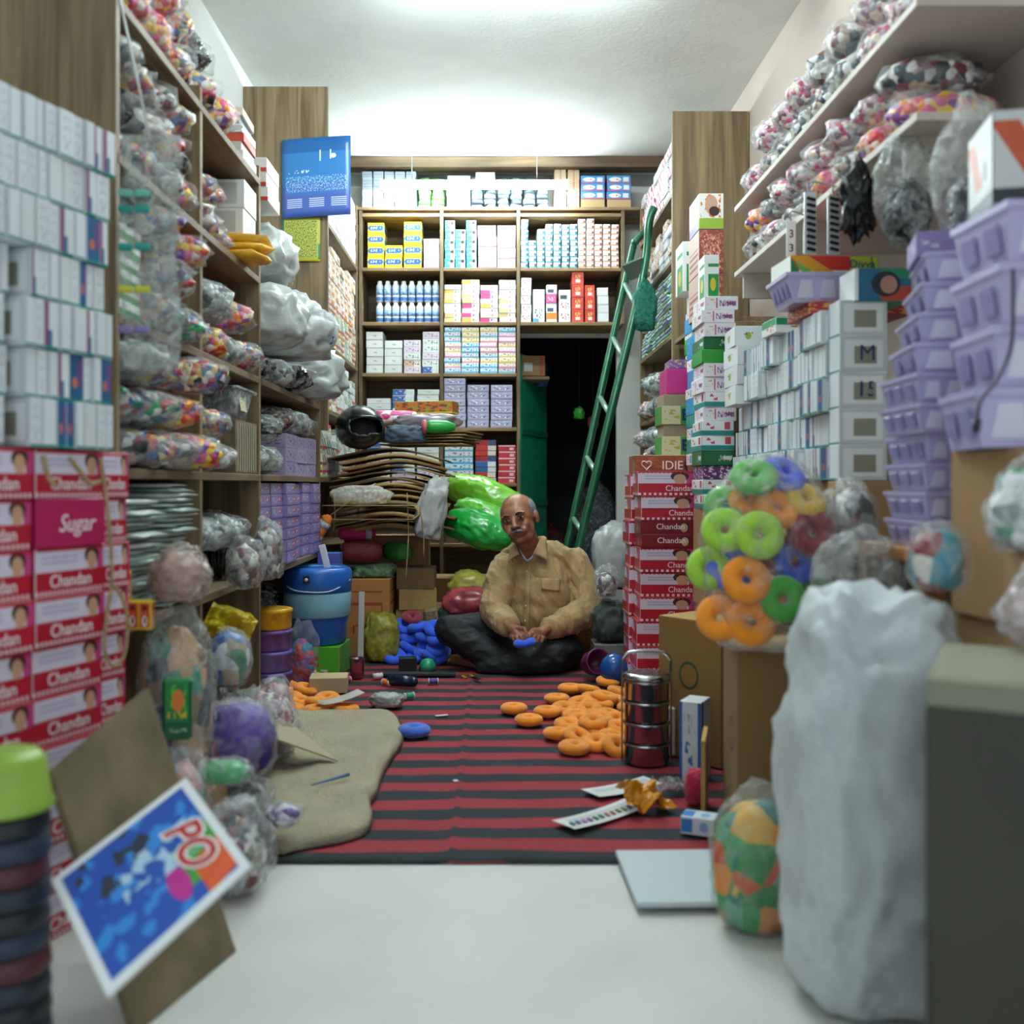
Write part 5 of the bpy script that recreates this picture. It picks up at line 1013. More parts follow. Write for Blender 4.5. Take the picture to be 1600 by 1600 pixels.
skein('pink flowery roll in white film behind the helmet', (-.56, 5.48, q2 + .03), .28, .036, multi(['#f0e4e8', '#d83a7a', '#f4eef0', '#e06a9a'], 30), .15)
fb = (PM('#c86a2c', (('n', 0, 0, 1, 1, '#8a9a3a', 6, 3), ('n', 0, 0, 1, 1, '#6a4a3a', 8, 4), ('h', 0, 0, 1, .16, '#d8b83a', 4))),) * 3
carton('floral_carton', (.34, .12, .07), fb, (-.38, 5.63, q2 + .09), -.28, 'orange floral carton lying across the top of the cardboard heap', 'box'); carton('cardboard_box', (.22, .16, .075), CARD, (-.66, 5.62, q2 + .02), .2, 'small brown cardboard box behind the helmet', 'box')
# ---- olive bag, steel cup, small things on the rug
crumple('polythene_bag', 'crumpled shiny olive-yellow polythene bag on the rug', 'bag', PZ(596, 1032, RUG), (.19, .17, .25), M('#8f8a34', .25, nscale=18, namt=.35, bump=.7, bscale=26), 21, amp=.22)
st_m = M('#b8babc', .18, 1.0, var=0)
def cup(loc): 
    o = ob('steel_cup', lathe([(.0, .002), (.03, 0), (.036, .09), (.038, .092), (.034, .088), (.028, .006), (0, .006)], 24, st_m), None, loc); tag(o, 'small steel cup on the rug beside the olive bag', 'cup')
cup(PZ(558, 1059, RUG))
carton('wooden_strip', (.028, .008, .36), M('#c8c8c0', .5), (P(563, 1030, 4.93).x, 4.93, RUG), 0, 'white strip of wood standing behind the olive bag', 'wood strip', ry=.02)
carton('black_case', (.085, .06, .065), M('#14161c', .5), PZ(637, 1048, RUG), .1, 'small black box on the rug in front of the blue rings', 'box')
o = ob('green_bowl', lathe([(.042, 0), (.04, .025), (.028, .05), (.0, .058)], 20, M('#2aa078', .35)), None, PZ(668, 1047, RUG)); tag(o, 'small green plastic bowl upturned on the rug by the black box', 'bowl')
e = Shapes(); e.cap((-.05, 0, 0), (.05, 0, 0), .026, .024, .8)
o = ob('spectacle_case', e.mesh('case'), None, PZ(629, 1064, RUG + .024), (0, 0, -.35)); o.data.materials.append(M('#14233f', .2)); o.data.polygons.foreach_set('use_smooth', [True] * len(o.data.polygons)); tag(o, 'shiny navy spectacle case on the striped rug', 'case')
def spool(px, py, c, nm):
    e = empty('thread_spool', PZ(px, py, RUG + .014), (0, 0, rj(1))); tag(e, '%s thread spool lying on the striped rug' % nm, 'spool')
    ob('thread', lathe([(.012, -.018), (.013, 0), (.012, .018)], 14, yarn(c)), e, (0, 0, 0), (0, R(90), 0))
    for s in (-1, 1): ob('flange', lathe([(.014, -.002), (.014, .002)], 14, M('#d8d8d0', .5)), e, (s * .02, 0, 0), (0, R(90), 0))
spool(677, 1064, '#5a3a9a', 'purple'); spool(639, 1087, '#3aa07a', 'green'); spool(541, 1062, '#d83a6a', 'pink'); spool(590, 1056, '#d8dce4', 'white'); spool(604, 1066, '#e8861c', 'orange')
crumple('plastic_pouch', 'small crumpled grey plastic pouch on the striped rug', 'bag', PZ(605, 1104, RUG), (.15, .10, .06), M('#a4a8a6', .25, nscale=30, namt=.2), 31, (0, 0, -.2), .3)
o = carton('cloth_strip', (.34, .06, .012), M('#23282a', .8), PZ(655, 1055, RUG), -.02, 'long dark folded cloth strip on the rug', 'cloth')
e = empty('scissors', PZ(735, 1058, RUG + .006), (0, 0, R(-58))); tag(e, 'steel scissors with brass handles on the rug by the man', 'scissors')
for s in (-1, 1):
    boxpart('blade', (.085, .012, .003), st_m, e, (.05, s * .004, s * .0016), (0, 0, s * .05)); ob('handle', tube([(.018 * math.cos(t), .013 * math.sin(t), 0) for t in [2 * math.pi * k / 16 for k in range(16)]], .004, M('#b8902e', .3, .8), 6, cyc=True), e, (-.022, s * .02, 0))
for px, py, c in ((690, 1118, '#e4dfd0'), (712, 1220, '#e8e8f0')): carton('paper_scrap', (.05 if px == 690 else .014, .016, .002), M(c, .6), PZ(px, py, RUG), .4, 'small pale paper scrap on the striped rug' if px == 690 else 'tiny white scrap on a black rug stripe', 'paper')
carton('card_tray', (.16, .13, .065), (M('#b8a67e', .8),) * 3, PZ(510, 1084, RUG) + Vector((0, .07, 0)), .1, 'small beige cardboard tray behind the orange rings', 'box')
def fp(u, v): return ((u - .5) * .17, (v - .5) * .08, .006 + .03 * u * u)
o = ob('paper', sheet(1, 1, fp, M('#b9b6ac', .7), 8, 4, .001), None, PZ(532, 1097, .055), (0, 0, .5)); tag(o, 'grey folded paper lying over the orange rings', 'paper')
# ---- sackcloth with cardboard flap and pen
sc = M('#a39a80', .95, nscale=6, namt=.12, bump=.8, bscale=120, var=0)
ol = [(405, 1122), (480, 1116), (560, 1116), (610, 1118), (628, 1140), (630, 1168), (612, 1195), (597, 1225), (590, 1250), (578, 1268), (583, 1290), (572, 1310), (545, 1322), (470, 1336), (425, 1336), (400, 1250)]
def sackcloth():
    bm = bmesh.new(); N = 14; rings_ = []; pts = [PZ(a, b_, .0) for a, b_ in ol]; pts = smooth_path(pts + [pts[0]], 4)[:-1]; c = sum(pts, Vector()) / len(pts)
    for k in range(N + 1):
        t = k / N; row = []
        for p in pts:
            q = c.lerp(p, 1 - t * .999); h = .034 * min(1, (t * 5)) ** .5 + .016 * fbm(Vector((q.x * 7, q.y * 7, 1)), 3) * min(1, t * 3)
            row.append(bm.verts.new((q.x, q.y, RUG + .002 + max(0, h))))
        rings_.append(row)
    n = len(pts)
    for k in range(N):
        for i in range(n): bm.faces.new((rings_[k][i], rings_[k][(i + 1) % n], rings_[k + 1][(i + 1) % n], rings_[k + 1][i]))
    bm.faces.new(rings_[0][::-1]); bmesh.ops.recalc_face_normals(bm, faces=bm.faces); me = bpy.data.meshes.new('sackcloth'); bm.to_mesh(me); bm.free(); me.materials.append(sc); me.polygons.foreach_set('use_smooth', [True] * len(me.polygons)); return me
o = ob('sackcloth', sackcloth()); tag(o, 'folded beige sackcloth spread on the striped rug', 'cloth')
o = ob('pencil', tube([PZ(486, 1227, .062), PZ(545, 1210, .062)], .0055, M('#4a6a92', .4), 6, taper=[.3, 1])); tag(o, 'blue-grey pencil lying on the beige sackcloth', 'pencil')
a, b_, c_, d_ = PZ(380, 1085, .16), PZ(432, 1112, .17), PZ(527, 1188, .055), PZ(420, 1150, .16)
V = [a, b_, c_, d_]; V = V + [v + Vector((0, .004, -.006)) for v in V]
o = ob('cardboard_flap', mesh('flap', V, [[0, 3, 2, 1], [4, 5, 6, 7], [0, 1, 5, 4], [1, 2, 6, 5], [2, 3, 7, 6], [3, 0, 4, 7]], M('#a89c80', .8))); tag(o, 'grey-beige cardboard flap leaning over the sackcloth beside tied bags', 'cardboard')
# ---- green foam rolls
def roll(label, a, b_, r, m, seed):
    s = Shapes(); a = Vector(a); b_ = Vector(b_); s.limb([a, a.lerp(b_, .33) + Vector((0, 0, .01)), a.lerp(b_, .66), b_], [r * .85, r, r, r * .8], 1, 20)
    me = remesh(s.mesh(), .009, 4, m, lambda p: .006 * ridge(Vector((p.x * 10 + seed, p.y * 12, p.z * 22 + p.x * 9)), 4) - .004, 'roll'); o = ob('foam_roll', me); tag(o, label, 'roll')
glm = lambda c: M(c, .22, nscale=14, namt=.18, spec=.8, var=0)
carton('cardboard_box', (.6, .3, .34), CARD, (-.06, 6.0, RUG), 0, 'plain carton behind the shiny red and purple bag', 'box'); carton('cardboard_box', (.42, .26, .22), CARD, (-.12, 5.55, RUG), 0, 'plain low carton under the bright green roll', 'box')
roll('lime green foam roll in clear film, upper of the two rolls', P(718, 762, 5.98), P(806, 792, 5.9), .10, glm('#7fc83a'), 3); roll('lime green foam roll squeezed between the other two rolls', P(728, 796, 5.76), P(796, 824, 5.70), .082, glm('#5fb83a'), 12); roll('bright green foam roll in shiny film, lower of the two rolls', P(716, 818, 5.55), P(778, 838, 5.50), .100, glm('#1fae44'), 7)
crumple('plastic_bag', 'clear bag of yellow wool under the bright green roll', 'bag', (-.13, 5.50, RUG + .222), (.27, .2, .2), M('#b8b04a', .3, nscale=20, namt=.3), 41, amp=.25)
crumple('plastic_bag', 'shiny red and clear bag behind the man', 'bag', (-.13, 5.26, RUG + .205), (.30, .18, .15), M('#a8484c', .22, nscale=12, namt=.5), 42, amp=.28)
crumple('plastic_bag', 'shiny purple and red bag behind the man', 'bag', (-.13, 5.26, RUG), (.3, .2, .2), multi(['#3a2460', '#4a2a70', '#b8242e', '#2f1c50', '#3a2460'], 9, .25), 43, amp=.2)
for i, (px, c, nm) in enumerate(((682, '#8a7454', 'brown speckled'), (704, '#1f3a2a', 'dark green floral'))): carton('cloth_bolt', (.075, .14, .24), (M(c, .8, nscale=70, namt=.5),) * 3, (P(px, 970, 5.22).x, 5.28, RUG), 0, '%s folded cloth standing beside the blue rings' % nm, 'cloth', ry=R(-8), b=.012)
for i in range(4): carton('flattened_box', (.24, .2, .055), CARD, (-.38 + rj(.02), 5.50, RUG + .0 + i * .08), rj(.3), 'flattened brown carton stacked under the torn plastic sheet', 'cardboard', 'flattened cartons under the plastic sheet', rx=rj(.05)) if 0 else carton('flattened_box', (.2, .2, .11), kc[i], (-.42 + rj(.01), 5.40, RUG + i * .112), rj(.1), 'small brown carton stacked under the torn plastic sheet', 'box', 'small cartons under the plastic sheet')
# ---- ladder
e = empty('ladder', (0, 0, 0)); tag(e, 'green painted metal ladder leaning beside the dark doorway', 'ladder'); gm = M('#1c5a3c', .3, .3, nscale=20, namt=.15, var=0)
A1, A2 = Vector((.30, 5.66, RUG + .024)), P(985, 405, 6.05); B1, B2 = Vector((.33, 5.36, RUG + .024)), P(1003, 440, 5.66)
ra = smooth_path([A1, A1.lerp(A2, .5), A2, A2 + Vector((.03, .0, .10)), A2 + Vector((.08, .0, .16))], 6); rb_ = smooth_path([B1, B1.lerp(B2, .5), B2, B2 + Vector((.04, .0, .33)), B2 + Vector((.07, 0, .42))], 6)
ob('rail', tube(ra, .022, gm, 12), e); ob('rail', tube(rb_, .024, gm, 12), e)
for t in (.14, .30, .46, .62, .78, .93): ob('rung', tube([A1.lerp(A2, t), B1.lerp(B2, t)], .016, M('#7a9a88', .35, .4), 10), e)
boxpart('platform', (.12, .4, .012), M('#5a6a60', .5, .3), e, (A2 + B2) / 2, (0, R(-20), R(-15)))
q = P(1005, 470, 5.58); crumple('rope_hank', 'tangled dark green rope hank tied to the ladder', 'rope', q + Vector((.01, 0, -.17)), (.14, .1, .3), M('#1f6a58', .9, nscale=60, namt=.4, bump=1, bscale=90), 51, amp=.4)
# ---- sacks and clutter behind the man
crumple('plastic_sack', 'bulky white plastic sack behind the ladder foot', 'sack', (.655, 5.40, .35), (.26, .24, .36), M('#b4b8b6', .3, nscale=12, namt=.2), 61, amp=.2); carton('pale_carton', (.22, .22, .33), M('#a9aaa6', .6), (.655, 5.40, RUG), .1, 'pale carton under the bulky white sack', 'box')
crumple('cloth_bag', 'dark grey-green cloth bag between the man and red cartons', 'bag', (P(955, 985, 4.75).x, 4.75, RUG + .15), (.2, .16, .2), cloth('#3c4640'), 62, amp=.35); crumple('cloth_bag', 'speckled ochre cloth sack directly behind the man', 'sack', (.47, 5.19, RUG), (.16, .14, .36), M('#8a7038', .9, nscale=90, namt=.4), 63, amp=.12)
bag('plastic_bag', 'clear plastic bag beside the man under the bulky sack', 'bag', (.53, 4.72, RUG + .36), (.13, .12, .16), 64, '#dfe6e6', .5, MIX4, .7); carton('pale_carton', (.17, .2, .14), M('#6a6e68', .6), (.555, 4.76, RUG), 0, 'dark grey carton under the cloth bag by the red cartons', 'box')
o = ob('pot', lathe([(.0, .01), (.045, 0), (.055, .03), (.057, .1), (.062, .104), (.052, .1), (.048, .03), (0, .02)], 24, M('#6a2450', .35)), None, (.44, 4.60, .0), (R(75), 0, R(20))); tag(o, 'dark magenta plastic pot lying on its side by the man', 'pot'); o.location.z = RUG + .062
crumple('blue_bowl', 'shiny blue upturned bowl beside the red cartons', 'bowl', (.535, 4.44, RUG), (.13, .13, .14), M('#1c4f94', .2), 66, amp=.02, sub=3, sq=1)
# ---- steel tiffin carrier
q = PZ(1010, 1190, RUG); e = empty('tiffin_carrier', (q.x, q.y, RUG)); tag(e, 'stacked steel tiffin carrier with handle on the striped rug', 'tiffin carrier')
for i in range(4):
    ob('container', lathe([(.066, .001), (.071, .004), (.071, .056), (.074, .058), (.074, .064), (.071, .066)], 36, M('#a8aaac', .14, 1.0, var=0)), e, (0, 0, i * .067))
ob('lid', lathe([(.073, 0), (.075, .004), (.073, .014), (.06, .02), (.05, .019), (.02, .026), (0, .027)], 36, st_m), e, (0, 0, .268))
for s in (-1, 1): boxpart('side_strap', (.005, .016, .33), M('#8c8e90', .2, 1.0, var=0), e, (s * .0785, 0, .002))
ob('handle', tube(smooth_path([(-.0785, 0, .325), (-.05, 0, .352), (.05, 0, .352), (.0785, 0, .325)]), .006, st_m, 8), e)
# ================================================================ the shopkeeper
from mathutils.bvhtree import BVHTree
def man():
    root = empty('person', (.20, 4.95, RUG)); tag(root, 'seated man in a khaki shirt and black trousers holding a blue ring', 'person')
    neg = -root.location
    skin, nt, b = newmat('skin'); b.inputs['Roughness'].default_value = .42; b.inputs['Base Color'].default_value = C('#7d4f36'); b.inputs['Subsurface Weight'].default_value = .06; b.inputs['Subsurface Radius'].default_value = (.02, .008, .004)
    tc = nd(nt, 'ShaderNodeTexCoord'); n = nd(nt, 'ShaderNodeTexNoise'); n.inputs['Scale'].default_value = 24; n.inputs['Detail'].default_value = 5; nt.links.new(tc.outputs['Object'], n.inputs[0])
    cr = nd(nt, 'ShaderNodeValToRGB'); cr.color_ramp.elements[0].position = .3; cr.color_ramp.elements[1].position = .75; cr.color_ramp.elements[0].color = C('#80503a'); cr.color_ramp.elements[1].color = C('#b07a58'); nt.links.new(n.outputs[0], cr.inputs[0]); nt.links.new(cr.outputs[0], b.inputs['Base Color'])
    # head frame: face looks along -y, leaning and turned
    HM = Matrix.Translation(P(811, 811, 4.88)) @ Euler((R(-4), 0, 0)).to_matrix().to_4x4() @ Matrix.Rotation(R(-15), 4, 'Y') @ Matrix.Rotation(R(-17), 4, 'Z') @ Matrix.Diagonal((1.14, 1.1, 1.08, 1))
    s = Shapes()
    def he(c, r): s.ell(HM @ Vector(c), r, HM.to_3x3(), 28)
    def hc(a, b_, ra, rb): s.cap(HM @ Vector(a), HM @ Vector(b_), ra, rb)
    he((0, .018, .034), (.075, .093, .082)); he((0, -.004, .012), (.070, .086, .078)); he((0, -.020, -.040), (.062, .066, .068)); he((0, -.036, -.080), (.049, .046, .034)); he((0, -.062, -.092), (.022, .022, .018))
    he((.036, -.062, -.030), (.024, .024, .026)); he((-.036, -.062, -.030), (.024, .024, .026))
    for k in (-1, 1):
        he((k * .032, -.079, .022), (.026, .012, .008)); he((k * .077, .012, -.006), (.009, .020, .030)); he((k * .074, .006, -.028), (.008, .010, .010)); he((k * .014, -.096, -.034), (.009, .010, .008)); he((k * .028, -.080, -.055), (.018, .016, .020))
    hc((0, -.082, .014), (0, -.104, -.026), .009, .013); he((0, -.106, -.030), (.014, .012, .011))
    he((0, -.088, -.062), (.027, .011, .0065)); he((0, -.086, -.073), (.023, .011, .0065))
    nb = P(833, 872, 4.99)
    s.cap(HM @ Vector((0, .02, -.055)), nb, .056, .062)
    # trunk and arms inside the clothes
    sR, sL = P(787, 888, 4.96), P(899, 882, 5.02); eR, eL = P(773, 958, 4.84), P(917, 955, 4.90); wR, wL = P(795, 977, 4.69), P(858, 981, 4.70)
    s.ell(P(842, 915, 5.0), (.15, .10, .15)); s.ell(P(838, 985, 5.0), (.15, .11, .14)); s.cap(nb, P(842, 925, 5.0), .06, .10)
    s.limb([sR, eR, wR], [.05, .042, .029]); s.limb([sL, eL, wL], [.05, .042, .029]); s.cap(sR, sL, .05, .05)
    def hand(w, palm, across, tips, thumb):
        """palm, four bent fingers of unequal length and a thumb from the side of the palm"""
        s.cap(w, palm, .026, .028); a = Vector(across)
        for k in (-1.3, -.4, .5, 1.3): s.cap(palm, palm + a * k * .017 + (tips[0] - palm).normalized() * .03, .021, .013)
        for k, t in zip((-1.4, -.45, .5, 1.4), tips):
            base = palm + a * k * .0175 + (t - palm).normalized() * .034; mid = base.lerp(t, .52) + Vector((0, -.006, .012)); s.limb([base, mid, t], [.0098, .0092, .0078])
        s.limb([palm + a * thumb[1] * .02, palm + a * thumb[1] * .034 + (thumb[0] - palm) * .35, thumb[0]], [.014, .0115, .0085])
    pR, pL = P(804, 985, 4.655), P(848, 987, 4.655)
    hand(wR, pR, (.55, -.5, .45), [P(803, 1001, 4.615), P(809, 1004, 4.60), P(816, 1004, 4.595), P(821, 1001, 4.60)], (P(824, 994, 4.60), 1.3))
    hand(wL, pL, (.5, .45, -.35), [P(826, 998, 4.60), P(832, 1002, 4.595), P(839, 1003, 4.60), P(846, 1003, 4.61)], (P(824, 993, 4.62), -1.3))
    # bare foot and ankle of the folded leg
    s.limb([P(742, 1037, 4.86), P(720, 1031, 4.93), P(702, 1029, 4.97)], [.034, .030, .022], .8)
    for k in range(4): s.cap(P(703, 1029, 4.97), P(694 + k * 2, 1027 + k * 2.2, 4.97 - .012 * k), .012, .008)
    s.limb([P(800, 1012, 4.98), P(706, 990, 4.83), P(790, 1038, 4.76)], [.06, .05, .035]); s.limb([P(868, 1015, 4.98), P(868, 1028, 4.74), P(770, 1040, 4.74), P(742, 1037, 4.86)], [.06, .05, .04, .032])
    def clampz(p, d): return d
    body = remesh(s.mesh(), .0032, 8, skin, None, 'body'); o = ob('body', body, root, neg)
    # trousers
    t = Shapes(); t.ell(P(838, 1008, 5.02), (.185, .155, .10))
    t.limb([P(805, 1006, 4.99), P(750, 990, 4.92), P(704, 985, 4.83)], [.105, .095, .078]); t.limb([P(704, 985, 4.83), P(750, 1016, 4.78), P(798, 1036, 4.76)], [.077, .066, .052])
    t.limb([P(872, 1010, 4.98), P(878, 1018, 4.85), P(866, 1025, 4.735)], [.105, .10, .085]); t.limb([P(866, 1025, 4.735), P(815, 1036, 4.72), P(762, 1040, 4.76)], [.082, .068, .058])
    def tw_(p): return .010 * ridge(Vector((p.x * 4.5, p.y * 7, p.z * 9)), 3) - .006
    tm = M('#171b1f', .7, nscale=30, namt=.12, bump=.2, bscale=200, var=0)
    tr = remesh(t.mesh(), .007, 8, tm, tw_, 'trousers')
    for v in tr.vertices:
        if v.co.z < RUG + .001: v.co.z = RUG + .001
    for v in body.vertices:
        if v.co.z < RUG + .001: v.co.z = RUG + .001
    ob('trousers', tr, root, neg)
    # shirt
    c = Shapes(); c.ell(P(843, 905, 5.0), (.168, .125, .145)); c.ell(P(838, 955, 4.985), (.178, .138, .15)); c.ell(P(841, 930, 4.985), (.178, .138, .15)); c.ell(P(842, 1000, 4.985), (.195, .155, .085))
    c.limb([nb + Vector((0, .01, -.035)), P(862, 868, 5.0), P(893, 881, 5.02)], [.070, .066, .068]); c.limb([P(833, 862, 5.02), P(872, 868, 5.02)], [.066, .055]); c.limb([P(830, 866, 5.02), P(800, 872, 4.99)], [.062, .05]); c.limb([nb + Vector((0, .01, -.035)), P(808, 876, 4.98), P(789, 892, 4.96)], [.065, .06, .066])
    c.limb([sR, P(779, 925, 4.90), eR], [.075, .07, .066]); c.limb([eR, P(785, 970, 4.76), P(793, 976, 4.705)], [.064, .054, .046])
    c.limb([sL, P(914, 920, 4.97), eL], [.075, .072, .070]); c.limb([eL, P(888, 970, 4.80), P(863, 979, 4.725)], [.068, .056, .048])
    c.limb([P(880, 1005, 4.95), P(893, 1025, 4.93)], [.07, .05])
    def sw(p): return .014 * ridge(Vector((p.x * 9 + p.z * 2.5, p.y * 9, p.z * 2.4)), 3) - .009 + .0035 * ridge(Vector((p.x * 20 + p.z * 14, p.y * 16, p.z * 5)), 2)
    sm = M('#ad9060', .75, nscale=14, namt=.10, bump=.25, bscale=220, var=0, sheen=.2)
    sh = remesh(c.mesh(), .0055, 5, sm, sw, 'shirt')
    for v in sh.vertices:
        if v.co.z < RUG + .002: v.co.z = RUG + .002
    shirt = ob('shirt', sh, root, neg)
    bv = BVHTree.FromPolygons([v.co for v in sh.vertices], [p.vertices for p in sh.polygons]); camo = Vector((0, 0, H))
    def on(px, py, off=.004):
        d = (P(px, py, 5) - camo).normalized(); h = bv.ray_cast(camo, d)[0]
        return (h - d * off) if h is not None else P(px, py, 4.9)
    def patch(name, poly, m, th=.003, off=.005, nu=8, nv=8):
        (a, b_, c_, d_) = poly
        def f(u, v):
            px = (a[0] * (1 - u) + b_[0] * u) * (1 - v) + (d_[0] * (1 - u) + c_[0] * u) * v; py = (a[1] * (1 - u) + b_[1] * u) * (1 - v) + (d_[1] * (1 - u) + c_[1] * u) * v
            return on(px, py, off)
        ob(name, sheet(1, 1, f, m, nu, nv, th, name), shirt)
    sm2 = M('#b29668', .75, nscale=14, namt=.08, bump=.2, bscale=220, var=0)
    patch('placket', ((820, 885), (829, 885), (826, 990), (817, 990)), sm2, .002, .005, 3, 20); patch('pocket', ((845, 903), (876, 905), (874, 924), (846, 921)), sm2, .002, .0045)
    # collar: a stand round the neck and two pointed flaps
    def P3(px, py, Y): return P(px, py, Y)
    for nm, pts in (('collar_flap', [(797, 856, 4.90), (806, 849, 4.91), (812, 866, 4.85), (794, 878, 4.85)]), ('collar_flap', [(853, 843, 4.94), (846, 838, 4.925), (832, 866, 4.85), (856, 876, 4.86)])):
        q = [P3(*x) for x in pts]
        def f(u, v, q=q): w_ = (q[0].lerp(q[1], u)).lerp(q[3].lerp(q[2], u), v); return w_ + Vector((0, -.012 * math.sin(math.pi * v), .004 * math.sin(math.pi * u)))
        ob(nm, sheet(1, 1, f, sm2, 8, 8, .004, 'collar'), shirt)
    st = [P3(801, 856, 4.915), P3(807, 850, 4.955), P3(816, 847, 5.03), P3(836, 842, 5.06), P3(850, 841, 5.0), P3(850, 846, 4.94)]
    ob('collar_stand', tube(smooth_path(st, 5), .011, sm2, 8), shirt)
    ob('undershirt_edge', tube(smooth_path([P3(812, 858, 4.885), P3(824, 876, 4.852), P3(838, 862, 4.885)], 5), .005, M('#aebac4', .7), 6), shirt)
    bm_ = lathe([(.0045, 0), (.0045, .002), (.003, .0026)], 10, M('#d8c8a0', .3))
    for px, py in ((823.5, 893), (822.5, 920), (821.5, 947), (820, 970)): ob('button', bm_, shirt, on(px, py, .008), (R(90), 0, 0))
    # face parts, set in the head
    def hob(name, me, loc=(0, 0, 0), rot=None):
        m4 = Matrix.Translation(neg) @ HM @ Matrix.Translation(Vector(loc)) @ (rot or Matrix()); o = ob(name, me, root); o.matrix_local = m4; return o
    def ellm(r, m, seg=16):
        q = Shapes(); q.ell((0, 0, 0), r, None, seg); me = q.mesh(); me.materials.append(m); me.polygons.foreach_set('use_smooth', [True] * len(me.polygons)); return me
    ew = M('#c8beb2', .2, var=0); ei = M('#1c100a', .1, var=0); lid = M('#5c3826', .5, var=0); gh = M('#8d9094', .9, nscale=120, namt=.35, bump=.8, bscale=300, var=0); db = M('#2a1f1a', .9, var=0)
    for k in (-1, 1):
        hob('eye', ellm((.0125, .010, .0070), ew), (k * .031, -.0815, .004)); hob('iris', ellm((.0056, .003, .0056), ei), (k * .031 + .002, -.0905, .0035))
        hob('eyelid', ellm((.0150, .0105, .0052), lid), (k * .031, -.0835, .0098), Matrix.Rotation(R(-8) * k, 4, 'Y')); hob('lower_lid', ellm((.0138, .008, .003), lid), (k * .031, -.0835, -.0048))
        hob('eyebrow', tube(smooth_path([(k * .014, -.0935, .019), (k * .03, -.0945, .026), (k * .048, -.080, .021)], 4), .0038, db, 6, taper=[.9, 1, 1.1, 1.1, 1.1, 1, .9, .7, .4]))
    mu = Shapes()
    for k in (-1, 1): mu.limb([(0, -.099, -.051), (k * .014, -.099, -.052), (k * .03, -.090, -.060)], [.0062, .0066, .004])
    hob('moustache', remesh(mu.mesh(), .002, 2, gh, lambda p: .0012 * fbm(p * 400, 2), 'moustache'))
    hob('lips', ellm((.021, .006, .0040), M('#5a2f2a', .45, var=0)), (0, -.0945, -.0690))
    # short grey hair round the sides and back
    V, Fc = sphere(4); hv = [Vector((v.x * .0785, v.y * .0965 + .019, v.z * .084 + .033)) for v in V]
    def keep(i):
        v = hv[i]; return (v.y > .035 - max(0, (.03 - v.z)) * .0 or (abs(v.x) > .052 and v.y > -.032 and v.z > -.004)) and v.z < .088 - (.032 if v.y < .05 else 0) + (.02 if abs(v.x) > .06 else 0) and v.z > -.046
    fs_ = [f for f in Fc if all(keep(i) for i in f)]; used = sorted({i for f in fs_ for i in f}); mp = {i: k for k, i in enumerate(used)}
    me = mesh('hair', [hv[i] + hv[i].normalized() * .0018 * fbm(hv[i] * 300, 2) for i in used], [[mp[i] for i in f] for f in fs_], gh, None, None, True)
    bm = bmesh.new(); bm.from_mesh(me); bmesh.ops.solidify(bm, geom=bm.faces[:], thickness=.005); bm.to_mesh(me); bm.free(); hob('hair', me)
    rg = ringmesh(.0088, .002, M('#c8a040', .2, 1.0, var=0)); 
    for a, z_ in ((P(806, 993, 4.628), .0), (P(812, 996, 4.622), 0)): ob('finger_ring', rg, root, a + neg, (R(60), 0, .3))
    rr = ring(BLU, P(820, 1004, 4.585), (R(4), R(-9), 0), 'blue foam ring held in the hands of the seated man', None)
man()
# ================================================================ foreground, left
e = empty('bowl_stack', (-.76, 1.52, 0)); e_loc = Vector((-.735, 1.50, 0)); bpy.data.objects.remove(e)
for i in range(12):
    c = ['#14202e', '#4a1824', '#1a2c40', '#10161e'][i % 4]
    o = ob('bowl', lathe([(.062, 0), (.064, .004), (.060, .03), (.05, .0335), (0, .034)], 24, M(c, .4)), None, e_loc + Vector((rj(.002), rj(.002), .0005 + i * .0345))); tag(o, 'dark blue or maroon upturned bowl in the stack under the lime tub', 'bowl', 'dark upturned bowls')
o = ob('plastic_tub', lathe([(.068, 0), (.07, .004), (.064, .012), (.056, .07), (.045, .084), (0, .088)], 32, M('#8aae3c', .35, nscale=8, namt=.1)), None, e_loc + Vector((0, 0, .415))); tag(o, 'lime green plastic tub upturned on the dark bowls', 'tub')
def slab(name, label, cat, cs, m, th=.01, mats=None):
    """flat board through four corners, given thickness away from the eye"""
    c = [Vector(x) for x in cs]; n = (c[1] - c[0]).cross(c[3] - c[0]).normalized()
    if n.dot(Vector((0, 0, H)) - c[0]) < 0: n = -n
    V = c + [x - n * th for x in c]; Fc = [[0, 1, 2, 3], [7, 6, 5, 4], [0, 4, 5, 1], [1, 5, 6, 2], [2, 6, 7, 3], [3, 7, 4, 0]]
    uv = [(0, 0), (1, 0), (1, 1), (0, 1)] + [(.01, .01)] * 20
    me = mesh(name, V, Fc, m, None, uv); bm = bmesh.new(); bm.from_mesh(me); bmesh.ops.recalc_face_normals(bm, faces=bm.faces); bm.to_mesh(me); bm.free()
    o = ob(name, me); tag(o, label, cat); return o
ply = wood('#7d6f52', '#54472f', 3.0, .8, 'X')
slab('plywood_board', 'worn plywood board leaning against the red carton stack', 'board', [(-.585, 1.63, .002), (-.497, 1.92, .002), P(232, 1075, 1.98), P(80, 1205, 1.68)], M('#6e6146', .85, nscale=9, namt=.3, var=0), .014)
T, L_, R_ = P(290, 1215, 1.80), P(80, 1375, 1.58), P(392, 1352, 1.60); Fo = L_ + R_ - T
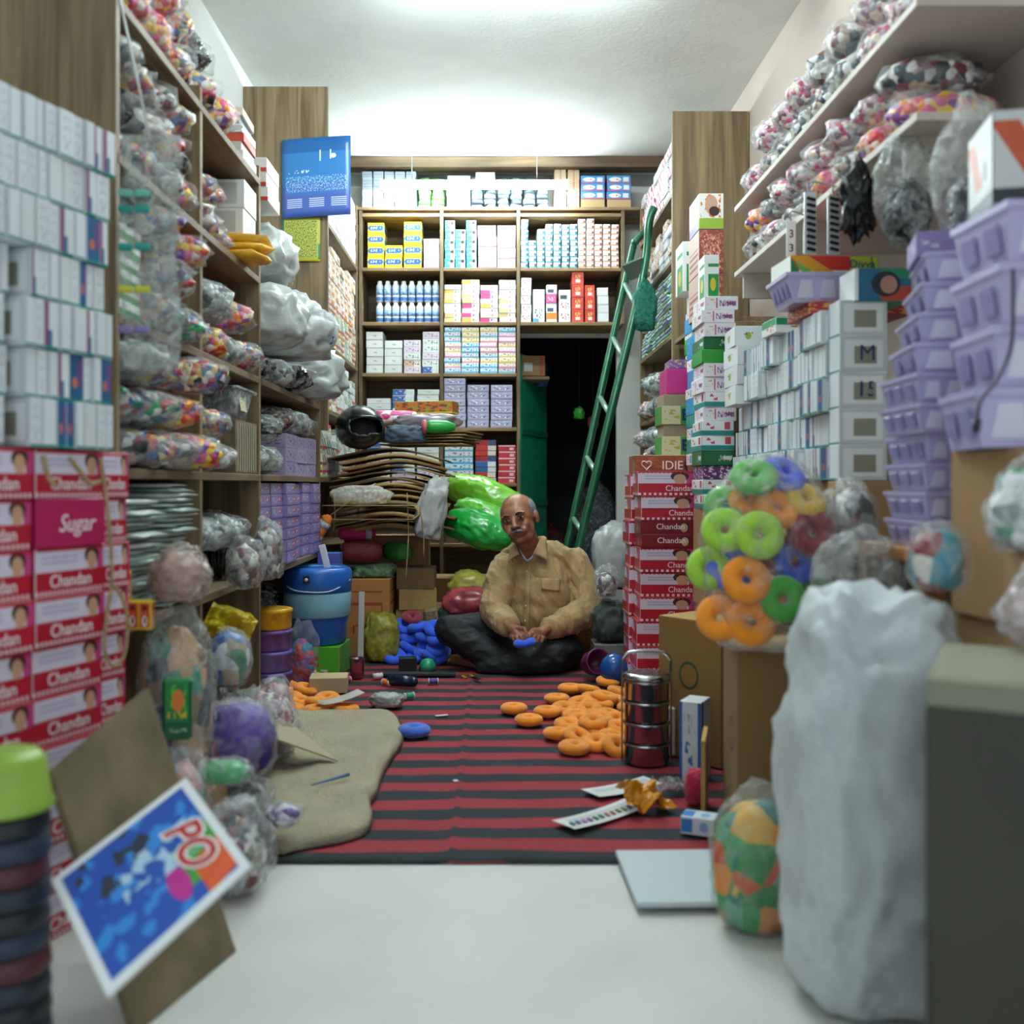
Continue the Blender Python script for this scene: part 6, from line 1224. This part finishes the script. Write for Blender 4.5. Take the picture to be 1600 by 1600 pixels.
pm = PM('#1f4fa8', (('n', 0, 0, 1, 1, '#2f86d0', 5, 5), ('n', .05, .1, .5, .6, '#27323c', 6, 6), ('s', .62, .66, .95, .95, '#3f9a34', .2), ('s', .8, .72, 1.1, .97, '#d8582a', .2), ('e', .72, .6, .14, .07, '#b82a8a'), ('n', .3, .3, .6, .9, '#a8c8d8', 9, 9), ('r', 0, 0, 1, .05, '#dfe4e4'), ('r', 0, .94, 1, 1, '#dfe4e4'), ('r', .94, 0, 1, 1, '#dfe4e4'), ('r', 0, 0, .05, 1, '#dfe4e4')), rough=.3)
po = slab('poster_board', 'blue printed poster board with white border and red letters', 'poster', [L_, Fo, R_, T], pm, .006)
# lettering along the poster's lower right side
ux = (Fo - R_).normalized(); uy = (R_ - T).normalized(); xdir = -(L_ - T).normalized() * -1
nrm = (Fo - L_).cross(T - L_).normalized(); nrm = nrm if nrm.dot(Vector((0, 0, H)) - T) > 0 else -nrm
ax = (R_ - T).normalized(); ay = nrm.cross(ax).normalized()
Mx = Matrix((ax, ay, nrm)).transposed().to_4x4(); Mx.translation = T + (R_ - T) * .62 - ay * .06 + nrm * .001
for sz, m_, off, bo in ((.085, M('#e8e4e0', .4, var=0), 0, .006), (.085, M('#b3241f', .4, var=0), .0012, .001)):
    t = text('PO', sz, m_, po, (0, 0, 0), (0, 0, 0), bold=bo); t.matrix_local = Mx @ Matrix.Translation((0, 0, off))
carton('cardboard_box', (.26, .2, .16), CARD, (-.50, 1.86, 0), .5, 'low carton propping the blue poster board', 'box') if 0 else None
# tied sack of toys
carton('cardboard_box', (.18, .18, .16), CARD, (-.765, 2.43, RUG), 0, 'carton under the tied sack of mixed toys', 'box')
e = bag('tied_sack', 'tied clear sack of mixed toys under crumpled brown film', 'sack', (-.765, 2.40, RUG + .161), (.2, .19, .45), 71, '#cfd6d2', .42, multi(['#2f3a4a', '#1f8a74', '#c89a6a', '#28405e', '#8a6a4a', '#d8a888'], 16), .86, None, amp=.14, sub=4)
bag('tied_sack', 'crumpled pinkish clear bag on the tied sack of toys', 'bag', (-.765, 2.42, RUG + .605), (.17, .17, .15), 72, '#d8c8be', .55, M('#a8897c', .5, nscale=20, namt=.3), .8, None, amp=.3, sub=4)
# heap at the shelf foot
for i, (x, y, s_, h, lab, fl_, tn, op_) in enumerate(((-.74, 2.72, .2, .30, 'clear bag of pale wrappers at the foot of the left shelf', MIX5, '#dfe4e4', .4), (-.74, 2.95, .19, .30, 'clear bag of grey film at the foot of the left shelf', GREYM, '#d8dedc', .4), (-.72, 3.18, .2, .27, 'clear bag of pink trinkets beside the maroon cloth', MIX5, '#dfe4e4', .4), (-.77, 3.42, .16, .14, 'clear bag of white trinkets beside the orange rings', MIX4, '#dfe4e4', .4))):
    bag('plastic_bag', lab, 'bag', (x, y, RUG), (s_, s_, h), 80 + i, tn, op_, fl_, .85, None, amp=.22)
bag('plastic_bag', 'round clear bag of blue and white packets below the flat packets', 'bag', (-.76, 2.86, RUG + .315), (.13, .13, .17), 90, '#e0e6ea', .35, multi(['#3a62a8', '#dfe6ea', '#7a9ac8', '#4a8a6a', '#b8a890'], 22), .88, None, amp=.1, sub=4)
def crumpled_sheet(label, c, w_, h, m, seed, rot):
    def f(u, v): return ((u - .5) * w_, .05 * fbm(Vector((u * 2.2 + seed, v * 2.2, seed)), 3) + .03 * abs(u - .5), (v - .5) * h)
    o = ob('crumpled_sheet', sheet(1, 1, f, m, 18, 18, .0015, 'sheet', False), None, c, rot); tag(o, label, 'sheet'); return o
crumpled_sheet('crumpled bright yellow paper on top of the maroon cloth', P(357, 980, 3.08), .15, .14, M('#c8b01c', .45, nscale=10, namt=.1), 3, (R(-30), R(25), .2))
crumple('cloth', 'smooth maroon cloth under the yellow paper', 'cloth', (P(358, 1060, 3.1).x, 3.05, RUG + .275), (.16, .14, .16), M('#6a2030', .5, nscale=6, namt=.1), 93, amp=.15)
gp_ = (PM('#1a7a3a', (('n', .1, .45, .9, .95, '#4ab83a', 4, 4), ('e', .55, .66, .26, .2, '#d87a2a'), ('n', .1, .35, .9, .46, '#e0c02a', 8, 6), ('r', 0, 0, 1, .28, '#0f5a34'), ('n', .1, .1, .9, .16, '#b8d8c0', 12, 8)), rough=.3),) * 2 + (M('#1a7a3a', .4),)
carton('snack_packet', (.065, .025, .14), gp_, P(278, 1155, 2.28), .1, 'green packet with an orange leaf print standing by the plywood board', 'packet', b=.006)
bag('plastic_bag', 'clear bag of wrapped sweets under the green packet', 'bag', (P(285, 1250, 2.28).x, 2.28, RUG), (.15, .15, P(0, 1158, 2.28).z - RUG - .002), 95, '#dfe6e8', .35, multi(['#d8a8a8', '#a8b8c8', '#e0d8d0', '#c87a5a', '#7a9a8a'], 24), .85)
bag('plastic_bag', 'tied clear bag of pink and purple wool beside the cardboard flap', 'bag', (P(368, 1200, 2.62).x, 2.62, RUG + .13), (.24, .2, .2), 96, '#e0e4ea', .28, multi(['#b02a5a', '#4a2a8a', '#c83a6a', '#3a2470', '#5a3a9a'], 9, .6), .9, None, amp=.15, sub=4)
bag('plastic_bag', 'clear bag of grey wool under the pink and purple bag', 'bag', (P(368, 1200, 2.62).x, 2.64, RUG), (.2, .2, .128), 97, '#dfe4e4', .45, GREYM, .85)
bag('plastic_bag', 'clear pouch with a bright green band on the crumpled clear bag', 'bag', (P(352, 1214, 2.30).x, 2.30, RUG + .20), (.14, .1, .06), 98, '#e0e8e4', .4, M('#2aa85a', .3), .8)
bag('plastic_bag', 'large crumpled clear bag in front of the sackcloth', 'bag', (P(365, 1300, 2.18).x, 2.20, RUG), (.18, .18, .2), 99, '#e2e6e6', .5, MIX4, .8, None, amp=.28, sub=4)
bag('plastic_bag', 'small clear bag of purple clips on the sackcloth', 'bag', PZ(440, 1290, .07), (.11, .09, .06), 100, '#e6e8ee', .4, multi(['#5a3a8a', '#e8e4ee', '#3a2a5a', '#d8d4e4'], 50), .8)
# ================================================================ foreground, right
# cardboard box and the big bag of rings
bxm = (PM('#9c7a44', (('r', .2, .25, .8, .28, '#7a2a1e'), ('r', .2, .62, .8, .65, '#7a2a1e'), ('r', .2, .25, .24, .65, '#7a2a1e'), ('r', .76, .25, .8, .65, '#7a2a1e')), rough=.85), PM('#8f6f3c', (('e', .5, .6, .16, .1, '#2a4a3a'), ('e', .5, .6, .13, .08, '#8f6f3c'))), M('#a8884e', .85))
cb = carton('cardboard_box', (.27, .26, .455), bxm, (.735, 3.30, RUG), R(38), 'brown cardboard box with red print behind the big bag of rings', 'box')
boxpart('flap', (.25, .12, .006), M('#b39358', .85), cb, (0, -.185, .44), (R(-12), 0, 0))
cb2 = carton('cardboard_box', (.29, .27, .50), (PM('#7d6236', (('e', .6, .55, .14, .09, '#2a4a3a'), ('e', .6, .55, .11, .07, '#7d6236'), ('n', .3, .2, .6, .3, '#2a4a3a', 6, 8)), rough=.85),) * 2 + (M('#8f7142', .85),), (.745, 2.52, 0), R(-6), 'dark brown cardboard box with green marks under the big bag of rings', 'box')
e = empty('ring_bag', (.685, 2.43, .502)); tag(e, 'big clear bag of orange, lime, blue and red foam rings', 'bag')
ob('film', blob((.38, .28, .48), film('#e6e0d8', .26, .14), 55, 5, .13, 1.8, .9, sq=.85, pinch=.15), e)
RB = 'bright foam rings in the big clear bag'
for i, (m, nm, px, py, Y, rx, ry, s_) in enumerate(((LIM, 'lime', 1187, 836, 2.26, 1.35, .1, 1.05), (LIM, 'lime', 1132, 828, 2.30, 1.2, -.5, 1.0), (ORG, 'orange', 1166, 906, 2.25, 1.2, .1, 1.05), (ORG, 'orange', 1175, 972, 2.26, 1.3, .1, 1.05), (ORG, 'orange', 1124, 965, 2.28, 1.2, -.4, 1.0), (GRN, 'green', 1224, 936, 2.25, 1.4, .2, 1.0), (RED, 'dark red', 1268, 832, 2.30, 1.3, .5, 1.1), (BLU, 'blue', 1240, 880, 2.33, 1.1, .5, 1.0), (RED, 'dark red', 1218, 868, 2.34, 1.2, .4, 1.0), (BLU, 'blue', 1140, 890, 2.35, 1.2, -.4, 1.0), (LIM, 'lime', 1108, 888, 2.36, 1.2, -.9, 1.0), (ORG, 'orange', 1215, 795, 2.31, .9, .3, 1.0), (YEL, 'yellow', 1258, 782, 2.33, .8, .4, 1.0), (ORG, 'orange', 1172, 782, 2.36, .9, .1, 1.0), (GRN, 'green', 1178, 745, 2.33, .7, -.2, 1.05), (BLU, 'blue', 1226, 742, 2.36, .7, .5, 1.05), (ORG, 'orange', 1150, 935, 2.38, 1.2, 0, 1.0), (GRN, 'green', 1255, 905, 2.38, 1.2, .3, 1.0), (ORG, 'orange', 1200, 930, 2.40, 1.2, .2, 1.0), (LIM, 'lime', 1165, 860, 2.40, 1.2, 0, 1.0), (GRN, 'green', 1135, 790, 2.36, 1, -.3, 1.0))):
    ring(m, P(px, py, Y + .09), (rx, ry, 0), '%s foam ring inside the big clear bag' % nm, RB, s_ * 1.04)
# woven sack, near box and bags
def sack(label, loc, size, m, seed):
    me = blob(size, m, seed, 5, .07, 1.6, .6, sq=.7)
    n = len(me.vertices)
    for v in me.vertices:
        t = v.co.z / size[2]; k = .014 * ridge(Vector((v.co.x * 4 + seed, v.co.y * 4, v.co.z * 13 + v.co.x * 6)), 4); d = Vector((v.co.x, v.co.y, 0)); d = d.normalized() if d.length > 1e-4 else d; v.co += d * k
        if t > .85: v.co.z += .03 * ridge(Vector((v.co.x * 6, v.co.y * 6, seed)), 2) - .02
    o = ob('woven_sack', me, None, loc); tag(o, label, 'sack'); return o
wv_ = M('#c4cccc', .5, nscale=60, namt=.06, bump=.3, bscale=240, var=0)
sack('large white woven plastic sack standing by the shop entrance', (.675, 1.77, 0), (.29, .30, .72), wv_, 3)
crumple('woven_sack', 'rumpled white sack lying on top of the large woven sack', 'sack', (.80, 1.66, .665), (.25, .16, .12), wv_, 8, (0, .1, .2), .5) if 0 else None
nb_ = carton('cardboard_box', (.34, .32, .655), (M('#3b3a30', .8, nscale=5, namt=.15), M('#3b3a30', .8, nscale=5, namt=.15), M('#8a8a72', .8)), (.775, 1.33, 0), R(-28), 'dark olive cardboard box standing nearest the shop entrance', 'box', b=.004)
boxpart('tape', (.34, .004, .03), M('#7a7c66', .6), nb_, (0, -.1605, .62))
bag('plastic_bag', 'clear bag with a red and yellow toy on the woven sack', 'bag', (.775, 1.74, .715), (.11, .10, .125), 104, '#e0dcd6', .4, multi(['#a8242c', '#8a1f26', '#c8a02a', '#e0d8d0', '#2a9ab0'], 14), .85, None, amp=.12, sub=4)
bag('plastic_bag', 'white plastic bag with pink print on the dark olive box', 'bag', (.82, 1.46, .657), (.16, .14, .13), 105, '#e8e4e6', .75, M('#d8b0b8', .5, nscale=14, namt=.4), .7, None, amp=.25, sub=4)
bag('plastic_bag', 'clear bag of glossy white beads under the near lavender baskets', 'bag', (.87, 1.60, .792), (.17, .13, .16), 106, '#e6eaea', .5, multi(['#e8ecec', '#c8d0d0', '#ffffff', '#8a9a94', '#4a9a74'], 30), .85, None, amp=.25, sub=4)
carton('cardboard_box', (.11, .09, .79), CARD, (.90, 1.60, 0), 0, 'narrow tall carton under the clear bag of white beads', 'box')
carton('cardboard_box', (.2, .2, .27), CARD, (.72, 2.08, 0), 0, 'carton beside the woven sack under puffed clear bags', 'box')
bag('plastic_bag', 'clear bag of lilac coils between the sweets and woven sack', 'bag', (.665, 2.05, .272), (.15, .15, .18), 107, '#e6e4ee', .3, multi(['#c8c4dc', '#b0acc8', '#e0deea'], 14), .9, None, amp=.2, sub=4)
bag('plastic_bag', 'clear bag with a green and orange toy above the lilac coils', 'bag', (.69, 2.03, .455), (.17, .16, .10), 108, '#e4e0e4', .5, multi(['#a8c88a', '#d8a888', '#d8d0d8'], 12), .8, None, amp=.15, sub=4)
bag('plastic_bag', 'large puffed empty clear bag beside the lower lavender baskets', 'bag', (.765, 2.10, .56), (.2, .2, .26), 109, '#d8dedc', .42, GREYM, .5, None, amp=.2, sub=4)
for i, (y, h) in enumerate(((2.44, .2), (2.62, .17))): bag('plastic_bag', 'crumpled silver-clear bag of dark red goods beside the lavender baskets', 'bag', (.88, y, .722), (.12, .16, h), 110 + i, '#d8dedc', .4, multi(['#5a3a3e', '#8a8c8a', '#3a3a3a', '#c8ccca', '#8a2a34'], 30), .85, 'silver bags by the lavender baskets', amp=.25)
bag('sweet_bag', 'clear bag of orange, green and teal foam sweets on the floor', 'bag', (.535, 2.03, RUG * 0), (.20, .18, .30), 112, '#dfe4de', .26, multi(['#e08a2a', '#4a9a5a', '#2f7a74', '#3f8a4a', '#d8a83a', '#6aa888', '#c8582a'], 17, .6), .9, None, amp=.14, sub=4, pinch=.1)
for k in range(8): ring([ORG, GRN, YEL, ORG, GRN, ORG, BLU, GRN][k], (.46 + .03 * (k % 4), 1.925 - .004 * (k % 3), .05 + .05 * (k // 2)), (1.3, rj(.6), rj(1)), '%s small foam ring pressed against the sweet bag side' % ['orange', 'green', 'yellow', 'orange', 'green', 'orange', 'blue', 'green'][k], 'small rings in the sweet bag', .42) if 0 else None
carton('teal_carton', (.05, .06, .12), M('#12606c', .4), (.63, 1.86, 0), .2, 'teal carton between the sweet bag and woven sack', 'box') if 0 else None
bw = (PM('#cdd6da', (('r', .0, .0, .12, 1, '#1f5aa8'), ('r', .88, 0, 1, 1, '#1f5aa8'), ('n', .25, .2, .8, .5, '#3a6ab0', 4, 6), ('n', .2, .6, .85, .85, '#8aa4c0', 8, 5)), rough=.35), PM('#d8dee0', (('r', .1, 0, .3, 1, '#1f5aa8'),)), M('#d8dcdc', .5))
carton('tall_carton', (.065, .10, .24), bw, (P(1088, 1210, 3.0).x, 3.02, RUG), -.5, 'tall white and blue carton beside the steel tiffin carrier', 'box')
wp = (PM('#e4e2de', (('r', .1, .1, .5, .5, '#b8322e'), ('n', .1, .5, .9, .95, '#4a4a50', 6, 8), ('r', .7, .2, .95, .4, '#e08a2a')), rough=.35),) * 3
for i in range(4): carton('printed_packet', (.05, .03, .16), wp, (.575 + .014 * i, 3.24 + .05 * i + .04, RUG), -.5 + rj(.1), 'white and red printed packet behind the steel tiffin carrier', 'packet', 'printed packets behind the tiffin carrier', b=.005)
carton('brown_card', (.012, .17, .21), M('#b08a50', .8), (.575, 2.72, RUG), -.25, 'brown cardboard piece standing on edge beside the sweet bag', 'cardboard')
crumple('tassel', 'hot pink fluffy tassel on the rug beside the cardboard piece', 'tassel', PZ(1085, 1255, RUG), (.06, .06, .1), fuzz('#c01f4a'), 115, amp=.25)
carton('medicine_carton', (.085, .06, .045), (PM('#d8e4ec', (('r', 0, .1, .35, .9, '#2f8ad0'), ('e', .7, .5, .14, .3, '#8ab8e0')), rough=.35),) * 3, PZ(1093, 1300, RUG), -.4, 'small white and pale blue carton on the rug edge', 'box')
ob_ = carton('white_board', (.36, .3, .012), M('#c0cccf', .5, var=0), (.475, 2.24, RUG), .03, 'large flat white board lying at the front of the rug', 'board')
ob_.location.z = .014
def shadecard(label, a, b_, wd, cols, seed):
    a = Vector(a); b_ = Vector(b_); d = b_ - a; Lc = d.length
    def f(u, v): return ((u - .5) * Lc, (v - .5) * wd, .006 * (2 * u - 1) ** 2 + .002)
    e = empty('shade_card', (a + b_) / 2, (0, 0, math.atan2(d.y, d.x))); tag(e, label, 'card')
    ob('card', sheet(1, 1, f, PM('#d6d8d6', (('d', .1, .45, .95, .8, '#9aa0a8', 24),), rough=.5), 10, 3, .001, 'card', False), e)
    for i, c in enumerate(cols): boxpart('swatch', (.010, .022, .0012), M(c, .5, var=0), e, ((i + .9) / (len(cols) + .8) * Lc - Lc / 2, -wd * .16, .0045 + .006 * (2 * (i + .9) / (len(cols) + .8) - 1) ** 2), (0, 0, -.25))
shadecard('white shade card with a row of coloured swatches on the rug', PZ(880, 1293, RUG + .004), PZ(993, 1258, RUG + .004), .085, ['#1f6a86', '#1f6a8a', '#a86ab0', '#8a4a98', '#1c6a4a', '#1c6a54', '#b8622a', '#a8582a', '#5a6a24', '#7a7a24', '#3a3a8a', '#4a3a9a'], 1)
shadecard('plain white shade card under the orange plastic bag', PZ(922, 1243, RUG + .004), PZ(1020, 1222, RUG + .004), .085, [], 2)
crumpled_sheet('small crumpled orange-yellow plastic bag on the rug', PZ(1012, 1238, RUG + .05), .14, .10, M('#c8820c', .3), 9, (R(-70), .2, .5))
o = crumpled_sheet('torn clear film strip lying beside the tiffin carrier', PZ(1040, 1225, RUG + .035), .15, .04, film('#e0e8ee', .6), 12, (R(-80), 0, .6))
